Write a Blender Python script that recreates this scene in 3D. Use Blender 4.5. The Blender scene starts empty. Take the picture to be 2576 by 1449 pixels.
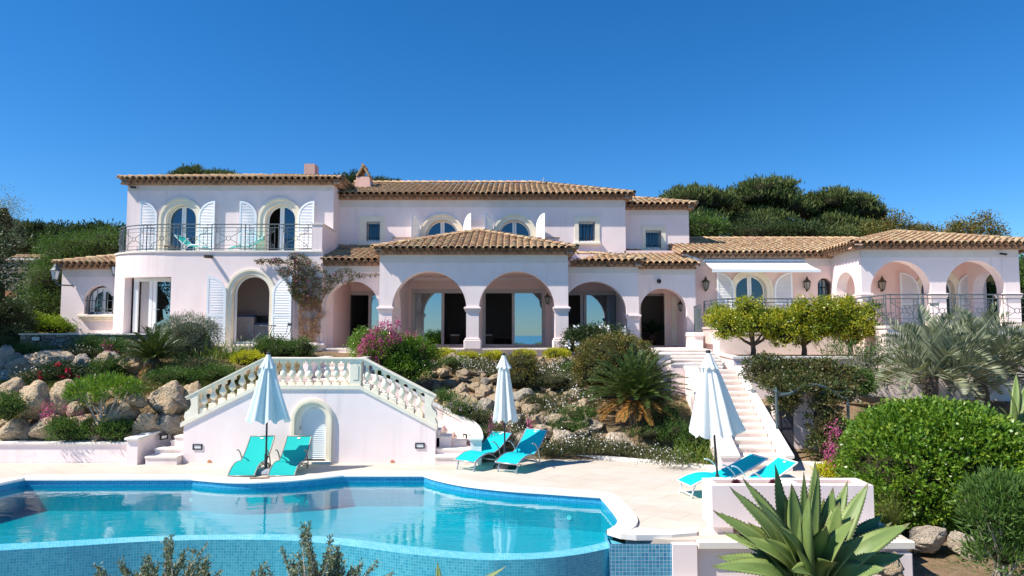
import bpy, bmesh, math, random
import numpy as np
from mathutils import Vector, Matrix, noise
from mathutils.geometry import tessellate_polygon
R = math.radians; PI = math.pi
SC = bpy.context.scene
COL = SC.collection
rnd = random.Random(7)

# ------------------------------------------------------------------ camera
CAMH = 3.1; PITCH = R(3.8); F = 1716.7
cp, sp = math.cos(PITCH), math.sin(PITCH)
cam = bpy.data.cameras.new('camera'); cam.lens = 24; cam.sensor_width = 36
cam.clip_start = 0.1; cam.clip_end = 20000
camo = bpy.data.objects.new('camera', cam); COL.objects.link(camo)
camo.location = (0, 0, CAMH); camo.rotation_euler = (R(90) + PITCH, 0, 0)
SC.camera = camo

def P(px, py, Y):
    """point of the world at depth Y seen at photo pixel (2575 x 1449 frame)"""
    u = (px - 1287.5) / F; v = (724.5 - py) / F
    t = Y / (cp - v * sp)
    return Vector((u * t, Y, CAMH + (sp + v * cp) * t))
def G(px, py, z=0.0):
    u = (px - 1287.5) / F; v = (724.5 - py) / F
    t = (z - CAMH) / (sp + v * cp)
    return Vector((u * t, (cp - v * sp) * t, z))
def XP(px, py, Y): return P(px, py, Y).x
def ZP(py, Y): return P(1287, py, Y).z

# ------------------------------------------------------------------ objects
OFF = {}
def tag(o, label=None, cat=None, group=None, kind=None):
    if label: o['label'] = label
    if cat: o['category'] = cat
    if group: o['group'] = group
    if kind: o['kind'] = kind
    return o
def empty(name, loc, label=None, cat=None, group=None):
    o = bpy.data.objects.new(name, None); COL.objects.link(o)
    o.location = loc; o.empty_display_size = .2
    OFF[o] = Vector(loc)
    return tag(o, label, cat, group)
def copy_tree(o, parent=None):
    c = o.copy(); COL.objects.link(c)
    if parent: c.parent = parent
    for ch in list(o.children): copy_tree(ch, c)
    return c
def set_rnd(me, vals):
    a = me.attributes.new('rnd', 'FLOAT', 'FACE')
    a.data.foreach_set('value', np.asarray(vals, dtype=np.float32))

class MB:
    def __init__(s): s.v = []; s.f = []; s.m = []; s.r = []; s.uv = {}
    def add(s, vs, fs, m=0, r=0.5):
        b = len(s.v); s.v.extend([tuple(v) for v in vs])
        for f in fs:
            s.f.append(tuple(b + i for i in f)); s.m.append(m); s.r.append(r)
    def quad(s, a, b, c, d, m=0, r=.5, uv=None):
        if uv is not None: s.uv[len(s.f)] = uv
        s.add([a, b, c, d], [(0, 1, 2, 3)], m, r)
    def tri(s, a, b, c, m=0, r=.5): s.add([a, b, c], [(0, 1, 2)], m, r)
    def box(s, x0, x1, y0, y1, z0, z1, m=0, r=.5):
        s.add([(x0,y0,z0),(x1,y0,z0),(x1,y1,z0),(x0,y1,z0),(x0,y0,z1),(x1,y0,z1),(x1,y1,z1),(x0,y1,z1)],
              [(0,3,2,1),(4,5,6,7),(0,1,5,4),(1,2,6,5),(2,3,7,6),(3,0,4,7)], m, r)
    def bbox(s, x0, x1, y0, y1, z0, z1, b=.01, m=0):
        """bevelled box (top and side edges cut)"""
        b = min(b, (x1-x0)*.3, (y1-y0)*.3, (z1-z0)*.3)
        def ring(i, z): return [(x0+i+b,y0+i,z),(x1-i-b,y0+i,z),(x1-i,y0+i+b,z),(x1-i,y1-i-b,z),(x1-i-b,y1-i,z),(x0+i+b,y1-i,z),(x0+i,y1-i-b,z),(x0+i,y0+i+b,z)]
        vs = ring(b, z0)+ring(0, z0+b)+ring(0, z1-b)+ring(b, z1)
        fs = [tuple(range(7,-1,-1)), tuple(range(24,32))]
        for k in range(3):
            for i in range(8):
                j = (i+1) % 8
                fs.append((k*8+i, k*8+j, k*8+8+j, k*8+8+i))
        s.add(vs, fs, m)
    def obox(s, c, ax, ay, az, m=0, r=.5):
        """oriented box: centre and three half-axis vectors"""
        c = Vector(c); ax = Vector(ax); ay = Vector(ay); az = Vector(az)
        vs = [c+i*ax+j*ay+k*az for k in (-1,1) for j in (-1,1) for i in (-1,1)]
        s.add(vs, [(0,2,3,1),(4,5,7,6),(0,1,5,4),(1,3,7,5),(3,2,6,7),(2,0,4,6)], m, r)
    def tube(s, pts, rad, n=6, m=0, closed=False, r=.5, cap=True):
        pts = [Vector(p) for p in pts]; k = len(pts)
        rads = rad if isinstance(rad, (list, tuple)) else [rad]*k
        vs = []; prev = None
        for i, p in enumerate(pts):
            if closed: d = pts[(i+1) % k] - pts[i-1]
            else: d = pts[min(i+1, k-1)] - pts[max(i-1, 0)]
            if d.length < 1e-9: d = Vector((0,0,1))
            d.normalize()
            if prev is None:
                ref = Vector((0,0,1)) if abs(d.z) < .9 else Vector((0,1,0))
                a = d.cross(ref).normalized()
            else:
                a = prev - d*prev.dot(d)
                a = a.normalized() if a.length > 1e-6 else d.orthogonal().normalized()
            prev = a; b = d.cross(a)
            for j in range(n):
                t = 2*PI*(j+.5)/n
                vs.append(p + (a*math.cos(t) + b*math.sin(t))*rads[i])
        fs = []
        for i in range(k if closed else k-1):
            i2 = (i+1) % k
            for j in range(n):
                j2 = (j+1) % n
                fs.append((i*n+j, i*n+j2, i2*n+j2, i2*n+j))
        if not closed and cap:
            fs.append(tuple(range(n-1,-1,-1))); fs.append(tuple((k-1)*n+j for j in range(n)))
        s.add(vs, fs, m, r)
    def lathe(s, prof, c, n=12, m=0, r=.5, sx=1, sy=1):
        """prof: list of (radius, z) above centre c"""
        c = Vector(c); vs = []; fs = []
        for (ra, z) in prof:
            for j in range(n):
                t = 2*PI*j/n
                vs.append((c.x+ra*math.cos(t)*sx, c.y+ra*math.sin(t)*sy, c.z+z))
        for i in range(len(prof)-1):
            for j in range(n):
                j2 = (j+1) % n
                fs.append((i*n+j, i*n+j2, (i+1)*n+j2, (i+1)*n+j))
        fs.append(tuple(range(n-1,-1,-1))); fs.append(tuple((len(prof)-1)*n+j for j in range(n)))
        s.add(vs, fs, m, r)
    def poly(s, pts, m=0, flip=False):
        tr = tessellate_polygon([[Vector(p) for p in pts]])
        s.add(pts, [tuple(reversed(t)) if flip else tuple(t) for t in tr], m)
    def prism(s, pts2, z0, z1, m=0):
        """vertical prism over a plan polygon"""
        a = [(p[0], p[1], z1) for p in pts2]; b = [(p[0], p[1], z0) for p in pts2]
        s.poly(a, m); s.poly(b, m)
        n = len(pts2)
        for i in range(n):
            j = (i+1) % n
            s.quad(b[i], b[j], a[j], a[i], m)
    def build(s, name, mats, parent=None, smooth=False, normals=False, uv=False):
        if not isinstance(mats, (list, tuple)): mats = [mats]
        off = OFF.get(parent, Vector((0,0,0))) if parent else Vector((0,0,0))
        V = np.array(s.v, dtype=np.float64).reshape(-1, 3) - np.array(off)
        me = bpy.data.meshes.new(name); me.from_pydata(V.tolist(), [], s.f)
        for m in mats: me.materials.append(m)
        if len(mats) > 1: me.polygons.foreach_set('material_index', np.array(s.m, dtype=np.int32))
        set_rnd(me, s.r)
        if uv:
            l = me.uv_layers.new(name='UVMap')
            for fi, uvs in s.uv.items():
                st = me.polygons[fi].loop_start
                for k, q in enumerate(uvs): l.data[st+k].uv = q
        if normals:
            bm = bmesh.new(); bm.from_mesh(me); bmesh.ops.remove_doubles(bm, verts=bm.verts, dist=1e-5)
            bmesh.ops.recalc_face_normals(bm, faces=bm.faces); bm.to_mesh(me); bm.free()
        if smooth: me.polygons.foreach_set('use_smooth', np.ones(len(me.polygons), dtype=bool))
        me.update()
        o = bpy.data.objects.new(name, me); COL.objects.link(o)
        if parent: o.parent = parent; OFF[o] = off
        return o

def thing1(mb, name, mats, label, cat, group=None, kind=None, base=None, **kw):
    """a one-mesh thing whose origin sits at base"""
    if base is None:
        a = np.array(mb.v); base = ((a[:,0].min()+a[:,0].max())/2, (a[:,1].min()+a[:,1].max())/2, a[:,2].min())
    b = Vector(base)
    mb.v = [(v[0]-b.x, v[1]-b.y, v[2]-b.z) for v in mb.v]
    o = mb.build(name, mats, None, **kw); o.location = b
    return tag(o, label, cat, group, kind)

# ------------------------------------------------------------------ materials
def _new(name):
    m = bpy.data.materials.new(name); m.use_nodes = True
    nt = m.node_tree; b = nt.nodes['Principled BSDF']
    return m, nt, b
def N(nt, t, **kw):
    n = nt.nodes.new(t)
    for k, v in kw.items():
        if k.startswith('i_'):
            n.inputs[k[2:].replace('_', ' ')].default_value = v
        else: setattr(n, k, v)
    return n
def c4(c): return (c[0], c[1], c[2], 1)
def mixc(nt, fac, a, b, blend='MIX'):
    m = nt.nodes.new('ShaderNodeMix'); m.data_type = 'RGBA'; m.blend_type = blend
    for sock, val in ((m.inputs[0], fac), (m.inputs[6], a), (m.inputs[7], b)):
        if hasattr(val, 'links'): nt.links.new(val, sock)
        else: sock.default_value = val if not isinstance(val, tuple) else c4(val)
    return m.outputs[2]
def ramp(nt, src, stops, interp='LINEAR'):
    r = nt.nodes.new('ShaderNodeValToRGB'); r.color_ramp.interpolation = interp
    el = r.color_ramp.elements
    while len(el) < len(stops): el.new(.5)
    for e, (p, c) in zip(el, stops):
        e.position = p; e.color = c4(c) if isinstance(c, tuple) else (c, c, c, 1)
    nt.links.new(src, r.inputs[0]); return r.outputs[0]
def noise_tex(nt, scale, detail=6, rough=.6, coord='Object', stretch=None, dist=0):
    tc = nt.nodes.new('ShaderNodeTexCoord'); n = nt.nodes.new('ShaderNodeTexNoise')
    n.inputs['Scale'].default_value = scale; n.inputs['Detail'].default_value = detail
    n.inputs['Roughness'].default_value = rough; n.inputs['Distortion'].default_value = dist
    src = tc.outputs[coord]
    if stretch:
        mp = nt.nodes.new('ShaderNodeMapping'); mp.inputs['Scale'].default_value = stretch
        nt.links.new(src, mp.inputs[0]); src = mp.outputs[0]
    nt.links.new(src, n.inputs['Vector'])
    return n.outputs['Fac']
def bump(nt, b, h, strength, dist=.02):
    bp = nt.nodes.new('ShaderNodeBump'); bp.inputs['Strength'].default_value = strength
    bp.inputs['Distance'].default_value = dist
    nt.links.new(h, bp.inputs['Height']); nt.links.new(bp.outputs[0], b.inputs['Normal'])
def pbr(name, c1, c2=None, ns=3, rough=.8, bs=0, bstr=.3, bdist=.01, metal=0, spec=.3, lo=.35, hi=.65, stretch=None, extra=None, streak=False):
    m, nt, b = _new(name)
    b.inputs['Roughness'].default_value = rough; b.inputs['Metallic'].default_value = metal
    b.inputs['Specular IOR Level'].default_value = spec
    if c2 is None: b.inputs['Base Color'].default_value = c4(c1)
    else:
        f = noise_tex(nt, ns, stretch=stretch)
        f = ramp(nt, f, [(lo, 0.0), (hi, 1.0)])
        col = mixc(nt, f, c1, c2)
        if extra:   # (colour, scale, lo, hi, stretch) stains
            g = noise_tex(nt, extra[1], detail=8, rough=.7, stretch=extra[4])
            g = ramp(nt, g, [(extra[2], 0.0), (extra[3], 1.0)])
            col = mixc(nt, g, col, extra[0])
        nt.links.new(col, b.inputs['Base Color'])
    if streak:
        g = noise_tex(nt, 1.3, detail=7, rough=.65, stretch=(3.2,3.2,.13)); g = ramp(nt, g, [(.50, 0.0), (.78, .75)])
        h = noise_tex(nt, .35, detail=3); h = ramp(nt, h, [(.40, 0.0), (.62, 1.0)])
        mu = N(nt, 'ShaderNodeMath', operation='MULTIPLY'); nt.links.new(g, mu.inputs[0]); nt.links.new(h, mu.inputs[1])
        nt.links.new(mixc(nt, mu.outputs[0], col, tuple(x*.70 for x in c1)), b.inputs['Base Color'])
    if bs: bump(nt, b, noise_tex(nt, bs, detail=5), bstr, bdist)
    return m
def leafmat(name, cols, gloss=.35, trans=.35, rough=.45):
    m, nt, b = _new(name)
    at = N(nt, 'ShaderNodeAttribute', attribute_name='rnd')
    k = len(cols)
    col = ramp(nt, at.outputs['Fac'], [(i/(k-1) if k > 1 else 0, c) for i, c in enumerate(cols)])
    nt.links.new(col, b.inputs['Base Color'])
    b.inputs['Roughness'].default_value = rough; b.inputs['Specular IOR Level'].default_value = gloss
    tr = nt.nodes.new('ShaderNodeBsdfTranslucent')
    nt.links.new(mixc(nt, 1.0, col, (1.0, 1.0, .45), 'MULTIPLY'), tr.inputs[0])
    mx = nt.nodes.new('ShaderNodeMixShader'); mx.inputs[0].default_value = trans
    nt.links.new(b.outputs[0], mx.inputs[1]); nt.links.new(tr.outputs[0], mx.inputs[2])
    nt.links.new(mx.outputs[0], nt.nodes['Material Output'].inputs[0])
    return m
def sk(x): return tuple(((c/255+.055)/1.055)**2.4 if c > 10 else c/255/12.92 for c in x)

M = {}
M['stucco'] = pbr('pink_stucco', (.85,.70,.67), (.90,.76,.725), 1.2, .9, 60, .25, .006, lo=.3, hi=.7, extra=((.77,.63,.60), .55, .55, .85, (1,1,.35)), streak=True)
M['stucco_in'] = pbr('warm_pink_stucco', (.88,.64,.575), (.90,.69,.63), 1.5, .9, 60, .2, .005)
M['stucco_wall'] = pbr('pink_garden_stucco', (.90,.75,.715), (.93,.80,.77), 1.4, .9, 70, .25, .006, extra=((.66,.56,.53), .9, .60, .9, (2.5,2.5,.25)), streak=True)
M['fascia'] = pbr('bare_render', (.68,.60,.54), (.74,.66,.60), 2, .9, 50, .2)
M['cream'] = pbr('cream_stone', (.80,.70,.53), (.86,.78,.63), 2.5, .8, 50, .2, .006, extra=((.50,.44,.36), 1.7, .58, .9, None))
M['balu'] = pbr('weathered_cream_stone', (.84,.745,.575), (.89,.82,.67), 3, .85, 55, .3, .006, extra=((.36,.33,.28), 3.2, .57, .85, None))
M['white'] = pbr('white_paint', (.83,.86,.87), (.87,.89,.90), 3, .45, spec=.4)
M['frame_pvc'] = pbr('white_window_frame', (.82,.82,.81), rough=.35, spec=.4)
M['frame_beige'] = pbr('beige_aluminium', (.62,.53,.49), rough=.4, spec=.4)
M['chim'] = pbr('rose_render', (.62,.36,.29), (.70,.44,.36), 2.2, .9, 40, .3, extra=((.42,.26,.21), 2, .55, .85, None))
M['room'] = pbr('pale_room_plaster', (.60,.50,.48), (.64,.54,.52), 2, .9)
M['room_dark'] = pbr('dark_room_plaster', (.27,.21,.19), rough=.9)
M['wood'] = pbr('dark_wood', (.055,.03,.018), (.08,.045,.027), 6, .5, stretch=(1,1,.1))
M['kitchen'] = pbr('grey_kitchen_lacquer', (.55,.48,.46), rough=.5)
M['ktile'] = pbr('blue_kitchen_tile', (.05,.09,.20), (.10,.15,.28), 14, .3)
M['iron'] = pbr('grey_green_iron', (.085,.11,.12), (.11,.14,.15), 8, .55, spec=.4)
M['iron_dark'] = pbr('dark_iron', (.03,.033,.04), rough=.5, spec=.4)
M['bronze'] = pbr('weathered_bronze', (.07,.055,.04), (.11,.09,.06), 9, .5, metal=.4)
M['lamp_glass'] = pbr('frosted_lamp_glass', (.75,.76,.74), rough=.2)
M['lamp_dim'] = pbr('dim_lamp_glass', (.30,.28,.24), rough=.2)
M['taupe'] = pbr('taupe_metal', (.33,.29,.26), rough=.4, metal=.3)
M['alu'] = pbr('brushed_aluminium', (.55,.56,.57), rough=.35, metal=.7)
M['alu_white'] = pbr('white_coated_aluminium', (.78,.80,.80), rough=.4)
M['plastic'] = pbr('dark_plastic', (.025,.025,.028), rough=.5)
M['grey_conc'] = pbr('grey_cast_base', (.28,.29,.34), (.33,.34,.39), 5, .8)
M['awning'] = pbr('white_awning_cloth', (.86,.86,.85), rough=.8)
M['limestone'] = pbr('limestone_tread', (.76,.685,.595), (.81,.75,.68), 2.5, .75, 45, .15, extra=((.55,.44,.36), 2.5, .58, .9, None))
M['riser'] = pbr('pink_riser', (.86,.72,.665), (.89,.77,.72), 3, .85, extra=((.50,.36,.31), 2.2, .52, .85, None))
M['cap'] = pbr('pale_wall_cap', (.74,.69,.63), (.79,.755,.71), 2, .8, 40, .2, extra=((.55,.52,.48), 3.5, .60, .9, None))
M['bark'] = pbr('brown_bark', (.085,.06,.042), (.15,.115,.085), 8, .9, 25, .6, .02, stretch=(3,3,.6))
M['inner'] = pbr('crown_gap_shade', (.022,.024,.012), (.035,.032,.018), 9, 1, spec=.05)  # crown cores: twigs painted near black as the shaded gaps between leaves
M['bark_pale'] = pbr('pale_bark', (.30,.26,.21), (.42,.37,.31), 8, .9, 25, .5, .02)
M['twig'] = pbr('dry_twig', (.26,.17,.11), (.36,.25,.17), 6, .9)
M['metal_post'] = pbr('blue_grey_metal', (.055,.085,.09), (.08,.11,.115), 7, .5)
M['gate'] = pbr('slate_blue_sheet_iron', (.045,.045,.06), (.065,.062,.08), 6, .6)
M['terracotta'] = pbr('terracotta', (.55,.24,.13), rough=.8)
M['purple'] = leafmat('purple_succulent', [(.12,.02,.05),(.22,.05,.09)], trans=.1)

def mat_tiles():
    m, nt, b = _new('barrel_roof_tile')
    at = N(nt, 'ShaderNodeAttribute', attribute_name='rnd')
    col = ramp(nt, at.outputs['Fac'], [(0,(.38,.16,.085)),(.12,(.50,.30,.16)),(.3,(.58,.40,.22)),(.5,(.50,.31,.18)),(.68,(.64,.47,.27)),(.82,(.38,.27,.17)),(.92,(.52,.25,.14)),(1,(.29,.205,.145))])
    n1 = noise_tex(nt, 6, detail=8, rough=.75)
    st = ramp(nt, n1, [(.44, 0.0), (.64, .85)])
    col = mixc(nt, st, col, (.19,.135,.095))
    n2 = noise_tex(nt, 30, detail=4)
    col = mixc(nt, ramp(nt, n2, [(.35,0.0),(.75,.3)]), col, (.62,.47,.29))
    nt.links.new(col, b.inputs['Base Color']); b.inputs['Roughness'].default_value = .9
    b.inputs['Specular IOR Level'].default_value = .2
    bump(nt, b, noise_tex(nt, 45), .4, .01)
    return m
M['tile'] = mat_tiles()
M['tile_under'] = pbr('eave_tile', (.40,.24,.155), (.50,.33,.22), 7, .9, 40, .3, extra=((.13,.08,.055), 4, .5, .75, None))

def mat_glass(name, refl=.5, tint=(.16,.2,.24)):
    m, nt, b = _new(name)
    gl = nt.nodes.new('ShaderNodeBsdfGlossy'); gl.inputs['Roughness'].default_value = .015
    gl.inputs['Color'].default_value = (.60,.86,1,1)
    tr = nt.nodes.new('ShaderNodeBsdfTransparent'); tr.inputs[0].default_value = c4(tint)
    fr = N(nt, 'ShaderNodeFresnel'); fr.inputs[0].default_value = 1.5
    ma = N(nt, 'ShaderNodeMath', operation='ADD'); nt.links.new(fr.outputs[0], ma.inputs[0]); ma.inputs[1].default_value = refl
    mx = nt.nodes.new('ShaderNodeMixShader'); nt.links.new(ma.outputs[0], mx.inputs[0])
    nt.links.new(tr.outputs[0], mx.inputs[1]); nt.links.new(gl.outputs[0], mx.inputs[2])
    nt.links.new(mx.outputs[0], nt.nodes['Material Output'].inputs[0])
    return m
M['glass'] = mat_glass('coated_window_glass', .40, (.35,.36,.38))
M['glass_up'] = mat_glass('window_glass', .10, (.3,.32,.35))
M['glass_clear'] = mat_glass('clear_glass', .02, (.9,.92,.93))

def mat_deck():
    m, nt, b = _new('travertine_paving')
    tc = N(nt, 'ShaderNodeTexCoord'); mp = N(nt, 'ShaderNodeMapping')
    mp.inputs['Rotation'].default_value = (0,0,R(38)); nt.links.new(tc.outputs['Object'], mp.inputs[0])
    br = N(nt, 'ShaderNodeTexBrick'); nt.links.new(mp.outputs[0], br.inputs['Vector'])
    br.offset = .5
    br.inputs['Color1'].default_value = (.585,.51,.425,1); br.inputs['Color2'].default_value = (.53,.45,.365,1)
    br.inputs['Mortar'].default_value = (.42,.355,.28,1)
    br.inputs['Scale'].default_value = 1; br.inputs['Mortar Size'].default_value = .008; br.inputs['Bias'].default_value = -.2
    br.inputs['Brick Width'].default_value = .9; br.inputs['Row Height'].default_value = .6
    col = mixc(nt, ramp(nt, noise_tex(nt, 1.1, detail=8, rough=.65, stretch=(1,2.2,1)), [(.42,0.0),(.75,.75)]), br.outputs['Color'], (.64,.585,.52))
    col = mixc(nt, ramp(nt, noise_tex(nt, 2.3, detail=9, rough=.7, stretch=(1,2.5,1)), [(.58,0.0),(.80,.5)]), col, (.45,.35,.26))
    nt.links.new(col, b.inputs['Base Color']); b.inputs['Roughness'].default_value = .7
    b.inputs['Specular IOR Level'].default_value = .25
    bump(nt, b, noise_tex(nt, 30), .15, .006)
    return m
M['deck'] = mat_deck()

def mat_mosaic(name, c1, c2, grout, size=.05, light=0):
    m, nt, b = _new(name)
    uv = N(nt, 'ShaderNodeUVMap', uv_map='UVMap')
    br = N(nt, 'ShaderNodeTexBrick'); nt.links.new(uv.outputs[0], br.inputs['Vector']); br.offset = 0
    br.inputs['Color1'].default_value = c4(c1); br.inputs['Color2'].default_value = c4(c2)
    br.inputs['Mortar'].default_value = c4(grout); br.inputs['Scale'].default_value = 1
    br.inputs['Mortar Size'].default_value = size*.07; br.inputs['Mortar Smooth'].default_value = .3
    br.inputs['Brick Width'].default_value = size; br.inputs['Row Height'].default_value = size
    br.inputs['Bias'].default_value = -.1
    col = mixc(nt, ramp(nt, noise_tex(nt, .9, detail=4), [(.35,0.0),(.7,.5)]), br.outputs['Color'], tuple((a+b_)/2*.9 for a, b_ in zip(c1, c2)))
    nt.links.new(col, b.inputs['Base Color']); b.inputs['Roughness'].default_value = .18
    b.inputs['Specular IOR Level'].default_value = .5
    bump(nt, b, br.outputs['Fac'], -.3, .004)
    return m
M['mosaic'] = mat_mosaic('turquoise_mosaic', (.015,.33,.48), (.08,.48,.60), (.22,.52,.60), .042)
M['mosaic_top'] = mat_mosaic('wet_turquoise_mosaic', (.07,.44,.60), (.17,.56,.68), (.27,.58,.66))
M['mosaic_blue'] = mat_mosaic('blue_band_mosaic', (.012,.22,.42), (.035,.34,.53), (.14,.42,.56))
M['mosaic_pier'] = mat_mosaic('pale_grout_mosaic', (.02,.19,.36), (.08,.36,.50), (.50,.60,.62), .055)
M['basin'] = mat_mosaic('pool_basin_mosaic', (.004,.36,.48), (.012,.45,.57), (.03,.52,.62))

def mat_water():
    m, nt, b = _new('pool_water')
    n1 = noise_tex(nt, 1.6, detail=3, rough=.5, stretch=(.7,1.6,1), dist=.6)
    n2 = noise_tex(nt, 9, detail=2, rough=.5, stretch=(.5,1.4,1))
    ad = N(nt, 'ShaderNodeMath', operation='MULTIPLY_ADD'); nt.links.new(n2, ad.inputs[0]); ad.inputs[1].default_value = .16; nt.links.new(n1, ad.inputs[2])
    bp = N(nt, 'ShaderNodeBump'); bp.inputs['Strength'].default_value = .11; bp.inputs['Distance'].default_value = .06
    nt.links.new(ad.outputs[0], bp.inputs['Height'])
    gl = N(nt, 'ShaderNodeBsdfGlossy'); gl.inputs['Roughness'].default_value = .03; nt.links.new(bp.outputs[0], gl.inputs['Normal'])
    tr = N(nt, 'ShaderNodeBsdfTransparent'); tr.inputs[0].default_value = (.34,.95,.96,1)
    lw = N(nt, 'ShaderNodeLayerWeight'); lw.inputs[0].default_value = .5; nt.links.new(bp.outputs[0], lw.inputs['Normal'])
    pw = N(nt, 'ShaderNodeMath', operation='POWER'); nt.links.new(lw.outputs['Facing'], pw.inputs[0]); pw.inputs[1].default_value = 3.6
    fr = N(nt, 'ShaderNodeMath', operation='MULTIPLY_ADD'); nt.links.new(pw.outputs[0], fr.inputs[0]); fr.inputs[1].default_value = .92; fr.inputs[2].default_value = .03
    mx = N(nt, 'ShaderNodeMixShader'); nt.links.new(fr.outputs[0], mx.inputs[0])
    nt.links.new(tr.outputs[0], mx.inputs[1]); nt.links.new(gl.outputs[0], mx.inputs[2])
    nt.links.new(mx.outputs[0], nt.nodes['Material Output'].inputs[0])
    return m
M['water'] = mat_water()

def mat_rock(name, cols, grey=.22):
    m, nt, b = _new(name)
    oi = N(nt, 'ShaderNodeObjectInfo')
    col = ramp(nt, oi.outputs['Random'], [(i/(len(cols)-1), c) for i, c in enumerate(cols)])
    n1 = noise_tex(nt, 3.2, detail=9, rough=.7, dist=.7)
    col = mixc(nt, ramp(nt, n1, [(.42,0.0),(.62,.85)]), col, (.60,.49,.36))
    n2 = noise_tex(nt, 7, detail=9, rough=.75)
    col = mixc(nt, ramp(nt, n2, [(.50,0.0),(.70,.6)]), col, (.21,.155,.105))
    n3 = noise_tex(nt, 2.0, detail=6, rough=.7)
    col = mixc(nt, ramp(nt, n3, [(.5,0.0),(.7,grey*1.6)]), col, (.36,.345,.31))
    nt.links.new(col, b.inputs['Base Color']); b.inputs['Roughness'].default_value = .95
    b.inputs['Specular IOR Level'].default_value = .15
    vo = N(nt, 'ShaderNodeTexVoronoi', feature='DISTANCE_TO_EDGE'); vo.inputs['Scale'].default_value = 5
    tc = N(nt, 'ShaderNodeTexCoord'); nt.links.new(tc.outputs['Object'], vo.inputs['Vector'])
    mm = N(nt, 'ShaderNodeMath', operation='MULTIPLY_ADD'); nt.links.new(noise_tex(nt, 8, detail=9, rough=.7), mm.inputs[0]); mm.inputs[1].default_value = 1.6
    nt.links.new(ramp(nt, vo.outputs['Distance'], [(0,0.0),(.12,.35)]), mm.inputs[2])
    bump(nt, b, mm.outputs[0], .9, .06)
    return m
M['rock'] = mat_rock('tan_limestone', [(.54,.36,.20),(.66,.48,.29),(.58,.42,.26),(.70,.52,.31),(.52,.39,.26)])
M['rock_grey'] = mat_rock('grey_limestone', [(.36,.33,.29),(.44,.40,.34),(.33,.30,.27)], .6)
M['slab'] = mat_rock('pale_streaked_stone', [(.62,.50,.40),(.66,.56,.45)], .2)

def mat_stonewall():
    m, nt, b = _new('rubble_masonry')
    tc = N(nt, 'ShaderNodeTexCoord'); mp = N(nt, 'ShaderNodeMapping'); mp.inputs['Scale'].default_value = (1,1,1.7)
    nt.links.new(tc.outputs['Object'], mp.inputs[0])
    v1 = N(nt, 'ShaderNodeTexVoronoi', feature='DISTANCE_TO_EDGE'); v2 = N(nt, 'ShaderNodeTexVoronoi')
    for v in (v1, v2):
        v.inputs['Scale'].default_value = 3.1; nt.links.new(mp.outputs[0], v.inputs['Vector'])
    g = N(nt, 'ShaderNodeSeparateColor'); nt.links.new(v2.outputs['Color'], g.inputs[0])
    col = ramp(nt, g.outputs[0], [(0,(.20,.16,.125)),(.3,(.30,.25,.20)),(.55,(.24,.22,.20)),(.8,(.36,.30,.24)),(1,(.27,.255,.24))])
    col = mixc(nt, ramp(nt, noise_tex(nt, 12, detail=8), [(.45,0.0),(.7,.5)]), col, (.15,.13,.11))
    col = mixc(nt, ramp(nt, v1.outputs['Distance'], [(.01,1.0),(.05,0.0)]), col, (.10,.075,.055))
    nt.links.new(col, b.inputs['Base Color']); b.inputs['Roughness'].default_value = .95
    bump(nt, b, ramp(nt, v1.outputs['Distance'], [(0,0.0),(.16,1.0)]), .9, .06)
    return m
M['rubble'] = mat_stonewall()

def mat_ground():
    m, nt, b = _new('dry_soil_and_grass')
    n1 = noise_tex(nt, .9, detail=9, rough=.7)
    col = mixc(nt, ramp(nt, n1, [(.40,0.0),(.60,1.0)]), (.30,.19,.115), (.23,.165,.10))
    n2 = noise_tex(nt, 2.6, detail=8, rough=.7)
    col = mixc(nt, ramp(nt, n2, [(.50,0.0),(.66,.75)]), col, (.085,.11,.035))
    n3 = noise_tex(nt, 14, detail=8, rough=.8)
    col = mixc(nt, ramp(nt, n3, [(.48,0.0),(.68,.6)]), col, (.40,.31,.21))
    nt.links.new(col, b.inputs['Base Color']); b.inputs['Roughness'].default_value = 1
    b.inputs['Specular IOR Level'].default_value = .1
    bump(nt, b, noise_tex(nt, 11, detail=9, rough=.75), .9, .07)
    return m
M['ground'] = mat_ground()
M['soil'] = pbr('planter_soil', (.28,.17,.10), (.36,.24,.15), 8, 1, 25, .6, .03)

def mat_cloth(name, c):
    m, nt, b = _new(name)
    w = noise_tex(nt, 60, detail=3, stretch=(1,.15,1))
    col = mixc(nt, w, tuple(x*.88 for x in c), c)
    nt.links.new(col, b.inputs['Base Color']); b.inputs['Roughness'].default_value = .75
    b.inputs['Specular IOR Level'].default_value = .15
    tr = N(nt, 'ShaderNodeBsdfTranslucent'); nt.links.new(col, tr.inputs[0])
    mx = N(nt, 'ShaderNodeMixShader'); mx.inputs[0].default_value = .25
    nt.links.new(b.outputs[0], mx.inputs[1]); nt.links.new(tr.outputs[0], mx.inputs[2])
    nt.links.new(mx.outputs[0], nt.nodes['Material Output'].inputs[0])
    return m
M['sling'] = mat_cloth('turquoise_sling', (.01,.60,.66))
M['sling_green'] = mat_cloth('sea_green_sling', (.02,.54,.50))
M['parasol'] = mat_cloth('ice_blue_canvas', (.82,.88,.885))
M['parasol_white'] = mat_cloth('off_white_canvas', (.88,.90,.88))

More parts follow.
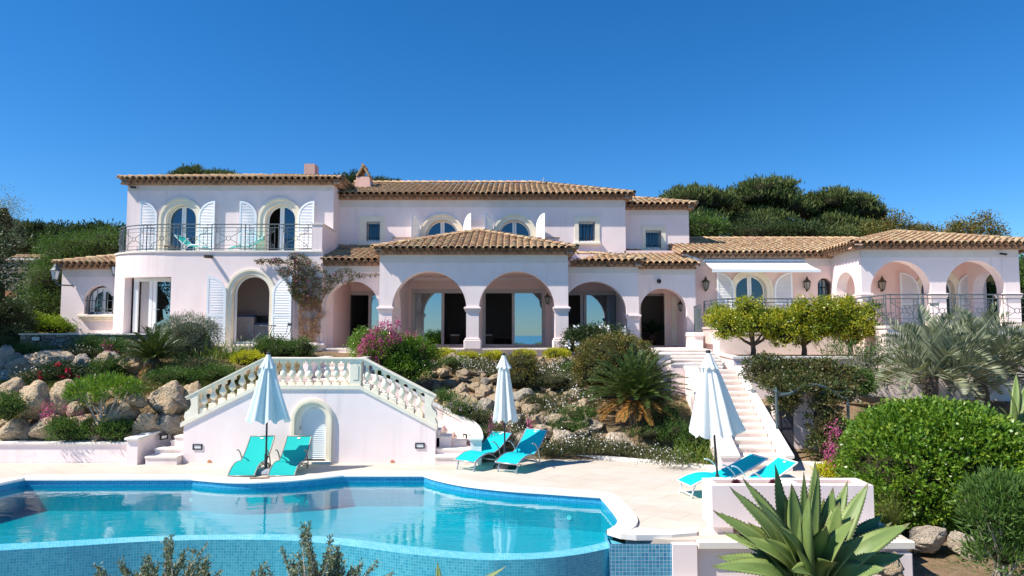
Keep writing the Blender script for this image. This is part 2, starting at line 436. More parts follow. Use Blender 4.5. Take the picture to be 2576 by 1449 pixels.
M['pine'] = leafmat('pine_needles', [(.045,.072,.024),(.085,.12,.036),(.14,.175,.055),(.20,.22,.10)], .15, .15, .7)
M['pine_dark'] = leafmat('dark_pine_needles', [(.028,.048,.02),(.05,.08,.028),(.085,.115,.04)], .15, .15, .7)
M['bush_bright'] = leafmat('glossy_bright_leaves', [(.05,.12,.012),(.10,.21,.018),(.17,.29,.026),(.30,.36,.04)], .5, .3, .35)
M['bush_mid'] = leafmat('mid_green_leaves', [(.045,.10,.022),(.08,.155,.03),(.13,.21,.042)], .3, .3, .5)
M['bush_dark'] = leafmat('dark_green_leaves', [(.022,.045,.016),(.04,.072,.022),(.07,.105,.03)], .3, .2, .5)
M['olive'] = leafmat('grey_olive_leaves', [(.10,.13,.06),(.18,.21,.115),(.31,.34,.23)], .35, .2, .45)
M['teucrium'] = leafmat('silver_green_leaves', [(.12,.155,.105),(.20,.235,.17),(.28,.31,.24)], .2, .2, .6)
M['bronze_leaf'] = leafmat('bronze_green_leaves', [(.075,.095,.024),(.13,.145,.032),(.18,.145,.035),(.23,.12,.04)], .3, .2, .5)
M['vine'] = leafmat('dark_vine_leaves', [(.035,.06,.017),(.065,.095,.023),(.11,.10,.03),(.17,.10,.04)], .35, .2, .45)
M['lemon'] = leafmat('yellow_green_leaves', [(.08,.14,.012),(.18,.25,.02),(.40,.40,.03),(.66,.53,.04)], .4, .35, .4)
M['euph'] = leafmat('lime_yellow_leaves', [(.30,.33,.015),(.50,.49,.02),(.66,.60,.03)], .2, .3, .6)
M['hedge_lime'] = leafmat('lime_hedge_leaves', [(.10,.20,.015),(.20,.31,.025),(.32,.38,.035)], .3, .35, .5)
M['cycad'] = leafmat('cycad_fronds', [(.02,.05,.012),(.042,.085,.016),(.08,.125,.026),(.14,.15,.045)], .5, .15, .35)
M['cycad_dry'] = leafmat('dry_cycad_fronds', [(.30,.12,.03),(.42,.20,.05),(.22,.14,.04)], .2, .25, .6)
M['butia'] = leafmat('silver_palm_fronds', [(.14,.175,.105),(.23,.265,.165),(.36,.385,.27),(.35,.32,.15)], .3, .2, .5)
M['strap'] = leafmat('strap_leaves', [(.055,.13,.015),(.12,.21,.025),(.26,.30,.05)], .4, .3, .4)
M['grass'] = leafmat('grass_blades', [(.065,.10,.018),(.12,.15,.03),(.22,.20,.07)], .2, .3, .6)
M['daisy_green'] = leafmat('daisy_leaves', [(.055,.075,.025),(.10,.115,.045),(.17,.15,.07)], .2, .2, .6)
M['petal_white'] = pbr('white_petals', (.86,.85,.82), rough=.8)
M['petal_pink'] = leafmat('magenta_petals', [(.36,.035,.15),(.52,.09,.27),(.60,.17,.36)], .2, .3, .6)
M['petal_red'] = leafmat('red_petals', [(.50,.02,.06),(.62,.05,.14)], .2, .3, .6)
M['petal_mauve'] = leafmat('mauve_petals', [(.36,.25,.42),(.46,.34,.50)], .2, .3, .6)
M['dry_twigs'] = leafmat('dry_brown_twigs', [(.20,.10,.05),(.30,.165,.09),(.38,.24,.15)], .1, .15, .8)

def mat_agave():
    m, nt, b = _new('agave_leaf')
    at = N(nt, 'ShaderNodeAttribute', attribute_name='rnd')
    col = ramp(nt, at.outputs['Fac'], [(0,(.07,.125,.032)),(.5,(.15,.215,.055)),(.9,(.31,.37,.12)),(1,(.06,.03,.02))])
    n = noise_tex(nt, 3, detail=5, stretch=(1,1,.3))
    col = mixc(nt, ramp(nt, n, [(.4,0.0),(.75,.35)]), col, (.20,.25,.10))
    nt.links.new(col, b.inputs['Base Color']); b.inputs['Roughness'].default_value = .5
    b.inputs['Specular IOR Level'].default_value = .35
    return m
M['agave'] = mat_agave()

# ------------------------------------------------------------------ foliage tools (numpy)
def unit(a): return a / (np.linalg.norm(a, axis=-1, keepdims=True) + 1e-9)
class Leaves:
    """a growing set of leaf quads, built into one mesh"""
    def __init__(s): s.q = []; s.r = []
    def add(s, c, d, L, W, r, up=None, rng=None):
        c = np.asarray(c, float); d = unit(np.asarray(d, float)); n = len(c)
        rng = rng or np.random.default_rng(1)
        ref = rng.normal(size=(n,3)) if up is None else np.asarray(up, float) + rng.normal(size=(n,3))*.35
        sd = unit(np.cross(d, ref))
        L = np.broadcast_to(np.asarray(L, float), (n,))[:,None]; W = np.broadcast_to(np.asarray(W, float), (n,))[:,None]
        a = c; b = c + d*L*.45 + sd*W*.5; t = c + d*L; e = c + d*L*.45 - sd*W*.5
        s.q.append(np.stack([a, b, t, e], 1)); s.r.append(np.broadcast_to(np.asarray(r, float), (n,)))
    def build(s, name, mat, parent=None, extra=None):
        Q = np.concatenate(s.q); r = np.concatenate(s.r); n = len(Q)
        V = Q.reshape(-1, 3); faces = None
        off = OFF.get(parent, Vector((0,0,0))) if parent else Vector((0,0,0))
        nv = len(V); li = np.arange(nv, dtype=np.int32); ls = np.arange(0, nv, 4, dtype=np.int32); lt = np.full(n, 4, dtype=np.int32)
        if extra is not None:   # (verts, tris) closed core
            ev, ef = extra
            V = np.concatenate([V, ev]); li = np.concatenate([li, (ef + nv).ravel().astype(np.int32)])
            ls = np.concatenate([ls, nv + 3*np.arange(len(ef), dtype=np.int32)]); lt = np.concatenate([lt, np.full(len(ef), 3, dtype=np.int32)])
            r = np.concatenate([r, np.full(len(ef), .1)])
        V = V - np.array(off)
        me = bpy.data.meshes.new(name)
        me.vertices.add(len(V)); me.vertices.foreach_set('co', V.ravel().astype(np.float32))
        me.loops.add(len(li)); me.loops.foreach_set('vertex_index', li)
        me.polygons.add(len(ls)); me.polygons.foreach_set('loop_start', ls); me.polygons.foreach_set('loop_total', lt)
        me.materials.append(mat)
        if extra is not None:
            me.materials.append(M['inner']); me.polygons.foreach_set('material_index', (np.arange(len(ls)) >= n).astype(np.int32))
        me.update(calc_edges=True); set_rnd(me, r)
        o = bpy.data.objects.new(name, me); COL.objects.link(o)
        if parent: o.parent = parent; OFF[o] = off
        return o

def ico(sub):
    bm = bmesh.new(); bmesh.ops.create_icosphere(bm, subdivisions=sub, radius=1)
    v = np.array([tuple(x.co) for x in bm.verts]); f = np.array([[w.index for w in x.verts] for x in bm.faces]); bm.free()
    return v, f
ICO2 = ico(2); ICO3 = ico(3); ICO4 = ico(4)
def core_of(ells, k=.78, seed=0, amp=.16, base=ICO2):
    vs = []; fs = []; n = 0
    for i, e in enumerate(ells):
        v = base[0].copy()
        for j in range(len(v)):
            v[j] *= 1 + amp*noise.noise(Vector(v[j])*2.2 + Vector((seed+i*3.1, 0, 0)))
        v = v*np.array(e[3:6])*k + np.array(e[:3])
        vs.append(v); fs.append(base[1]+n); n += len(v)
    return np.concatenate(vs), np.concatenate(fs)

def crown(lv, rng, ells, n, L, W, clumps=60, cr=.25, lift=.25, low=-.6, rr=(0,1), jit=.6, depth=(.72,1.06)):
    """leaf clumps over the surfaces of ellipsoids (cx,cy,cz,rx,ry,rz)"""
    E = np.array(ells, float); area = (E[:,3]*E[:,4]+E[:,4]*E[:,5]+E[:,3]*E[:,5]); pr = area/area.sum()
    k = rng.choice(len(E), size=clumps, p=pr)
    u = unit(rng.normal(size=(clumps,3))); u[:,2] = np.where(u[:,2] < low, -u[:,2]*.5, u[:,2]); u = unit(u)
    rad = rng.uniform(depth[0], depth[1], size=(clumps,1))
    c = E[k,:3] + u*E[k,3:6]*rad; tone = rng.uniform(0, 1, clumps)
    ci = rng.integers(0, clumps, n)
    pos = c[ci] + rng.normal(size=(n,3))*cr*np.array([1,1,.75])
    d = u[ci]*.8 + rng.normal(size=(n,3))*jit; d[:,2] += lift
    r = np.clip(rr[0] + (rr[1]-rr[0])*(.55*tone[ci] + .45*rng.uniform(0,1,n)), 0, 1)
    lv.add(pos, d, L*rng.uniform(.7,1.25,n), W*rng.uniform(.7,1.2,n), r, rng=rng)
    return c

SEED = [100]
def nrng():
    SEED[0] += 1; return np.random.default_rng(SEED[0])
def bush(name, label, cat, ells, n, L, W, mat, group=None, clumps=80, cr=.12, core=.72, lift=.25, flowers=None, jit=.6, low=-.5, parent=None, stems=None, depth=(.8,1.05)):
    """leafy shrub: foliage mesh (one-mesh thing, or root with stems and flowers)"""
    rng = nrng(); E = np.array(ells, float)
    base = (E[:,0].mean(), E[:,1].mean(), (E[:,2]-E[:,5]).min())
    lv = Leaves(); crown(lv, rng, ells, n, L, W, clumps, cr, lift, low, jit=jit, depth=depth)
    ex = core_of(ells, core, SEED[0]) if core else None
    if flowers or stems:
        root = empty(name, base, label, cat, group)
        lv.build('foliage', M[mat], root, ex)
        if stems: stems.build('stem', M['bark_pale'], root)
        if flowers:
            fmat, nf, fs, fcl = flowers
            for _ in range(fcl):
                q = E[rng.integers(len(E))]; u = unit(rng.normal(size=3)); u[2] = abs(u[2]); u[1] = -abs(u[1]); c = q[:3]+u*q[3:6]*1.06; k = max(4, nf//fcl)
                fl = Leaves(); fl.add(c+rng.normal(size=(k,3))*fs*.45, rng.normal(size=(k,3))+u, fs, fs*.8, rng.uniform(0,1,k), rng=rng); fl.build('bloom', M[fmat], root)
        return root
    o = lv.build(name, M[mat], None, ex)
    me = o.data; co = np.empty(len(me.vertices)*3, dtype=np.float32); me.vertices.foreach_get('co', co)
    co = (co.reshape(-1,3) - np.array(base, dtype=np.float32)).ravel(); me.vertices.foreach_set('co', co); me.update()
    o.location = base
    return tag(o, label, cat, group)
# ------------------------------------------------------------------ wall builder
def arch_hole(c, a, z0, zs, h=None):
    h = a if h is None else h
    return dict(u0=c-a, u1=c+a, b=lambda u: z0, t=lambda u: zs + h*math.sqrt(max(0, 1-((u-c)/a)**2)), arch=True, zs=zs)
def rect_hole(u0, u1, z0, z1):
    return dict(u0=u0, u1=u1, b=lambda u: z0, t=lambda u: z1, arch=False)
def fy(Y): return lambda u, w, z: (u, Y+w, z)          # wall facing the camera
def fx(X, s=1): return lambda u, w, z: (X+w*s, u, z)     # wall seen from its side
def wall(mb, u0, u1, zb, zt, holes, mp, thick=.3, us=(), m=0, back=True):
    fb = zb if callable(zb) else (lambda u: zb); ft = zt if callable(zt) else (lambda u: zt)
    S = {u0, u1, *us}
    for h in holes:
        S |= {h['u0'], h['u1']}
        if h['arch']:
            c = (h['u0']+h['u1'])/2; a = (h['u1']-h['u0'])/2
            S |= {c - a*math.cos(PI*i/28) for i in range(1, 28)}
    S = sorted(x for x in S if u0-1e-9 <= x <= u1+1e-9)
    U = [S[0]]
    for x in S[1:]:
        if x-U[-1] > 1e-6: U.append(x)
    e = 1e-7
    for ua, ub in zip(U[:-1], U[1:]):
        um = (ua+ub)/2; iv = [(fb, ft)]
        for h in holes:
            if h['u0'] < um < h['u1']:
                nv = []
                for (b, t) in iv:
                    if h['t'](um) <= b(um)+1e-6 or h['b'](um) >= t(um)-1e-6: nv.append((b, t)); continue
                    if h['b'](um) > b(um)+1e-6: nv.append((b, h['b']))
                    if h['t'](um) < t(um)-1e-6: nv.append((h['t'], t))
                iv = nv
                if h['b'](um) > fb(um)+1e-6:
                    mb.quad(mp(ua,0,h['b'](ua)), mp(ub,0,h['b'](ub)), mp(ub,thick,h['b'](ub)), mp(ua,thick,h['b'](ua)), m)
                mb.quad(mp(ua,0,h['t'](ua+e)), mp(ua,thick,h['t'](ua+e)), mp(ub,thick,h['t'](ub-e)), mp(ub,0,h['t'](ub-e)), m)
        for (b, t) in iv:
            A, B_, C_, D = b(ua+e), b(ub-e), t(ub-e), t(ua+e)
            mb.quad(mp(ua,0,A), mp(ub,0,B_), mp(ub,0,C_), mp(ua,0,D), m)
            if back: mb.quad(mp(ua,thick,A), mp(ua,thick,D), mp(ub,thick,C_), mp(ub,thick,B_), m)
        mb.quad(mp(ua,0,ft(ua)), mp(ub,0,ft(ub)), mp(ub,thick,ft(ub)), mp(ua,thick,ft(ua)), m)
    for u in (u0, u1):
        mb.quad(mp(u,0,fb(u)), mp(u,0,ft(u)), mp(u,thick,ft(u)), mp(u,thick,fb(u)), m)
    for h in holes:
        for u, k in ((h['u0'], e), (h['u1'], -e)):
            mb.quad(mp(u,0,h['b'](u)), mp(u,thick,h['b'](u)), mp(u,thick,h['t'](u+k)), mp(u,0,h['t'](u+k)), m)

def arch_path(c, a, z0, zs, off, n=24, h=None):
    h = a if h is None else h
    pts = [(c-a-off, z0)]
    pts += [(c-(a+off)*math.cos(PI*i/n), zs+(h+off)*math.sin(PI*i/n)) for i in range(n+1)]
    return pts + [(c+a+off, z0)]
def ring(mb, inner, outer, mp, w0, w1, m=0):
    """a flat moulding between two paths (u,z): front at w0, back at w1"""
    for i in range(len(inner)-1):
        a, b, c, d = inner[i], inner[i+1], outer[i+1], outer[i]
        mb.quad(mp(a[0],w0,a[1]), mp(b[0],w0,b[1]), mp(c[0],w0,c[1]), mp(d[0],w0,d[1]), m)
        mb.quad(mp(d[0],w0,d[1]), mp(c[0],w0,c[1]), mp(c[0],w1,c[1]), mp(d[0],w1,d[1]), m)
        mb.quad(mp(a[0],w0,a[1]), mp(a[0],w1,a[1]), mp(b[0],w1,b[1]), mp(b[0],w0,b[1]), m)
    for i in (0, -1):
        a, d = inner[i], outer[i]
        mb.quad(mp(a[0],w0,a[1]), mp(d[0],w0,d[1]), mp(d[0],w1,d[1]), mp(a[0],w1,a[1]), m)

VR = empty('villa', (0, 27, 2.5), 'large pale pink villa with barrel tile roofs, arcades and arched windows', 'villa')
def vp(mb, name, mat, **kw): return mb.build(name, mat, VR, **kw)

def arched_door(c, a, z0, zs, mp, trim=.17, mat_trim='cream', bars=True, recess=.22, room=None, glass='glass_up', open_left=False, open_all=False):
    """cream surround, white frame, mullions and panes of an arched french window"""
    mb = MB()
    ring(mb, arch_path(c,a,z0,zs,-.02), arch_path(c,a,z0,zs,trim*.62), mp, -.045, .20)
    ring(mb, arch_path(c,a,z0,zs,trim*.62), arch_path(c,a,z0,zs,trim), mp, -.085, .05)
    win = vp(mb, 'window', M[mat_trim])
    fr = MB(); fw = .07
    ring(fr, arch_path(c,a,z0,zs,-.02-fw), arch_path(c,a,z0,zs,-.02), mp, recess, recess+.07)
    mpb = lambda x0,x1,za,zb,w0,w1: fr.add([mp(x0,w0,za),mp(x1,w0,za),mp(x1,w1,za),mp(x0,w1,za),mp(x0,w0,zb),mp(x1,w0,zb),mp(x1,w1,zb),mp(x0,w1,zb)],
              [(0,3,2,1),(4,5,6,7),(0,1,5,4),(1,2,6,5),(2,3,7,6),(3,0,4,7)])
    mpb(c-a+.09, c+a-.09, z0, z0+.1, recess, recess+.07)
    if bars:
        mpb(c-.085, c-.006, z0+.1, zs+a-.06, recess-.012, recess+.06)
        mpb(c+.006, c+.085, z0+.1, zs+a-.06, recess-.012, recess+.06)
    f = fr.build('frame', M['frame_pvc'], win)
    sides = [(c-a+.09, c-.086), (c+.086, c+a-.09)] if bars else [(c-a+.09, c+a-.09)]
    if open_left: sides = sides[1:]
    if open_all: sides = []
    for (x0, x1) in sides:
        pn = MB(); n = 12
        top = lambda u: zs + (a-.09)*math.sqrt(max(0, 1-((u-c)/(a-.09))**2))
        for i in range(n):
            ua, ub = x0+(x1-x0)*i/n, x0+(x1-x0)*(i+1)/n
            pn.quad(mp(ua,recess+.03,z0+.1), mp(ub,recess+.03,z0+.1), mp(ub,recess+.03,top(ub)), mp(ua,recess+.03,top(ua)))
        pn.build('pane', M[glass], win)
    return win

def shutter(hx, hy, w, z0, zs, ang, side, mid=.42, name='shutter', h=None, label=None):
    """louvred leaf hinged at (hx,hy); free edge is the tall side; side=-1 opens to the left"""
    h = w if h is None else h
    ca, sa = math.cos(ang), math.sin(ang)
    mp = lambda u, t, z: (hx + side*(u*ca - t*0) - side*0, hy - u*sa - t, z) if abs(ang) < .01 else (hx + side*(u*ca) + side*t*sa, hy - u*sa - t*ca, z)
    top = lambda u: zs + h*math.sqrt(max(0, 1-((w-u)/w)**2))
    s = .075; itop = lambda u: zs + (h-s)*math.sqrt(max(0, 1-((w-u)/(w-s))**2)) - .0
    us = [w*(1-math.cos(PI*i/28)) for i in range(15)]
    zm = z0 + (top(w)-z0)*mid
    mb = MB()
    holes = [dict(u0=s, u1=w-s*.9, b=lambda u: zm+.05, t=lambda u: itop(u), arch=False), rect_hole(s, w-s*.9, z0+.09, zm-.05)]
    wall(mb, 0, w, z0, top, holes, mp, .04, us=us)
    o = vp(mb, name, M['white'])
    if label: o['label'] = label
    lb = MB(); z = z0+.12
    while z < top(w)-.1:
        u0 = s
        if z+.03 > zs:
            q = 1-((z+.03-zs)/(h-s))**2
            if q <= 0: break
            u0 = w-(w-s)*math.sqrt(q)
        u0 = max(u0, s); u1 = w-s*.9
        if not (zm-.06 < z+.02 < zm+.05) and u1-u0 > .03:
            lb.add([mp(u0,.036,z-.012), mp(u1,.036,z-.012), mp(u1,.006,z+.038), mp(u0,.006,z+.038),
                    mp(u0,.030,z-.016), mp(u1,.030,z-.016), mp(u1,.000,z+.034), mp(u0,.000,z+.034)],
                   [(0,1,2,3),(7,6,5,4),(0,4,5,1),(2,6,7,3)])
        z += .062
    lb.build('louvres', M['white'], o)
    return o

# ------------------------------------------------------------------ roofs
def half_tile(mb, base, ux, un, us, w0, w1, L, lift, r, n=5, hk=.8):
    """barrel tile: base = centre of low end; ux across, un normal, us up slope"""
    vs = []
    for (w, d, l) in ((w0, 0, lift), (w1, L, lift*.2)):
        for j in range(n+1):
            t = PI*j/n
            vs.append(base + ux*(w*math.cos(t)) + un*(w*hk*math.sin(t)+l) + us*d)
    for j in range(n+1):          # rim of the low end
        t = PI*j/n; vs.append(base + ux*((w0-.024)*math.cos(t)) + un*((w0-.024)*hk*math.sin(t)+lift) + us*.004)
    m_ = 2*(n+1)
    mb.add(vs, [(j, j+1, n+2+j, n+1+j) for j in range(n)] + [(j, m_+j, m_+j+1, j+1) for j in range(n)], 0, r)
def inside(poly, x, y):
    c = False; n = len(poly)
    for i in range(n):
        (x0,y0), (x1,y1) = poly[i], poly[(i+1) % n]
        if (y0 > y) != (y1 > y) and x < (x1-x0)*(y-y0)/(y1-y0)+x0: c = not c
    return c
rt = random.Random(3)
def slope(tiles, deck, under, E0, ex, inn, z, pitch, poly, eave=True, sp=.25, row=.30):
    ex = Vector((*ex, 0)); inn = Vector((*inn, 0)); E0 = Vector((*E0, z))
    us = (inn + Vector((0,0,pitch))).normalized(); un = ex.cross(us)
    if un.z < 0: un = -un
    k = math.sqrt(1+pitch*pitch)
    pt = lambda s, d: E0 + ex*s + inn*d + Vector((0,0,pitch*d))
    full = poly; poly = [(s, .16 if d < .01 else d) for s, d in poly]
    deck.add([pt(s, d) - un*.01 for s, d in poly] + [pt(s, d) - un*.09 for s, d in poly],
             [tuple(range(len(poly))), tuple(range(2*len(poly)-1, len(poly)-1, -1))] + [(i, (i+1) % len(poly), len(poly)+(i+1) % len(poly), len(poly)+i) for i in range(len(poly))])
    poly = full
    smin = min(p[0] for p in poly); smax = max(p[0] for p in poly); dmax = max(p[1] for p in poly)
    ns = int((smax-smin)/sp)
    for i in range(ns+1):
        s = smin + .11 + i*sp
        for j in range(int(dmax/row)+1):
            d = j*row - .06
            if not inside(poly, s, max(d+row*.45, .02)): continue
            r = rt.random()
            half_tile(tiles, pt(s + rt.uniform(-.008,.008), d), ex, un, us, .116, .101, (row+.05)*k, .030+rt.uniform(0,.014), r, hk=.82)
            # pan tile in the gutter between two covers
            tiles_r = rt.random()
            b = pt(s+sp*.5, d)
            vs = []
            for (w, dd) in ((.085, 0), (.075, row*k)):
                for q in range(4):
                    t = PI + PI*q/3
                    vs.append(b + ex*(w*math.cos(t)) + un*(.062+w*.40*math.sin(t)) + us*dd)
            tiles.add(vs, [(q, q+1, 5+q, 4+q) for q in range(3)], 0, tiles_r)
        if eave:
            for (dz, dd, L, hs) in ((-.075, .03, .30, .5), (-.185, .11, .25, 0)):
                if inside(poly, s+sp*hs, .02):
                    b = E0 + ex*(s+sp*hs) + inn*dd + Vector((0,0,dz))
                    vs = []
                    for d2 in (0, L):
                        for q in range(6):
                            t = PI*q/5
                            vs.append(b + ex*(.120*math.cos(t)) + Vector((0,0,.105*math.sin(t))) + inn*d2)
                    under.add(vs, [(q, q+1, 7+q, 6+q) for q in range(5)])
    if eave:
        s0, s1 = min(p[0] for p in poly if p[1] < .01), max(p[0] for p in poly if p[1] < .01)
        a = E0+ex*(s0+.08)+inn*.22+Vector((0,0,-.19)); b = E0+ex*(s1-.08)+inn*.22+Vector((0,0,-.19))
        c_ = inn*.14
        under.add([a, b, b+c_, a+c_, a+Vector((0,0,.2)), b+Vector((0,0,.2)), b+c_+Vector((0,0,.2)), a+c_+Vector((0,0,.2))], [(0,3,2,1),(0,1,5,4),(1,2,6,5),(2,3,7,6),(3,0,4,7),(4,5,6,7)])
def ridge_line(mb, a, b):
    a = Vector(a); b = Vector(b); d = (b-a); n = max(1, int(d.length/.36)); us = d.normalized()
    ux = us.cross(Vector((0,0,1))).normalized(); un = ux.cross(us)
    if un.z < 0: un = -un
    for i in range(n):
        half_tile(mb, a + d*(i/n) - us*.03, ux, un, us, .125, .105, d.length/n+.07, .035, rt.random(), hk=.75)
def hip_roof(x0, x1, y0, y1, z, pitch, left, right, D=None, back=True, lft=True, rgt=True):
    """eave rectangle; left/right: True = hip; D = depth eave to ridge"""
    D = D or (y1-y0)/2; L = x1-x0
    t, dk, un, rg = MB(), MB(), MB(), MB()
    hl = D if left else 0; hr = D if right else 0
    if hl+hr > L: hl = hr = L/2; D2 = L/2
    else: D2 = D
    slope(t, dk, un, (x0,y0), (1,0), (0,1), z, pitch, [(0,0),(L,0),(L-hr*D2/D,D2),(hl*D2/D,D2)] if hl+hr < L-.01 or D2 == D else [(0,0),(L,0),(L/2,D2)])
    W = y1-y0
    zr = z+pitch*D2
    if left: slope(t, dk, un, (x0,y1), (0,-1), (1,0), z, pitch, [(0,0),(W,0),(W-D2,D2),(D2 if W > 2*D2 else 0,D2)])
    if right: slope(t, dk, un, (x1,y0), (0,1), (-1,0), z, pitch, [(0,0),(W,0),(W-D2 if W > 2*D2 else W,D2),(D2,D2)])
    xa, xb = x0+(D2 if left else 0), x1-(D2 if right else 0)
    if back:
        dk.add([(x0,y1,z),(x1,y1,z),(xb,y0+D2,zr-.02),(xa,y0+D2,zr-.02)], [(0,1,2,3)])
    if left: ridge_line(rg, (x0,y0,z+.05), (xa,y0+D2,zr+.05))
    if right: ridge_line(rg, (x1,y0,z+.05), (xb,y0+D2,zr+.05))
    if xb-xa > .3: ridge_line(rg, (xa,y0+D2,zr+.05), (xb,y0+D2,zr+.05))
    elif W > 2*D2+.3: ridge_line(rg, (xa,y0+D2,zr+.05), (xa,y1-(0 if not back else D2),zr+.05))
    o = vp(t, 'roof', M['tile'], smooth=True)
    dk.build('roof_deck', M['tile_under'], o)
    if un.f: un.build('eave_tiles', M['tile_under'], o)
    if rg.f: rg.build('ridge_tiles', M['tile'], o, smooth=True)
    return o
EAVE = .20
# key planes
ZP0 = ZP(876, 25)                      # porch floor
YT, YTF, YM, YPF, YPB, YFL, YFR, YE, YS, YW, YV = 28.0, 26.0, 29.0, 25.0, 29.5, 26.2, 26.3, 27.0, 30.0, 28.0, 25.6
zt_T = ZP(467, YT); zt_M = ZP(504, YM); zt_P = ZP(642, YPF); zt_FL = ZP(670, YFL); zt_FR = ZP(672.5, YFR)
zt_E = ZP(678, YE); zt_S = ZP(529, YS); zt_W = ZP(651, YW); zt_V = ZP(629, YV); zt_A = ZP(678, 27.5)
ZT = ZP(636, 26.0)                     # upper left terrace
ZW = 3.36                              # right wing terrace
xT0 = XP(318, 560, YT); xM1 = XP(1573, 560, YM); xS1 = XP(1733, 600, YS)
hip_roof(XP(299,455,27.65), XP(861,465,27.65), 27.65, 36.6, zt_T+EAVE, .25, True, True)
hip_roof(-7.6, XP(1594,495,28.65), 28.65, 36.6, zt_M+EAVE, .33, False, True)
hip_roof(xM1-.1, XP(1752,520,29.65), 29.65, 33.6, zt_S+EAVE, .30, False, True, D=2.0)
hip_roof(XP(938,635,24.65), XP(1450,635,24.65), 24.65, 29.0, zt_P+EAVE, .315, True, True, D=(XP(1450,635,24.65)-XP(938,635,24.65))/2, back=False)
hip_roof(XP(804,660,25.85), -4.8, 25.85, 29.0, zt_FL+EAVE, .27, False, False, D=3.15, back=False)
hip_roof(2.2, XP(1621,665,25.95), 25.95, 29.0, zt_FR+EAVE, .27, False, True, D=3.05, back=False)
hip_roof(4.3, XP(1757,672,26.65), 26.65, 30.0, zt_E+EAVE, .25, False, False, D=3.35, back=False)
hip_roof(XP(134,668,27.15), -15.6, 27.15, 31.6, zt_A+EAVE, .27, True, False, D=2.2)
hip_roof(XP(1714,645,27.62), 16.5, 27.62, 37.0, zt_W+EAVE, .25, False, False, D=4.7)
hip_roof(XP(2145,625,25.22), 20.3, 25.22, 34.0, zt_V+EAVE, .25, True, True, D=3.9)

# ------------------------------------------------------------------ walls
mb = MB(); MS = M['stucco']
# tower, upper storey
W1 = XP(456, 560, YT); W2 = XP(705, 560, YT); aw = XP(495, 560, YT)-W1
zs_w = ZP(514, YT)-aw
wall(mb, xT0, XP(838,560,YT), ZT-.3, zt_T+.1, [arch_hole(W1, aw, ZT, zs_w), arch_hole(W2, aw, ZT, zs_w)], fy(YT))
wall(mb, YT+.3, 36.3, 2.3, zt_T+.1, [], fx(xT0), .3)
wall(mb, YT+.3, 36.3, ZT-.3, zt_T+.1, [], fx(XP(838,560,YT),-1), .3)
vp(mb, 'wall', MS)
# tower, curved ground storey with balcony edge
mb = MB()
X0c, Xs = XP(298,740,27.8), XP(432,740,26.0)
path = [(X0c, 28.3)] + [(Xs-(Xs-X0c)*math.cos(t), 27.8-(27.8-YTF)*math.sin(t)) for t in [PI/2*i/14 for i in range(15)]]
arc_end = len(path)-1
path += [(XP(810,740,YTF), YTF)]
acc = [0]
for a, b in zip(path[:-1], path[1:]): acc.append(acc[-1]+math.dist(a, b))
def tw(u, w, z):
    for i in range(len(path)-1):
        if u <= acc[i+1]+1e-9 or i == len(path)-2:
            t = (u-acc[i])/(acc[i+1]-acc[i]); a, b = path[i], path[i+1]
            d = Vector((b[0]-a[0], b[1]-a[1])).normalized()
            x, y = a[0]+(b[0]-a[0])*t, a[1]+(b[1]-a[1])*t
            return (x - d.y*w, y + d.x*w, z)
def u_at_x(X):
    for i in range(len(path)-1):
        a, b = path[i], path[i+1]
        if a[0] <= X <= b[0] and b[0] > a[0]: return acc[i]+(acc[i+1]-acc[i])*(X-a[0])/(b[0]-a[0])
KC = XP(630.5, 780, YTF); KA = XP(679, 780, YTF)-KC; kz0 = ZP(866, YTF); kzs = ZP(690, YTF)-KA
ud0, ud1 = u_at_x(XP(321,770,26.75)), u_at_x(XP(429,770,26.02))
wall(mb, 0, acc[-1], 2.2, ZT+.02, [rect_hole(ud0, ud1, ZP(845,26.2), ZP(697,26.2)), arch_hole(acc[arc_end]+KC-path[arc_end][0], KA, kz0, kzs)], tw, .3, us=acc)
vp(mb, 'wall', MS)
mb = MB()   # terrace slab edge and floor
pp = [(p[0], p[1]) for p in path]
rimo = []
for i, (x, y) in enumerate(pp):
    u = acc[i]; q = tw(u, -.05, 0); rimo.append((q[0], q[1]))
mb.prism(rimo + [(pp[-1][0], 28.0), (X0c+.3, 28.3)], ZT+.022, ZT+.085)
vp(mb, 'balcony_slab', M['limestone'])
mb = MB()   # parapet at the right end of the balcony
xr = XP(810, 600, YTF)
mb.box(xr-.38, xr, YTF+.002, YTF+.3, ZT+.086, ZP(565, YTF)); mb.box(xr-.3, xr+.001, YTF+.3, 28.0, ZT+.086, ZP(565, YTF))
mb.box(xr-.3, xr-.002, YTF+.3, YM, 2.2, ZT+.02)
vp(mb, 'parapet', MS)
mb = MB(); mb.box(xr-.42, xr+.04, YTF-.03, 28.0, ZP(565,YTF)+.002, ZP(565,YTF)+.05); vp(mb, 'parapet_cap', M['limestone'])
# annex at the far left
mb = MB(); AC = XP(249.5,760,27.5); AA = XP(287,760,27.5)-AC; az0 = ZP(790,27.5); azs = ZP(718.5,27.5)-AA
xA0 = XP(153,760,27.5)
wall(mb, xA0, -15.9, 2.2, zt_A+.1, [arch_hole(AC, AA, az0, azs)], fy(27.5), .35)
wall(mb, 27.85, 31.4, 2.2, zt_A+.1, [], fx(xA0), .3)
vp(mb, 'wall', MS)
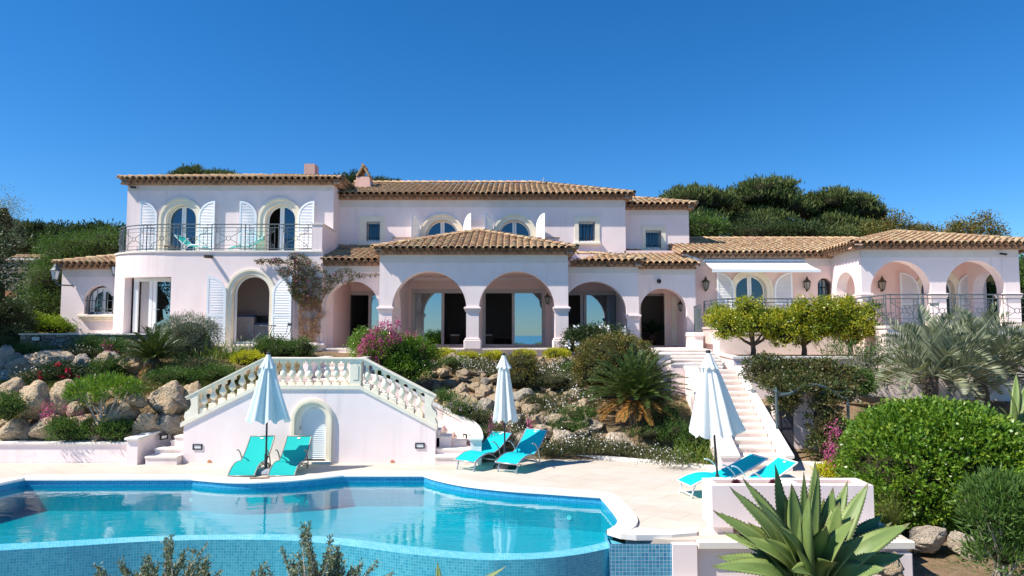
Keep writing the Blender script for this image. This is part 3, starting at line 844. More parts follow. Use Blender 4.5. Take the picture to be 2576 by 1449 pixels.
# main block, upper storey
C1 = XP(1111.5,560,YM); C2 = XP(1293.5,560,YM); ca_ = XP(1153.5,560,YM)-C1; czs = ZP(552,YM)-ca_; cz0 = ZP(612,YM)-1.0
sw1 = (XP(922,580,YM), XP(956,580,YM), ZP(606,YM), ZP(558,YM)); sw2 = (XP(1455,580,YM), XP(1496,580,YM), ZP(607,YM), ZP(558,YM))
mb = MB()
wall(mb, XP(837,560,YM), xM1, ZP0+2.8, zt_M+.1, [arch_hole(C1,ca_,cz0,czs), arch_hole(C2,ca_,cz0,czs), rect_hole(sw1[0],sw1[1],sw1[2],sw1[3]), rect_hole(sw2[0],sw2[1],sw2[2],sw2[3])], fy(YM), .3)
wall(mb, YM+.3, 36.3, 5, zt_M+.1, [], fx(xM1,-1), .3)
vp(mb, 'wall', MS)
# small upper block
sw3 = (XP(1623,600,YS), XP(1662,600,YS), ZP(624,YS), ZP(580,YS))
mb = MB(); wall(mb, xM1-.05, xS1, ZP0+2.2, zt_S+.1, [rect_hole(*sw3)], fy(YS), .3)
wall(mb, YS+.3, 33.4, 4, zt_S+.1, [], fx(xS1,-1), .3); vp(mb, 'wall', MS)
# porch
xP0, xP1 = XP(953.5,760,YPF), XP(1429,760,YPF)
pa1, pa2 = (XP(985.5,775,YPF), XP(1172.5,775,YPF)), (XP(1204,775,YPF), XP(1396,775,YPF))
pzs = ZP(682.5,YPF)
def ah(p, zc, z0): c = (p[0]+p[1])/2; a = (p[1]-p[0])/2; return arch_hole(c, a, z0, zc-a)
mb = MB()
wall(mb, xP0, xP1, ZP0, zt_P+.1, [ah(pa1,pzs,ZP0), ah(pa2,pzs,ZP0)], fy(YPF), .48)
for X, s in ((xP0, 1), (xP1, -1)):
    wall(mb, YPF+.48, YPB, ZP0, zt_P+.1, [ah((YPF+.5, 27.4), pzs-.55, ZP0)], fx(X, s), .4)
vp(mb, 'wall', M['stucco'])
mb = MB(); mb.box(xP0+.42, xP1-.42, YPF+.49, YPB, pzs+.10, pzs+.2); vp(mb, 'porch_ceiling', M['stucco_in'])
# porch rear wall with sliding door openings
d1 = (XP(1038,800,YPB), XP(1180,800,YPB)); d2 = (XP(1216,800,YPB), XP(1367,800,YPB)); dzt = ZP(732,YPB); zf = ZP0+.02
d0 = (XP(852,800,YPB), XP(968,800,YPB)); d3 = (XP(1400,800,YPB), XP(1560,800,YPB)); de = (XP(1608,800,29), XP(1674,800,29))
mb = MB()
wall(mb, XP(815,800,YPB), xP0-.01, ZP0, zt_FL+.8, [rect_hole(d0[0], d0[1]-.02, zf, ZP(737,YPB))], fy(YPB), .3)
wall(mb, xP0-.01, xP1+.01, ZP0, zt_P+.6, [rect_hole(d1[0],d1[1],zf,dzt), rect_hole(d2[0],d2[1],zf,dzt)], fy(YPB), .3)
wall(mb, xP1+.01, XP(1607,800,YPB), ZP0, zt_FR+.8, [rect_hole(d3[0]+.25,d3[1],zf,ZP(737,YPB))], fy(YPB), .3)
wall(mb, XP(1590,800,29)-.3, XP(1753,800,29)+.4, ZP0, zt_E+1, [rect_hole(de[0],de[1],zf,ZP(738,29))], fy(29.0), .3)
vp(mb, 'wall', M['stucco_in'])
# left arcade, right arcade, entrance arcade
fl = (XP(819,790,YFL), XP(952,790,YFL)); fr_ = (XP(1411,790,YFR), XP(1577,790,YFR)); en = (XP(1607.5,790,YE)+.02, XP(1728,790,YE))
mb = MB(); wall(mb, xr+.002, xP0-.002, ZP0-.3, zt_FL+.1, [ah(fl, ZP(707.5,YFL), ZP0-.3)], fy(YFL), .42); vp(mb, 'wall', MS)
mb = MB(); xR1 = XP(1607,790,YFR)
wall(mb, xP1+.002, xR1, ZP0, zt_FR+.1, [ah(fr_, ZP(708,YFR), ZP0)], fy(YFR), .42)
wall(mb, YFR+.42, YE, ZP0+1.6, zt_FR+.1, [], fx(xR1,-1), .4)
wall(mb, YE, YPB, ZP0, zt_E, [], fx(xR1,-1), .4); vp(mb, 'wall', MS)
xE1 = XP(1750,790,YE)
mb = MB(); wall(mb, xR1+.002, xE1, ZP0-.2, zt_E+.1, [ah(en, ZP(725,YE), ZP0-.2)], fy(YE), .42)
wall(mb, YE+.42, 29, ZP0, zt_E+.1, [], fx(xE1,-1), .3); vp(mb, 'wall', MS)
mb = MB(); zq = zt_FL-.3; mb.box(xr+.01, xP0, YFL+.43, YPB, zq, zq+.1); mb.box(xP1, xR1, YFR+.43, YPB, zq, zq+.1); mb.box(xR1, 7.2, YE+.43, 29, ZP(725,YE)+.12, ZP(725,YE)+.2); vp(mb, 'arcade_ceiling', M['stucco_in'])
# wing
xWc = XP(2097,700,YW)
WC = XP(1889,740,YW); WA = XP(1929,740,YW)-WC; wzs = ZP(691.5,YW)-WA
ov = (XP(2056.5,730,YW), XP(2092,730,YW))
mb = MB()
wall(mb, XP(1752,700,YW)-.15, 19.2, 2.4, zt_W+.1, [arch_hole(WC,WA,ZW,wzs), arch_hole((ov[0]+ov[1])/2,(ov[1]-ov[0])/2,ZP(757,YW),ZP(699.5,YW)-(ov[1]-ov[0])/2),
     arch_hole(XP(2358,740,YW), .72, ZW, ZP(690,YW)-.72)], fy(YW), .3)
vp(mb, 'wall', M['stucco_in'])
# loggia at the right: side wall facing the sun, front arcade, far side wall
XV0 = XP(2166,700,YV); XV1 = XP(2564,700,YV); zsp = ZP(736,YV)
va1 = (XP(2190,735,YV), XP(2341.5,735,YV)); va2 = (XP(2379,735,YV), XP(2528,735,YV))
mb = MB()
wall(mb, XV0, XV1, ZW, zt_V+.1, [ah(va1,ZP(656,YV),ZW), ah(va2,ZP(655.5,YV),ZW)], fy(YV), .45)
wall(mb, YV+.45, YW, ZW, zt_V+.1, [ah((YV+.5, 27.62), ZP(684.5,26.8), ZW)], fx(XV0), .42)
wall(mb, YV+.45, YW, ZW, zt_V+.1, [ah((YV+.5, 27.62), ZP(684.5,26.8), ZW)], fx(XV1,-1), .42)
vp(mb, 'wall', MS)
mb = MB(); mb.box(XV0+.43, XV1-.43, YV+.46, YW-.01, zt_V-.12, zt_V); vp(mb, 'loggia_ceiling', M['stucco_in'])
# rear and hidden walls that close the rooms
for (x0, x1, y, z1) in ((xA0, xT0, 31.4, zt_A), (xT0, -7.3, 36.3, zt_T), (-7.3, xM1, 36.3, zt_M), (xM1, 19.2, 33.4, zt_W)):
    mb = MB(); mb.box(x0, x1, y, y+.3, 2.2, z1+.1); vp(mb, 'rear_wall', M['room'])
mb = MB(); mb.box(19.2, 19.5, YW, 33.4, 2.4, zt_W); vp(mb, 'rear_wall', M['room'])
mb = MB(); mb.box(xr-.001, xr+.3, 26.62, YPB-.01, 2.2, zt_FL); vp(mb, 'rear_wall', M['stucco_in'])
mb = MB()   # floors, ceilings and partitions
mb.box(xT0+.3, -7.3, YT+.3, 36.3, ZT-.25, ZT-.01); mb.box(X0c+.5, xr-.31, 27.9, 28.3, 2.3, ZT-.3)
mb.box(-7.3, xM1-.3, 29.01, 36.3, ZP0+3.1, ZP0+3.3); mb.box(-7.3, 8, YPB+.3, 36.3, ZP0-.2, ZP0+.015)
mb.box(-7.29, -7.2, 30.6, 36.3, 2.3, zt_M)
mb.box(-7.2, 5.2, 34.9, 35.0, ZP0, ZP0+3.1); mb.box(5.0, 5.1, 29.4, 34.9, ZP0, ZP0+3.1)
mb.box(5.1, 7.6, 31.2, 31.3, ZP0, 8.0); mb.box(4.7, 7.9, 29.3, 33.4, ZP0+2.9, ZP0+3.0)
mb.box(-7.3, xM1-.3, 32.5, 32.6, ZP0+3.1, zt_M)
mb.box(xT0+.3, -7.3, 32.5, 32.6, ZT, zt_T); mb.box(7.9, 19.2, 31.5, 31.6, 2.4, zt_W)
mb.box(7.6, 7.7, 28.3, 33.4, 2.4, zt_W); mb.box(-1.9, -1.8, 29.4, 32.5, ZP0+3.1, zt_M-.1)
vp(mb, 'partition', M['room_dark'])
# bare render band under the eaves, a few mm proud
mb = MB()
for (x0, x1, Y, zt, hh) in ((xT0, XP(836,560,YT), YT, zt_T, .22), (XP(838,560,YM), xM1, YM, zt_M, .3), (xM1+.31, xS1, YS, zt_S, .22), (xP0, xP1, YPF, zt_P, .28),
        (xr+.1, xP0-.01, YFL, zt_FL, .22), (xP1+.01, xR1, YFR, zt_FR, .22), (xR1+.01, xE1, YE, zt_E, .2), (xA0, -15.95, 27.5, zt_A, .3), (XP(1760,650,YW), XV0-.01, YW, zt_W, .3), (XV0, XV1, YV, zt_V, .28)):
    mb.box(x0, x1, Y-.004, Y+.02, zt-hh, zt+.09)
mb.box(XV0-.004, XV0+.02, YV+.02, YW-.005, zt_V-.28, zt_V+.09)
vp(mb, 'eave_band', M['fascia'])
# porch platform, steps of stone, thresholds
mb = MB()
mb.box(xP0+.02, xP1-.02, YPF+.02, YPB, 1.0, ZP0-.06)
mb.box(-7.1, xP0+.02, YFL-.2, YPB, 1.0, ZP0-.06); mb.box(xP1-.02, xR1, YFR-.1, YPB, 1.0, ZP0-.06); mb.box(xR1, xE1, YE-.4, 29, 1.0, ZP0-.06)
vp(mb, 'porch_base', M['stucco'])
mb = MB(); mb.box(xP0-.05, xP1+.05, YPF-.06, YPB+.2, ZP0-.058, ZP0-.005); mb.box(xP1+.06, xR1, YFR-.15, YPB+.2, ZP0-.058, ZP0-.006); mb.box(xR1+.001, xE1, YE-.45, 29.2, ZP0-.058, ZP0-.007)
mb.box(-7.1, xP0-.06, YFL-.25, YPB+.2, ZP0-.058, ZP0-.006)
vp(mb, 'porch_floor', M['limestone'])
mb = MB(); mb.box(XP(540,870,25.4)-1.2, xr+.2, 24.6, YTF+1.5, 1.5, kz0-.06); mb.box(XP(540,870,25.4)-1.25, xr+.2, 24.5, YTF-.002, kz0-.058, kz0-.01); vp(mb, 'kitchen_terrace', M['limestone'])
# pillars: capitals and bases
def pillar(x0, x1, y0, y1, zc, zb, base=True, bh=.33):
    m = MB()
    for (e, a, b) in ((.03, zc-.14, zc-.09), (.055, zc-.09, zc-.03), (.085, zc-.03, zc+.02), (.06, zc+.02, zc+.05)):
        m.bbox(x0-e, x1+e, y0-e, y1+e, a, b, .012)
    vp(m, 'capital', M['stucco']); m = MB()
    if base: m.bbox(x0-.085, x1+.085, y0-.085, y1+.085, zb, zb+bh, .02); m.bbox(x0-.05, x1+.05, y0-.05, y1+.05, zb+bh, zb+bh+.07, .02)
    if base: vp(m, 'pillar_base', M['stucco'])
zc = ZP(775, YPF)
for a, b in ((xP0, pa1[0]), (pa1[1], pa2[0]), (pa2[1], xP1)): pillar(a, b, YPF, YPF+.48, zc, ZP0-.03)
pillar(fr_[1], xR1, YFR, YFR+.42, ZP(794,YFR), ZP0, False); pillar(xr+.03, fl[0], YFL, YFL+.42, ZP(788,YFL), ZP0, False)
for a, b in ((XV0, va1[0]), (va1[1], va2[0]), (va2[1], XV1)): pillar(a, b, YV, YV+.45, ZP(741,YV), ZW, False)

# ------------------------------------------------------------------ windows and doors
for c in (W1, W2): arched_door(c, aw, ZT+.09, zs_w, fy(YT), trim=.27, open_left=(c == W2))
hw = XP(398,560,YT)-XP(355.5,560,YT)
for (px, side) in ((397.5,-1), (500.5,1), (647.5,-1), (749.5,1)):
    shutter(XP(px,560,YT), YT-.06, hw, ZT+.14, ZP(507,YT)-hw*.95, R(4), side, h=hw*.95)
arched_door(KC, KA, kz0, kzs, fy(YTF), trim=.2, bars=False, open_all=True, recess=.24)
hk = XP(571,780,YTF)-XP(524.5,780,YTF)
shutter(XP(571,780,YTF), YTF-.09, hk, kz0+.02, ZP(695,YTF)-hk*.95, R(5), -1, h=hk*.95)
shutter(XP(686,780,YTF), YTF-.09, hk*1.08, kz0+.02, ZP(695,YTF)-hk, R(6), 1, h=hk)
for c in (C1, C2):
    arched_door(c, ca_, cz0, czs, fy(YM), trim=.24, open_left=False)
for (px, side, an) in ((1057,-1,66), (1165,1,58), (1240,-1,62), (1347,1,58)):
    shutter(XP(px,570,YM), YM-.05, .62, cz0+.03, ZP(542,YM)-.62, R(an), side, mid=.3)
mb = MB(); yb = 28.62
mb.box(XP(990,600,yb), XP(1405,600,yb), yb, yb+.2, ZP(600,yb)-1.0, ZP(599.5,yb)); vp(mb, 'parapet', MS)
mb = MB(); mb.box(XP(987,600,yb), XP(1408,600,yb), yb-.04, yb+.24, ZP(599.5,yb)+.001, ZP(597,yb)); vp(mb, 'parapet_cap', M['tile_under'])
arched_door(WC, WA, ZW, wzs, fy(YW), trim=.24, glass='glass_up')
arched_door(XP(2358,740,YW), .72, ZW, ZP(690,YW)-.72, fy(YW), trim=.24, glass='glass_up')
hs = XP(1848,740,YW)-XP(1803,740,YW)
for (px, side, w) in ((1846,-1,hs), (1945,1,hs), (2311,-1,hs*1.15), (2406,1,hs*.95)):
    shutter(XP(px,740,YW), YW-.06, w, ZW+.03, ZP(686,YW)-w*.95, R(4), side, h=w*.95)

def small_window(h, Y, px0, px1, py0, py1):
    """square window with cream surround, sill and iron grille"""
    tr = MB(); x0, x1, z0, z1 = XP(px0,600,Y), XP(px1,600,Y), ZP(py1,Y)+.12, ZP(py0,Y)
    a, b, c_, d = h
    ring(tr, [(a,z0+.02),(a,d),(b,d),(b,z0+.02)], [(x0+.02,z0+.02),(x0+.02,z1),(x1-.02,z1),(x1-.02,z0+.02)], fy(Y), -.035, .1)
    win = vp(tr, 'window', M['cream'])
    sl = MB(); sl.bbox(x0-.02, x1+.02, Y-.13, Y+.02, z0-.11, z0+.015, .02); sl.box(x0+.06, x1-.06, Y-.07, Y+.02, z0-.15, z0-.11); sl.box(a, b, Y+.021, Y+.12, c_-.05, c_+.001); sl.build('sill', M['cream'], win)
    f = MB(); w0, w1 = .18, .24
    for (p, q, r_, s_) in ((a,a+.06,c_,d),(b-.06,b,c_,d),(a+.06,b-.06,c_,c_+.06),(a+.06,b-.06,d-.06,d)): f.box(p, q, Y+w0, Y+w1, r_, s_)
    f.build('frame', M['frame_pvc'], win)
    p = MB(); p.quad((a+.06,Y+.21,c_+.06),(b-.06,Y+.21,c_+.06),(b-.06,Y+.21,d-.06),(a+.06,Y+.21,d-.06)); p.build('pane', M['glass_up'], win)
    g = MB(); n = 5
    for i in range(n):
        x = a+.05+(b-a-.1)*i/(n-1); g.tube([(x,Y+.06,c_+.01),(x,Y+.06,d-.06)], .014, 5)
    for k in (.18, .82): z = c_+(d-c_)*k; g.tube([(a,Y+.06,z),(b,Y+.06,z)], .012, 5)
    g.build('grille', M['iron_dark'], win)
small_window(sw1, YM, 902, 968, 544, 618); small_window(sw2, YM, 1444, 1509, 544.7, 617); small_window(sw3, YS, 1613, 1675, 568, 635)
# annex window
mp = fy(27.5)
fr = MB(); ring(fr, arch_path(AC+.06,AA-.16,az0,azs,-.07), arch_path(AC+.06,AA-.16,az0,azs,.1), mp, .2, .27)
for (x0, x1) in ((AC+.0,AC+.06),(AC+.065,AC+.125)): fr.box(x0, x1, 27.69, 27.75, az0+.06, azs+AA-.14)
fr.box(AC-AA+.1, AC+AA-.04, 27.7, 27.77, az0, az0+.09)
win = vp(fr, 'window', M['frame_pvc'])
p = MB()
for i in range(16):
    u0, u1 = AC-AA+.1+(2*AA-.2)*i/16, AC-AA+.1+(2*AA-.2)*(i+1)/16; t = lambda u: azs+(AA-.06)*math.sqrt(max(0,1-((u-AC)/AA)**2))
    p.quad((u0,27.73,az0+.08),(u1,27.73,az0+.08),(u1,27.73,t(u1)),(u0,27.73,t(u0)))
p.build('pane', M['glass_up'], win)
g = MB()
for i in range(6):
    x = AC-AA*.86+AA*1.72*i/5; zt = azs+(AA-.05)*math.sqrt(max(0,1-((x-AC)/AA)**2)); g.tube([(x,27.55,az0-.02),(x,27.55,zt-.1)], .02, 5)
for z in (az0+.2, azs+.0): g.tube([(AC-AA,27.56,z),(AC+AA,27.56,z)], .017, 5)
g.build('grille', M['iron'], win)
sl = MB(); xa, xb = XP(195,795,27.4), XP(297,795,27.4); zz = ZP(796,27.4)
sl.bbox(xa, xb, 27.33, 27.5, zz-.03, zz+.07, .02); sl.bbox(xa+.06, xb-.06, 27.38, 27.5, zz-.11, zz-.03, .02); sl.bbox(xa+.12, xb-.12, 27.43, 27.5, zz-.17, zz-.11, .02)
sl.build('sill', M['cream'], win)
# small arched window of the wing
oc, oa = (ov[0]+ov[1])/2, (ov[1]-ov[0])/2
fr = MB(); ring(fr, arch_path(oc,oa,ZP(757,YW),ZP(699.5,YW)-oa,-.06), arch_path(oc,oa,ZP(757,YW),ZP(699.5,YW)-oa,.0), fy(YW), .2, .26); win = vp(fr, 'window', M['wood'])
p = MB(); p.quad((ov[0]+.05,YW+.24,ZP(757,YW)),(ov[1]-.05,YW+.24,ZP(757,YW)),(ov[1]-.05,YW+.24,ZP(702,YW)),(ov[0]+.05,YW+.24,ZP(702,YW))); p.build('pane', M['glass_up'], win)
g = MB()
for i in range(4):
    x = ov[0]+.06+(ov[1]-ov[0]-.12)*i/3; g.tube([(x,YW+.03,ZP(757,YW)),(x,YW+.03,ZP(703,YW)-(.08 if i in (0,3) else -.02))], .014, 5)
for py in (752, 722): g.tube([(ov[0]-.02,YW+.02,ZP(py,YW)),(ov[1]+.02,YW+.02,ZP(py,YW))], .013, 5)
g.build('grille', M['iron_dark'], win)
# sliding door of the tower
yd = 26.62; x0, x1 = XP(321,770,26.75)-.1, XP(429,770,yd)+.2; zz0, zz1 = ZP(845,26.2)+.0, ZP(697,26.2)
f = MB()
def bars(f, xs, y, z0, z1, wd=.07, dp=.08):
    for x in xs: f.box(x, x+wd, y, y+dp, z0, z1)
xm = XP(375,770,yd); xrd = XP(430,770,yd)
bars(f, [XP(335,770,yd), XP(341,770,yd)-.01], yd, zz0, zz1, .09); bars(f, [xm-.02, xm+.13], yd, zz0, zz1, .13); bars(f, [xrd-.02], yd, zz0, zz1, .1)
f.box(XP(335,770,yd), xrd+.08, yd-.01, yd+.1, zz1-.14, zz1+.01); f.box(XP(335,770,yd), xrd+.08, yd-.01, yd+.1, zz0, zz0+.08)
dr = vp(f, 'sliding_door', M['frame_pvc'])
p = MB(); p.quad((xm+.26,yd+.05,zz0+.08),(xrd-.02,yd+.05,zz0+.08),(xrd-.02,yd+.05,zz1-.14),(xm+.26,yd+.05,zz1-.14)); p.build('pane', M['glass'], dr)
p = MB(); p.quad((XP(348,770,yd),yd+.16,zz0+.02),(xm,yd+.16,zz0+.02),(xm,yd+.16,zz1),(XP(348,770,yd),yd+.16,zz1)); p.build('curtain', M['kitchen'], dr)
hd = MB(); hd.tube([(xm+.2,yd-.01,ZP(778,yd)),(xm+.2,yd-.06,ZP(778,yd)),(xm+.32,yd-.06,ZP(778,yd))], .012, 6); hd.build('handle', M['alu'], dr)
# sliding doors of the porch and arcades
def slider(x0, x1, z1, Y, panes, mid):
    """beige aluminium frame; panes: list of glazed (x0,x1) leaves"""
    f = MB(); z0 = zf
    f.box(x0, x1, Y+.05, Y+.16, z1-.09, z1+.0); f.box(x0, x1, Y+.05, Y+.16, z0, z0+.05)
    f.box(x0, x0+.08, Y+.05, Y+.16, z0+.05, z1-.09); f.box(x1-.08, x1, Y+.05, Y+.16, z0+.05, z1-.09)
    ring(f, [(x0,z0),(x0,z1),(x1,z1),(x1,z0)], [(x0-.07,z0),(x0-.07,z1+.09),(x1+.07,z1+.09),(x1+.07,z0)], fy(Y), -.025, .05)
    for x in mid: f.box(x-.06, x+.06, Y+.04, Y+.15, z0+.05, z1-.09)
    o = vp(f, 'sliding_door', M['frame_beige'])
    for a, b in panes:
        q = MB(); q.quad((a,Y+.1,z0+.05),(b,Y+.1,z0+.05),(b,Y+.1,z1-.09),(a,Y+.1,z1-.09)); q.build('pane', M['glass'], o)
xm1 = XP(1113,800,YPB); xm2 = XP(1291,800,YPB)
slider(d1[0], d1[1], dzt, YPB, [(d1[0]+.08, xm1-.06)], [xm1]); slider(d2[0], d2[1], dzt, YPB, [(xm2+.06, d2[1]-.08)], [xm2])
xm3 = XP(1472,800,YPB); slider(d3[0]+.25, d3[1], ZP(737,YPB), YPB, [(xm3+.06, d3[1]-.08)], [xm3-.15, xm3])
xm0 = XP(929,800,YPB); slider(d0[0], d0[1]-.02, ZP(737,YPB), YPB, [(xm0+.06, d0[1]-.1)], [xm0])
# entrance: open dark door, cream pilaster
f = MB(); f.box(de[0]-.0, de[0]+.07, 29.0, 29.1, zf, ZP(738,29)); f.box(de[1]-.05, de[1]+.03, 28.95, 29.1, zf, ZP(738,29)); f.box(de[1]+.25, de[1]+.62, 28.9, 28.998, zf, ZP(745,29)); f.box(de[1]+.2, de[1]+.68, 28.86, 28.998, zf, zf+.75); vp(f, 'door_frame', M['cream'])
# ------------------------------------------------------------------ chimneys
mb = MB(); Y = 30.2
x0, x1 = XP(764.5,430,Y), XP(791.5,430,Y); mb.box(x0, x1, Y, Y+.6, zt_T, ZP(412,Y)); vp(mb, 'chimney', M['chim'])
mb = MB(); Y = 30.4; a0, a1, b0, b1 = XP(888,480,Y), XP(934,480,Y), XP(895,440,Y), XP(927,440,Y); z0, z1, z2 = ZP(486,Y), ZP(443,Y), ZP(417,Y)
mb.add([(a0,Y,z0),(a1,Y,z0),(a1,Y+1,z0),(a0,Y+1,z0),(b0,Y+.12,z1),(b1,Y+.12,z1),(b1,Y+.88,z1),(b0,Y+.88,z1)], [(0,1,5,4),(1,2,6,5),(2,3,7,6),(3,0,4,7),(4,5,6,7)])
ch = vp(mb, 'chimney', M['chim'])
cpm = MB(); xc = (b0+b1)/2
for s, xe in ((-1, b0), (1, b1)):
    d = Vector((xc-xe, 0, z2-z1)); nrm = Vector((s*abs(d.z), 0, abs(d.x))).normalized()*.035
    cpm.obox(((xe+xc)/2, Y+.5, (z1+z2)/2+.03), d/2*1.03, (0,.42,0), nrm, 0, .2)
cpm.tube([(xc,Y+.06,z2+.05),(xc,Y+.94,z2+.05)], .075, 8, r=.15)
cpm.build('chimney_cap', M['tile'], ch)
mb = MB(); Y = 32; mb.box(XP(1873,600,Y), XP(1899,600,Y), Y, Y+.5, ZP(608,Y), ZP(597.5,Y)); vp(mb, 'chimney', M['chim'])
mb = MB(); Y = 32.0; xa = XP(1367,460,Y); mb.tube([(xa,Y,ZP(480,Y)),(xa,Y,ZP(458,Y)),(xa,Y,ZP(457,Y))], .03, 6); mb.tube([(xa,Y,ZP(462,Y)),(xa,Y,ZP(452,Y))], .055, 8); mb.tube([(xa,Y,ZP(452,Y)),(xa,Y,ZP(446,Y))], .02, 5)
vp(mb, 'antenna', M['alu'])
# rain spouts out of the balcony, white roof flashing at the wing
mb = MB()
q = P(533,646,25.98); mb.tube([q, q+Vector((-.12,-.34,-.02))], [.065,.065], 10, cap=True)
q = P(855,650,25.98); mb.tube([(XP(736,655,25.98),25.98,q.z), (XP(733,655,25.6),25.64,q.z-.02)], [.065,.065], 10)
vp(mb, 'rain_spout', M['bronze'])
mb = MB(); mb.obox((XP(1735,640,27.9), 28.6, ZP(634,27.9)), (.32,0,-.14), (0,.8,0.22), (.03,0,.06)); vp(mb, 'flashing', M['white'])
# downpipe beside the bougainvillea
mb = MB(); xq = XP(737,700,25.9); mb.tube([(xq+.05,25.93,ZP(645,25.9)),(xq+.05,25.93,kz0)], .04, 8); vp(mb, 'downpipe', M['stucco'])
# ------------------------------------------------------------------ terrain
def lerp(pts, y):
    if y <= pts[0][0]: return pts[0][1]
    for (a, za), (b, zb) in zip(pts[:-1], pts[1:]):
        if y <= b: return za+(zb-za)*(y-a)/(b-a)
    return pts[-1][1]
LZ = [(16.85,.42),(17.5,.75),(18.4,1.45),(20.8,1.72),(21.7,2.15),(23.3,2.45),(26,2.45),(31,2.6),(34,3.6),(42,5.6),(60,8.6),(120,15),(400,40),(6000,45)]
MZ = [(16.85,-.12),(17.12,-.03),(17.35,.12),(17.75,.42),(18.2,.66),(20,1.12),(22,1.68),(24.4,2.22),(25,2.28),(31,2.3),(36,3),(60,6.5),(120,11),(400,30),(6000,45)]
RZ = [(8,-.8),(10,-.48),(12,-.36),(15,-.12),(17,.02),(18.5,.25),(20,.85),(21.6,1.05),(25,1.2),(31,2.6),(36,3.3),(60,7),(120,11),(400,30),(6000,45)]
SL = [(16.4,-8.98),(16.9,-8.93),(17.4,-8.72),(17.85,-8.3),(18.0,-7.7),(18.08,-6.2)]
SR_ = [(16.4,-.80),(16.9,-.88),(17.4,-1.06),(17.85,-1.53),(18.0,-1.96),(18.08,-3.5)]
def sm(a, b, t):
    t = max(0, min(1, (t-a)/(b-a))); return t*t*(3-2*t)
def th(x, y, nz=True):
    if y < -10: z = max(-48, -4.5-(-10-y)*.28)
    elif y < 4: z = -3.4-(4-y)*.08
    else:
        lz, mz, rz = lerp(LZ, y), lerp(MZ, y), lerp(RZ, y)
        z = lz+(mz-lz)*sm(-7.2, -4.6, x); z += (rz-z)*sm(4.6, 7.4, x)
        if y < 16.84:
            lo = -2.7 if y < 16.4 else -2.7+(z+2.7)*(y-16.4)/.44
            hi = lerp([(4,-2.2),(7,-1.0),(8.6,-.56),(16.4,-.5),(16.84,0)], y)
            w = lo+(hi-lo)*sm(2.3, 3.3, x)
            z = w+(z-w)*sm(6.6, 7.6, x) if y > 9 else w
    if 16.3 < y < 18.09 and lerp(SL, y) < x < lerp(SR_, y): z = -.06
    elif nz and y > 16.9: z += .10*noise.noise(Vector((x*.8, y*.8, 0))) + (.6*noise.noise(Vector((x*.08, y*.08, 4))) if y > 40 else 0)
    return z
xs = [-6000,-2000,-700,-300,-150,-90,-60,-45,-35,-28] + [-22+.35*i for i in range(34)] + [-10+.16*i for i in range(63)] + [.2+.35*i for i in range(73)] + [26,30,36,45,60,90,150,300,700,2000,6000]
ys = [-6000,-2000,-700,-300,-170,-120,-80,-50,-30,-18,-10,-5,0,2] + [4+.35*i for i in range(36)] + [16.4,16.62,16.85] + [16.97+.12*i for i in range(14)] + [18.7+.35*i for i in range(45)] + [35,37,40,44,50,58,68,80,100,130,180,260,400,800,2000,6000]
gv = [(x, y, th(x, y)) for y in ys for x in xs]; nx = len(xs)
me = bpy.data.meshes.new('ground'); me.from_pydata(gv, [], [(j*nx+i, j*nx+i+1, (j+1)*nx+i+1, (j+1)*nx+i) for j in range(len(ys)-1) for i in range(nx-1)])
me.materials.append(M['ground']); me.polygons.foreach_set('use_smooth', [True]*len(me.polygons))
go = bpy.data.objects.new('ground', me); COL.objects.link(go); tag(go, 'dry brown garden soil with sparse grass round the villa', 'ground', kind='structure')
mb = MB(); mb.quad((-12000,-12000,-40),(12000,-12000,-40),(12000,-145,-40),(-12000,-145,-40))
msea, nt, b = _new('sea_water'); b.inputs['Base Color'].default_value = (.20,.46,.56,1); b.inputs['Roughness'].default_value = .3
so = mb.build('sea', msea); tag(so, 'blue sea far below the garden', 'sea', kind='structure')

# ------------------------------------------------------------------ pool and deck
def cat(pts, n=5):
    out = []
    for i in range(len(pts)-1):
        p0, p1, p2, p3 = pts[max(i-1,0)], pts[i], pts[i+1], pts[min(i+2,len(pts)-1)]
        for k in range(n):
            t = k/n
            out.append(tuple(.5*((2*p1[d])+(-p0[d]+p2[d])*t+(2*p0[d]-5*p1[d]+4*p2[d]-p3[d])*t*t+(-p0[d]+3*p1[d]-3*p2[d]+p3[d])*t**3) for d in (0,1)))
    return out + [tuple(pts[-1])]
g2 = lambda px, py, z=0.0: tuple(G(px, py, z)[:2])
seg = [[(1528,1339),(1549,1326),(1557,1309),(1540,1283),(1512,1251)], [(1512,1251),(1372,1241),(1272,1234),(1172,1222.5),(1105,1209),(1066,1197.5)],
       [(1066,1197.5),(865,1197.5)], [(865,1197.5),(766,1208),(700,1212),(633,1214.5),(566,1213),(483,1206)], [(483,1206),(63,1207)], [(63,1207),(0,1220),(-200,1264),(-420,1316)]]
edge = []
for s in seg:
    q = cat([g2(*p) for p in s], 5 if len(s) > 2 else 1)
    edge += q if not edge else q[1:]
wi = cat([g2(*p, -.12) for p in [(-520,1402),(-250,1385),(0,1369),(167,1360),(333,1351),(433,1347),(566,1345),(733,1345),(872,1355),(1039,1375),(1172,1389),(1272,1392),(1372,1389),(1472,1375),(1540,1358)]], 4)
wo = cat([g2(*p, -.13) for p in [(-560,1424),(-250,1402),(0,1385),(167,1375),(333,1364),(433,1360),(566,1357.5),(733,1360),(889,1375),(1039,1395),(1205,1408),(1272,1408.5),(1372,1404.5),(1472,1392),(1579,1368)]], 4)
PR = empty('swimming_pool', (-2.5, 12, 0), 'free-form infinity pool tiled in turquoise mosaic with pale stone coping', 'pool')
def strip(mb, path, za, zb, us=1.0, flip=False, m=0):
    u = 0
    for a, b in zip(path[:-1], path[1:]):
        l = math.dist(a, b)
        mb.quad((*a, za), (*b, za), (*b, zb), (*a, zb), m, uv=[(u, za), (u+l, za), (u+l, zb), (u, zb)]); u += l
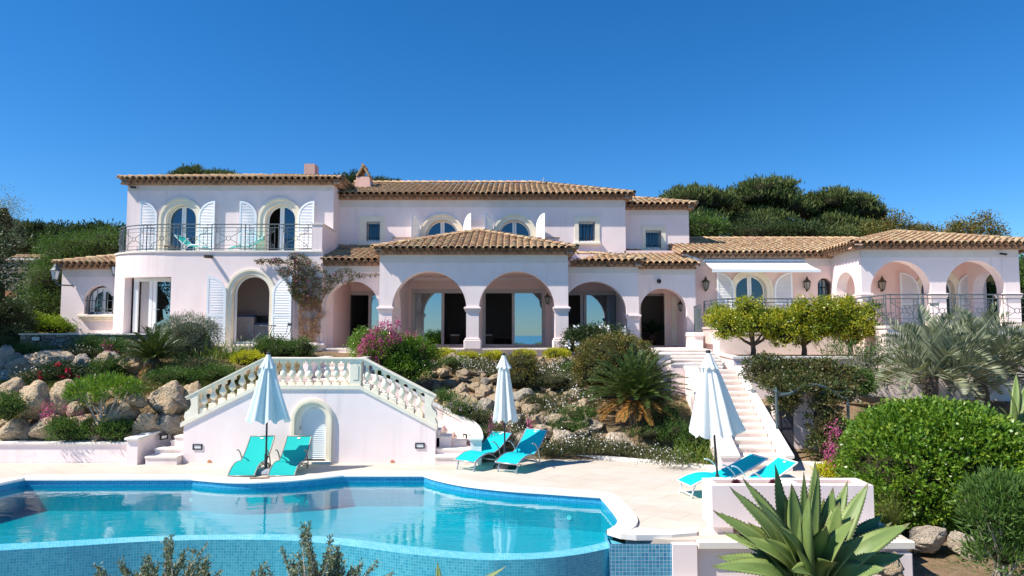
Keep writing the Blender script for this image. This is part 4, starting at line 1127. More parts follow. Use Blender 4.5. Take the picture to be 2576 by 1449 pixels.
mb = MB(); strip(mb, edge, -.17, -.012); mb.build('tile_band', M['mosaic_blue'], PR, uv=True)
mb = MB(); strip(mb, edge, -.66, -.17); strip(mb, wi, -.66, -.121); strip(mb, [edge[-1], wi[0]], -.66, -.1); strip(mb, [wi[-1], edge[0]], -.66, -.02)
fl_ = [(*p, -.65) for p in edge] + [(*p, -.65) for p in wi]
tr = tessellate_polygon([[Vector(p) for p in fl_]])
for t in tr:
    mb.uv[len(mb.f)] = [fl_[i][:2] for i in t]; mb.add([fl_[i] for i in t], [(0,1,2)])
mb.build('basin', M['basin'], PR, uv=True)
mb = MB(); u = 0
for i in range(len(wi)-1):
    l = math.dist(wi[i], wi[i+1])
    mb.quad((*wi[i],-.118),(*wi[i+1],-.118),(*wo[i+1],-.128),(*wo[i],-.128), uv=[(u,0),(u+l,0),(u+l,.2),(u,.2)]); u += l
mb.build('infinity_edge', M['mosaic_top'], PR, uv=True)
mb = MB(); strip(mb, wo, -2.9, -.128); mb.build('infinity_wall', M['mosaic'], PR, uv=True)
# pier of mosaic at the right end and its plastered neighbour
YD = 10.5
xa, xb, xc = XP(1581,1400,YD-.08), XP(1690,1400,YD-.08), XP(1750,1400,YD-.05)
mb = MB(); zb = -.035
def uvbox(x0,x1,y0,y1,z0,z1):
    mb.quad((x0,y0,z0),(x1,y0,z0),(x1,y0,z1),(x0,y0,z1), uv=[(x0,z0),(x1,z0),(x1,z1),(x0,z1)])
    for x in (x0,x1): mb.quad((x,y0,z0),(x,y1,z0),(x,y1,z1),(x,y0,z1), uv=[(y0,z0),(y1,z0),(y1,z1),(y0,z1)])
uvbox(xa-.28, xb, YD-.08, YD+.5, -1.6, zb); mb.build('mosaic_pier', M['mosaic_pier'], PR, uv=True)
mb = MB(); mb.box(xb+.001, xc, YD-.12, YD+.4, -.58, zb); mb.build('plaster_pier', M['stucco_wall'], PR)
mb = MB(); mb.bbox(xb-.05, xc+.03, YD-.25, YD-.12, -.66, -.581, .02); mb.build('stone_ledge', M['limestone'], PR)
# coping: raised stone band outside the water's edge
out = []
for i in range(len(edge)):
    a = Vector(edge[max(i-1,0)]); b = Vector(edge[min(i+1,len(edge)-1)]); d = (b-a).normalized(); n = Vector((d.y, -d.x))
    out.append(n)
if sum(n.y for n in out) < 0: out = [-n for n in out]
wd = [.30 + .12*sm(2.2, 3.2, p[0]) for p in edge]
co = [tuple(Vector(p)+n*w) for p, n, w in zip(edge, out, wd)]
ci = [tuple(Vector(p)-n*.03) for p, n in zip(edge, out)]
mb = MB()
for i in range(len(edge)-1):
    a, b, c_, d = ci[i], ci[i+1], co[i+1], co[i]
    am, bm_ = edge[i], edge[i+1]
    mb.quad((*am,.045),(*bm_,.045),(*c_,.045),(*d,.045)); mb.quad((*a,.015),(*b,.015),(*bm_,.045),(*am,.045))
    mb.quad((*a,-.012),(*b,-.012),(*b,.015),(*a,.015)); mb.quad((*a,-.012),(*am,-.012),(*bm_,-.012),(*b,-.012)); mb.quad((*d,.045),(*c_,.045),(*c_,-.005),(*d,-.005))
p0 = edge[0]
cpol = [g2(1527,1340), g2(1560,1350), g2(1600,1354), g2(1690,1353), g2(1752,1348), g2(1752,1338), g2(1690,1340), g2(1640,1338), g2(1600,1335), co[0], edge[0]]
mb.prism(cpol, -.034, .05)
mb.build('coping', M['cap'], PR)
for px, py in ((266,1240),(1422,1262),(760,1236)):
    m2 = MB(); c = G(px, py, -.12); k = min(range(len(edge)), key=lambda i: (edge[i][0]-c.x)**2+(edge[i][1]-c.y)**2); e = Vector((*edge[k], -.42)); n = Vector((*out[k], 0))
    t_ = Vector((n.y,-n.x,0)); m2.add([e-n*.012]+[e-n*.012+(t_*math.cos(2*PI*j/14)+Vector((0,0,1))*math.sin(2*PI*j/14))*.05 for j in range(14)], [(0,1+j,1+(j+1)%14) for j in range(14)])
    m2.build('pool_lamp', M['alu_white'], PR)
mb = MB(); mb.poly([(*p, -.12) for p in edge] + [(*p, -.12) for p in wi])
w_ = mb.build('pool_water', M['water']); tag(w_, 'clear turquoise pool water with light ripples', 'water', kind='structure')
# paving
xk = lambda px, py: g2(px, py)
back = [(-16,16.61), (XP(1208,1157,16.61),16.61), xk(1357,1149), xk(1500,1154), xk(1610,1163), xk(1716,1172), xk(1832,1183), xk(1838,1160), xk(1995,1160), xk(2004,1150), xk(2112,1150), xk(2120,1205), xk(2160,1250), (6.1,11.8), (5.98,YD)]
dk = back + [(xc,YD), (xb,YD)] + [co[0]] + [tuple(p) for p in co[1:]] + [(-16, co[-1][1])]
mb = MB(); mb.prism(dk, -.12, 0.0)
do = mb.build('pool_deck', M['deck']); tag(do, 'pale travertine terrace round the pool', 'terrace', kind='structure')
mb = MB(); mb.box(xc+.001, 5.96, YD+.0, YD+.25, -1.0, -.121); mb.bbox(5.6, 5.97, YD-.1, YD-.001, -.9, -.16, .02)
thing1(mb, 'deck_wall', M['stucco_wall'], 'low pink wall under the front edge of the paving behind the big agave', 'wall')
mb = MB(); mb.bbox(xc+.02, 6.0, YD-.12, YD+.0, -.105, .004, .01); thing1(mb, 'deck_edging', M['limestone'], 'thin stone edging along the front of the paving below the pink trough', 'edging')
mb = MB()
kb = cat([xk(1340,1150), xk(1357,1149), xk(1500,1154), xk(1610,1163), xk(1716,1172), xk(1830,1183)], 4)
for a, b in zip(kb[:-1], kb[1:]):
    d = (Vector(b)-Vector(a)); n = Vector((-d.y, d.x)).normalized()*.05; c = (Vector(a)+Vector(b))/2; mb.obox((c.x,c.y,.03), (*(d/2*.985),0), (*n,0), (0,0,.05))
thing1(mb, 'kerb', M['cap'], 'low pale stone kerb between the paving and the flower slope', 'kerb')

# ------------------------------------------------------------------ double garden staircase
YS0 = 16.6
SR = empty('garden_staircase', (-4.9, YS0, 0), 'pink double staircase with cream stone balustrade and arched white door', 'staircase')
bp = lambda mb, n, m, **k: mb.build(n, m, SR, **k)
X = lambda px, py=1060: XP(px, py, YS0); Z = lambda py: ZP(py, YS0)
def pl(pts):
    q = [(X(a, b), Z(b)) for a, b in pts]
    return lambda x: lerp(q, x)
strg = [(455,1074),(646,978),(904,978),(1099,1081)]
s_lo, s_hi = pl(strg), pl([(a, b-10) for a, b in strg])
r_lo, r_hi = pl([(466,1007),(661,908),(911,908),(1093,1004)]), pl([(466,998),(661,899),(911,899),(1094,995)])
DC = X(786); DA = X(822.5)-DC; dz0, dzs = .05, Z(1019)-DA
mb = MB(); wall(mb, X(461,1100), X(1095,1100), -.1, lambda x: s_lo(x)+.01, [arch_hole(DC,DA,dz0,dzs)], fy(YS0), .24, us=[X(646,978),X(904,978)]); bp(mb, 'wall', M['stucco_wall'])
mb = MB(); ring(mb, arch_path(DC,DA,0,dzs,-.015), arch_path(DC,DA,0,dzs,.07), fy(YS0), -.03, .12); ring(mb, arch_path(DC,DA,0,dzs,.07), arch_path(DC,DA,0,dzs,.125), fy(YS0), -.065, .02); ring(mb, arch_path(DC,DA,0,dzs,.125), arch_path(DC,DA,0,dzs,.16), fy(YS0), -.045, .02); bp(mb, 'door_surround', M['cream'])
mb = MB(); mb.bbox(DC-DA-.1, DC+DA+.12, YS0-.1, YS0+.2, -.01, .05, .01); bp(mb, 'door_step', M['limestone'])
mb = MB(); ring(mb, arch_path(DC,DA-.065,.06,dzs,0), arch_path(DC,DA-.005,.06,dzs,0), fy(YS0), .07, .12); dor = bp(mb, 'door', M['white'])
mb = MB(); z = .09
while z < dzs+DA-.1:
    hwid = DA-.07 if z < dzs else math.sqrt(max(.001, (DA-.07)**2-(z-dzs)**2))
    mb.quad((DC-hwid,YS0+.085,z-.012),(DC+hwid,YS0+.085,z-.012),(DC+hwid,YS0+.11,z+.045),(DC-hwid,YS0+.11,z+.045)); z += .05
mb.build('louvres', M['white'], dor)
mb = MB(); mb.box(DC-DA+.02, DC-DA+.07, YS0+.045, YS0+.07, .78, .86); mb.box(DC+DA-.12, DC+DA-.06, YS0+.045, YS0+.07, .93, 1.0); mb.build('latch', M['alu'], dor)
def band(mb, lo, hi, xs_, y0, y1):
    for a, b in zip(xs_[:-1], xs_[1:]):
        mb.add([(a,y0,lo(a)),(b,y0,lo(b)),(b,y1,lo(b)),(a,y1,lo(a)),(a,y0,hi(a)),(b,y0,hi(b)),(b,y1,hi(b)),(a,y1,hi(a))], [(0,3,2,1),(4,5,6,7),(0,1,5,4),(1,2,6,5),(2,3,7,6),(3,0,4,7)])
mb = MB(); band(mb, s_lo, s_hi, [X(455),X(646),X(904),X(1099)], YS0-.035, YS0+.27); bp(mb, 'string_course', M['balu'])
mb = MB(); band(mb, r_lo, lambda x: r_hi(x)-.03, [X(467),X(661),X(911),X(1093)], YS0-.01, YS0+.23); band(mb, lambda x: r_hi(x)-.029, r_hi, [X(465),X(661),X(911),X(1095)], YS0-.04, YS0+.26); bp(mb, 'handrail', M['balu'])
prof = [(.055,0),(.055,.02),(.075,.06),(.035,.10),(.033,.16),(.06,.22),(.092,.30),(.097,.37),(.088,.45),(.055,.58),(.040,.68),(.037,.74),(.056,.77),(.040,.80),(.045,.84)]
pb = MB(); pb.lathe([(r_, z) for r_, z in prof], (0,0,0), 14)
bal_px = [510.6,533.5,557,580.6,604.8,629,650.6, 687,709,731.8,753.6,775.6,798,820.6,842.6,865.6, 921,943,965.6,988,1010,1031.8,1053.6]
for i, px in enumerate(bal_px):
    x = X(px, 960); zb_, zt_ = s_hi(x), r_lo(x); hb = .055 if 687 <= px < 880 else .10
    m2 = MB(); h = zt_-zb_-hb-.02
    m2.lathe([(r_*.9, z/.84*(h-.03)) for r_, z in prof], (x,YS0+.11,zb_+hb), 14)
    m2.bbox(x-.085, x+.085, YS0+.025, YS0+.195, zb_-.06, zb_+hb, .008); m2.box(x-.07, x+.07, YS0+.04, YS0+.18, zb_+hb+h-.04, zt_+.03)
    bp(m2, 'baluster', M['balu'], smooth=False)
for (p0_, p1_) in ((663,688),(879,908)):
    m2 = MB(); m2.bbox(X(p0_,940), X(p1_,940), YS0+.0, YS0+.23, Z(969), Z(907), .01); a, b = X(p0_+7,940), X(p1_-7,940)
    m2.add([(a,YS0-.012,Z(955)),(b,YS0-.012,Z(955)),(b,YS0-.012,Z(918)),((a+b)/2,YS0-.012,Z(914)),(a,YS0-.012,Z(918))], [(0,1,2,3,4)])
    bp(m2, 'newel', M['balu'])
def scroll(pts):
    m2 = MB(); q = [(X(a,b), Z(b)) for a, b in pts]
    for y in (YS0-.02, YS0+.24):
        m2.poly([(x, y, z) for x, z in q])
    for i in range(len(q)):
        (a, za), (b, zb2) = q[i], q[(i+1) % len(q)]; m2.quad((a,YS0-.02,za),(b,YS0-.02,zb2),(b,YS0+.24,zb2),(a,YS0+.24,za))
    bp(m2, 'scroll_newel', M['balu'])
scroll([(1068,985),(1092,1000),(1086,1010),(1084,1020),(1088,1029),(1096,1036),(1098,1046),(1094,1054),(1099,1066),(1098,1076),(1068,1060)])
scroll([(498,988),(477,1000),(481,1010),(481,1020),(476,1030),(466,1037),(463,1048),(466,1056),(458,1066),(457,1073),(498,1052)])
# steps: three straight ones at each foot, then treads behind the wall up to the landing
def step(x0, x1, y0, y1, z0, z1):
    m2 = MB(); m2.box(x0+.015, x1-.015, y0+.025, y1-.001, z0, z1-.045); o = bp(m2, 'step', M['riser'])
    m2 = MB(); m2.bbox(x0, x1, y0, y1, z1-.044, z1, .008); m2.build('tread', M['limestone'], o)
xl, xr_ = X(461,1100), X(1095,1100)
for k, (pxl, pxr) in enumerate(((362,1204),(385,1192),(425,1180))):
    y0 = 16.32+.34*k; z1 = .20+.135*k
    step(XP(pxl,1120,y0)+.02, xl-.002, y0, 18.0-.001*k, -.05 if k == 0 else z1-.134, z1); step(xr_+.002, XP(pxr,1120,y0)-.06, y0, 18.0-.001*k, -.05 if k == 0 else z1-.134, z1)
n = 9
for k in range(n):
    z1 = .60+(1.78-.60)*k/(n-1)
    xa_ = xl-.35+(X(640)-xl+.35)*k/(n-1); step(xa_, X(646) if k < n-1 else X(904)+.0, 16.85, 17.98, .0, z1-.001*k) if k < n-1 else step(X(640), X(908), 16.85, 18.15, 0, 1.78)
    if k < n-1:
        xb_ = xr_+.35+(X(908)-xr_-.35)*k/(n-1); step(X(905), xb_, 16.851, 17.981, .0, z1-.001*k)
m2 = MB(); m2.box(xr_-.2, xr_+.348, 17.36, 17.97, 0, .585); bp(m2, 'step_core', M['riser']); m2 = MB(); m2.box(xl-.348, xl+.2, 17.36, 17.97, 0, .585); bp(m2, 'step_core', M['riser'])
# rear walls that follow the stairs, curving out to a low pillar at each foot
def rear(side):
    pts = [( -8.98,16.45,.60),(-8.93,16.9,.66),(-8.72,17.4,.74),(-8.3,17.85,.90),(-7.7,18.0,1.14),(X(640)-.1,18.05,1.98),(XP(783,950,18.2),18.1,1.98)] if side < 0 else \
          [( XP(1206,1090,16.45)-.08,16.45,.60),(XP(1204,1090,16.9)-.06,16.9,.70),(XP(1183,1060,17.4),17.4,.86),(XP(1140,1040,17.85),17.85,1.06),(XP(1100,1024,18.0),18.0,1.24),(X(910)+.15,18.05,1.98),(XP(880,950,18.2),18.1,1.98)]
    c2 = cat([p[:2] for p in pts], 4); zz = cat([(p[2], 0) for p in pts], 4)
    w, c = MB(), MB()
    for i in range(len(c2)-1):
        a, b = Vector(c2[i]), Vector(c2[i+1]); d = (b-a).normalized(); nn = Vector((-d.y, d.x))*(.11 if side < 0 else -.11)
        if i and True: pass
        for mbx, z0a, z0b, z1a, z1b, k in ((w, -.1, -.1, zz[i][0]-.05, zz[i+1][0]-.05, 1), (c, zz[i][0]-.05, zz[i+1][0]-.05, zz[i][0], zz[i+1][0], 1.35)):
            e = nn*k
            q = [(*(a-e),z0a),(*(b-e),z0b),(*(b+e),z0b),(*(a+e),z0a),(*(a-e),z1a),(*(b-e),z1b),(*(b+e),z1b),(*(a+e),z1a)]
            mbx.add(q, [(0,3,2,1),(4,5,6,7),(0,1,5,4),(2,3,7,6)] + ([(3,0,4,7)] if i == 0 else []) + ([(1,2,6,5)] if i == len(c2)-2 else []))
    p = pts[0]
    w.box(p[0]-.13, p[0]+.13, p[1]-.1, p[1]+.25, -.1, p[2]-.02); c.bbox(p[0]-.17, p[0]+.17, p[1]-.15, p[1]+.27, p[2]-.019, p[2]+.04, .01)
    bp(w, 'side_wall', M['stucco_wall']); bp(c, 'side_wall_cap', M['cap'])
rear(-1); rear(1)
# flight from the landing to the arcade
ux0, ux1 = XP(783,940,18.4), XP(880,940,18.4)
for k in range(4): step(ux0, ux1, 18.12+.36*k, 20.0, 1.5, 1.905+.125*k)
m2 = MB(); m2.box(ux0-.2, ux0-.01, 18.12, 20.6, 1.2, 2.42); m2.box(ux1+.01, ux1+.2, 18.12, 20.6, 1.2, 2.42); bp(m2, 'side_wall', M['stucco_wall'])
m2 = MB(); m2.box(ux0-.3, ux1+.3, 20.0, 25.3, 1.5, 2.275); po = m2.build('path', M['limestone']); tag(po, 'stone path from the double staircase to the arcade', 'path', kind='structure')
for k in range(2): step(XP(803,885,25.3), XP(905,885,25.3), 25.25+.36*k, 26.0, 2.0, 2.40+.13*k)
m2 = MB(); m2.add([(XP(790,890,25.3),24.6,1.8),(XP(803,890,25.3),24.6,1.8),(XP(803,890,25.3),26,1.8),(XP(790,890,25.3),26,1.8),(XP(790,890,25.3),24.6,2.25),(XP(803,890,25.3),24.6,2.25),(XP(803,890,25.3),26,2.75),(XP(790,890,25.3),26,2.75)], [(0,1,5,4),(1,2,6,5),(2,3,7,6),(3,0,4,7),(4,5,6,7)]); bp(m2, 'side_wall', M['white'])
for px, py in ((527,1155),(987,1153)):
    m2 = MB(); q = P(px,py,YS0); m2.tube([(q.x,YS0-.02,.03),(q.x,YS0+.03,.03)], .045, 10); bp(m2, 'drain_pipe', M['terracotta'])
# low pink garden wall at the left
mb = MB(); xw = XP(346,1130,16.5); mb.box(-16, xw-.05, 16.62, 16.86, -.1, .43); o = thing1(mb, 'garden_wall', M['stucco_wall'], 'long low pink wall along the back of the paving under the boulders', 'wall')
mb = MB(); mb.v = []; mb.bbox(-16-o.location.x, xw-.05-o.location.x, 16.58-o.location.y, 16.9-o.location.y, .431-o.location.z, .485-o.location.z, .01); c = mb.build('wall_cap', M['cap']); c.parent = o

# ------------------------------------------------------------------ stone staircase at the right
RR = empty('stone_staircase', (5.7, 15.75, 0), 'long pale straight staircase with plain side walls climbing to the entrance', 'staircase')
rp = lambda mb, n, m, **k: mb.build(n, m, RR, **k)
def xlr(y):
    t = (y-15.75)/4.75; return 5.16+.38*t, 6.13+.47*t
def rstep(x0, x1, x2, x3, y0, y1, z0, z1):
    m2 = MB(); m2.prism([(x0+.005,y0+.03),(x1-.005,y0+.03),(x3-.005,y1),(x2+.005,y1)], z0, z1-.045); o = rp(m2, 'step', M['riser'])
    m2 = MB(); m2.prism([(x0,y0),(x1,y0),(x3,y1),(x2,y1)], z1-.044, z1); m2.build('tread', M['limestone'], o)
NS = 15
for k in range(NS):
    y0, y1 = 15.75+.32*k, 15.75+.32*(k+1)+.03
    a, b = xlr(y0); c_, d = xlr(y1); rstep(a-.05, b+.05, c_-.05, d+.05, y0, y1, -.05 if k == 0 else .135*(k-1), .135*(k+1))
zt2 = .135*NS
ups = [(20.55,1744,1813),(20.95,1742,1813),(21.4,1684,1806),(22.0,1683,1800),(22.7,1682,1794),(23.5,1652,1788)]
for k, (y0, pa, pb_) in enumerate(ups):
    z1 = zt2+(ZP0-.012-zt2)*(k+1)/len(ups); rstep(XP(pa,900,y0), XP(pb_,900,y0)+.05, XP(pa,900,y0), XP(pb_,900,y0)+.45, y0, 27.0 if k == 5 else ups[k+1][0]+.6, 1.2, z1)
def stringer(bx0, bx1, tx0, tx1, y0, y1, zb, ztp):
    w, c = MB(), MB()
    q = [(bx0,y0),(bx1,y0),(tx1,y1),(tx0,y1)]; zz = [zb,zb,ztp,ztp]
    w.add([(x,y,-.15) for x, y in q]+[(x,y,z-.05) for (x,y), z in zip(q, zz)], [(0,1,5,4),(1,2,6,5),(2,3,7,6),(3,0,4,7),(4,5,6,7)])
    e = [(-.03,-.03),(.03,-.03),(.03,.05),(-.03,.05)]
    c.add([(x+ex,y+ey,z-.049) for (x,y), z, (ex,ey) in zip(q, zz, e)]+[(x+ex,y+ey,z+.012) for (x,y), z, (ex,ey) in zip(q, zz, e)], [(0,3,2,1),(0,1,5,4),(1,2,6,5),(2,3,7,6),(3,0,4,7),(4,5,6,7)])
    rp(w, 'side_wall', M['stucco_wall']); rp(c, 'side_wall_cap', M['cap'])
yb_, yt_ = 15.62, 20.4
stringer(XP(1813,1150,yb_), 5.11, XP(1722,920,yt_), xlr(yt_)[0]-.05, yb_, yt_, ZP(1146,yb_), ZP(920,yt_))
stringer(6.18, XP(1993,1150,yb_), xlr(yt_)[1]+.05, XP(1862,923,yt_), yb_, yt_, ZP(1147,yb_), ZP(922,yt_))
m2 = MB(); m2.box(XP(1682,930,20.7)+.0, XP(1742,930,20.7), 20.45, 20.9, .6, ZP(918,20.45)); m2.box(XP(1646,900,21), XP(1682,900,21), 20.75, 21.3, .6, ZP(889,20.75)-.05); rp(m2, 'side_wall', M['stucco_wall'])
m2 = MB(); m2.bbox(XP(1644,900,21)-.02, XP(1683,900,21)+.02, 20.7, 23.6, ZP(889,20.75)-.049, ZP(889,20.75), .01); m2.box(XP(1682,930,20.7), XP(1742,930,20.7), 20.42, 20.93, ZP(918,20.45)+.001, ZP(918,20.45)+.05); rp(m2, 'side_wall_cap', M['cap'])

# ------------------------------------------------------------------ right terrace, planter and retaining walls
TR = empty('terrace_wall', (13, 23, 1), 'tall pink retaining wall carrying the right hand terrace with a planter ledge', 'wall')
tp = lambda mb, n, m, **k: mb.build(n, m, TR, **k)
tpoly = [(7.57,25.0),(12.75,25.0),(12.2,22.3),(21,22.3),(21,28.0),(7.57,28.0)]
mb = MB(); mb.prism(tpoly, .3, ZW-.1); tp(mb, 'retaining_wall', M['stucco_wall'])
mb = MB(); mb.prism([(7.53,24.95),(12.70,24.95),(12.15,22.24),(21,22.24),(21,28.0),(7.53,28.0)], ZW-.099, ZW-.005); tp(mb, 'terrace_slab', M['limestone'])
mb = MB()
for (x0, y0, x1, y1) in ((7.57,25,12.75,25),(12.2,22.3,21,22.3)): mb.box(x0+.02, x1-.02, y0-.02, y0-.001, ZW-.30, ZW-.101)
tp(mb, 'slab_band', M['cap'])
mb = MB(); mb.prism([(6.95,21.5),(21,21.5),(21,22.6),(12.2,22.6),(12.4,24.99),(7.55,24.99)], -.2, 2.30); mb.box(6.92, 21, 21.44, 21.5, -.2, 2.03); tp(mb, 'planter_wall', M['stucco_wall'])
mb = MB(); mb.prism([(6.9,21.44),(21,21.44),(21,21.75),(7.2,21.75),(7.75,24.99),(7.5,24.99)], 2.301, 2.38); mb.box(12.3, 21, 21.751, 22.29, 2.30, 2.34); tp(mb, 'planter_cap', M['cap'])
mb = MB(); mb.prism([(7.2,21.76),(12.3,21.76),(12.5,24.98),(7.7,24.98)], 2.301, 2.33); tp(mb, 'soil', M['soil'])
mb = MB(); a = XP(2510,980,21.44); mb.box(XP(2562,975,21.4), XP(2570,975,21.4)+.02, 21.36, 21.44, ZP(985,21.4), ZP(958,21.4)); tp(mb, 'socket_box', M['cream'])
mb = MB(); xq = XP(1742,850,25.9); mb.box(xq, XP(1768,850,25.7), 25.7, 27.0, 2.4, ZP(846,25.8)); mb.bbox(xq-.04, XP(1768,850,25.7)+.05, 25.65, 27.0, ZP(846,25.8)+.001, ZP(836,25.8), .02); tp(mb, 'pedestal', M['stucco_wall'])
# ------------------------------------------------------------------ rubble wall at the left
mb = MB(); x0, x1 = XP(50,860,23.3), XP(410,860,23.3); mb.box(x0, x1, 23.3, 23.75, 1.6, 3.05); mb.box(x1-.4, x1, 23.751, 27.6, 1.6, 3.04); RW = thing1(mb, 'rubble_wall', M['rubble'], 'dark rubble stone retaining wall with thin slate coping at left', 'wall')
mb = MB(); l = RW.location; mb.box(x0-.03-l.x, x1+.05-l.x, 23.25-l.y, 27.6-l.y, 3.051-l.z, 3.10-l.z); c = mb.build('coping', M['limestone']); c.parent = RW

# ------------------------------------------------------------------ railings
def railing(name, label, path, z0, h=1.0, plen=1.22, double=True, group=None, skip=()):
    acc = [0]
    for a, b in zip(path[:-1], path[1:]): acc.append(acc[-1]+math.dist(a, b))
    L = acc[-1]
    def at(s, z):
        s = max(0, min(L, s))
        for i in range(len(path)-1):
            if s <= acc[i+1]+1e-9:
                t = (s-acc[i])/max(1e-9, acc[i+1]-acc[i]); a, b = path[i], path[i+1]
                return Vector((a[0]+(b[0]-a[0])*t, a[1]+(b[1]-a[1])*t, z0+z))
    root = empty(name, at(L/2, 0), label, 'railing', group)
    def line(mb, s0, z0_, s1, z1_, r, n=None):
        n = n or max(1, int(abs(s1-s0)/.15)); mb.tube([at(s0+(s1-s0)*i/n, z0_+(z1_-z0_)*i/n) for i in range(n+1)], r, 4)
    def ringm(mb, s, z, ra, r, n=14): mb.tube([at(s+ra*math.cos(2*PI*i/n), z+ra*math.sin(2*PI*i/n)) for i in range(n)], r, 4, closed=True)
    hr, br = MB(), MB()
    corners = [0]+[acc[i] for i in range(1, len(path)-1)]+[L]
    def full(mb, z, r):
        pts = sorted(set([round(L*i/int(L/.12), 4) for i in range(int(L/.12)+1)]+[round(c, 4) for c in corners])); mb.tube([at(s, z) for s in pts], r, 6)
    full(hr, h, .022); hr.build('handrail', M['iron'], root)
    full(br, h-.13, .014); br.build('crossbar', M['iron'], root); br = MB(); full(br, .08, .016); br.build('crossbar', M['iron'], root)
    # panels between sharp corners
    sharp = [0]
    for i in range(1, len(path)-1):
        d1 = (Vector(path[i])-Vector(path[i-1])).normalized(); d2 = (Vector(path[i+1])-Vector(path[i])).normalized()
        if d1.dot(d2) < .9: sharp.append(acc[i])
    sharp.append(L)
    for a, b in zip(sharp[:-1], sharp[1:]):
        n = max(1, round((b-a)/plen)); w = (b-a)/n
        for k in range(n+(1 if b == L else 0)):
            p = MB(); p.tube([at(a+k*w, 0), at(a+k*w, h)], .02, 6); p.build('post', M['iron'], root)
        for k in range(n):
            s0 = a+k*w; s1 = s0+w; g = min(.16, w*.14); q = MB(); zt, zb = h-.13, .08
            if w < .75:
                for i in range(1, 4): line(q, s0+w*i/4, zb, s0+w*i/4, zt, .011)
                ringm(q, s0+w/2, zt-.06, .045, .008)
            else:
                for s in (s0+g, s1-g): line(q, s, zb, s, h, .012)
                m = (s0+s1)/2; zm = (zt+zb)/2; aa, bb = s0+g, s1-g; rc = .085
                for (sx, sz) in ((aa,zb+.14),(bb,zb+.14),(aa,zt-.14),(bb,zt-.14)):
                    d = Vector((m-sx, zm-sz)); d = d.normalized(); line(q, sx, sz, m-d.x*rc, zm-d.y*rc, .011)
                ringm(q, m, zm, rc, .011)
                i_ = .16
                line(q, aa, zt-.14, bb, zt-.14, .009); line(q, aa, zb+.14, bb, zb+.14, .009)
                for s in (aa+i_, bb-i_): line(q, s, zb, s, zt, .009)
                for s in (aa+.07, bb-.07): ringm(q, s, zt-.07, .05, .008, 10); ringm(q, s, zb+.07, .05, .008, 10)
            q.build('panel', M['iron'], root)
    return root
bpth = [tw(acc[i], .09, 0)[:2] for i in range(1, len(path)-1)] + [(xr-.40, YTF+.09)]
railing('balcony_railing', 'curved grey iron railing on the upper balcony at left', bpth, ZT+.085, 1.03)
wpath = cat([(7.68,27.3),(7.62,26.4),(7.66,25.5),(7.95,25.12)], 4) + [(12.68,25.12),(12.28,22.42),(20.9,22.42)]
railing('terrace_railing', 'long grey iron railing round the right terrace behind the lemon trees', wpath, ZW, 1.01)
railing('stair_railing', 'short curved grey iron railing on the pedestal beside the entrance steps', cat([(XP(1746,800,26.9),26.9),(XP(1747,800,26.2)+.1,26.2),(XP(1762,800,25.75),25.75)], 3), ZP(836,25.8), ZP(768,25.8)-ZP(836,25.8), .3)

# ------------------------------------------------------------------ wall lanterns and recessed lights
def lantern(px, py, Y, label, mat='bronze', glass='lamp_dim', ax=(0,-1), s=1.0):
    q = P(px, py, Y); root = empty('wall_lantern', q, label, 'lantern', 'lanterns on the villa walls')
    d = Vector((*ax,0)); c = q+d*.2*s
    b = MB(); b.obox(q+d*.012, (Vector((d.y,-d.x,0))*.05), d*.012, (0,0,.12*s)); b.tube([q+d*.02+Vector((0,0,-.06*s)), q+d*.12*s+Vector((0,0,-.27*s)), c+Vector((0,0,-.25*s))], .014*s, 6); b.build('bracket', M[mat], root)
    g = MB(); g.lathe([(.075*s,-.18*s),(.125*s,.07*s)], c, 6); g.build('lamp_glass', M[glass], root)
    f = MB(); f.lathe([(.02*s,-.25*s),(.05*s,-.22*s),(.085*s,-.18*s),(.03*s,-.175*s)], c, 6)
    for i in range(6):
        t = 2*PI*i/6; f.tube([c+Vector((.079*s*math.cos(t),.079*s*math.sin(t),-.18*s)), c+Vector((.13*s*math.cos(t),.13*s*math.sin(t),.07*s))], .009*s, 4)
    f.lathe([(.15*s,.07*s),(.155*s,.09*s),(.10*s,.15*s),(.055*s,.18*s),(.06*s,.21*s),(.03*s,.24*s),(.012*s,.30*s)], c, 6); f.build('lamp_cage', M[mat], root)
    return root
lantern(1771,716,YW, 'bronze wall lantern left of the awning window', s=1.1)
lantern(2024,716,YW, 'bronze wall lantern right of the awning window beside the small grilled arch', s=1.1)
lantern(2211,716,YW, 'bronze wall lantern under the first arch of the right loggia', s=1.15)
lantern(1019,752,YPB, 'bronze wall lantern inside the left arch of the central porch', s=.95)
lantern(1387,752,27.2, 'dark wall lantern on the side wall of the central porch', ax=(-1,0), s=.85)
lantern(1721,770,28.0, 'bronze wall lantern inside the entrance arch', ax=(-1,0), s=.85)
lantern(306,678,27.55, 'black wall lantern on the curved corner of the left tower', 'iron_dark', 'lamp_glass', (-.7,-.7), 1.2)
q = P(139,690,27.0); lp = empty('garden_lamp', q, 'old grey lantern on a bracket at the corner of the left annex', 'lantern')
g = MB(); g.lathe([(.10,-.2),(.17,.12)], q, 6); g.build('lamp_glass', M['lamp_glass'], lp)
f = MB(); f.lathe([(.05,-.24),(.11,-.2)], q, 6); f.lathe([(.2,.12),(.2,.15),(.1,.27),(.08,.33),(.05,.36),(.02,.42)], q, 6)
for i in range(6): t = 2*PI*i/6; f.tube([q+Vector((.105*math.cos(t),.105*math.sin(t),-.2)), q+Vector((.175*math.cos(t),.175*math.sin(t),.12))], .012, 4)
f.build('lamp_cage', M['iron'], lp)
f = MB(); f.tube([q+Vector((0,0,-.24)), q+Vector((.1,.05,-.42)), q+Vector((.45,.45,-.42))], .03, 8); f.build('bracket', M['iron'], lp)
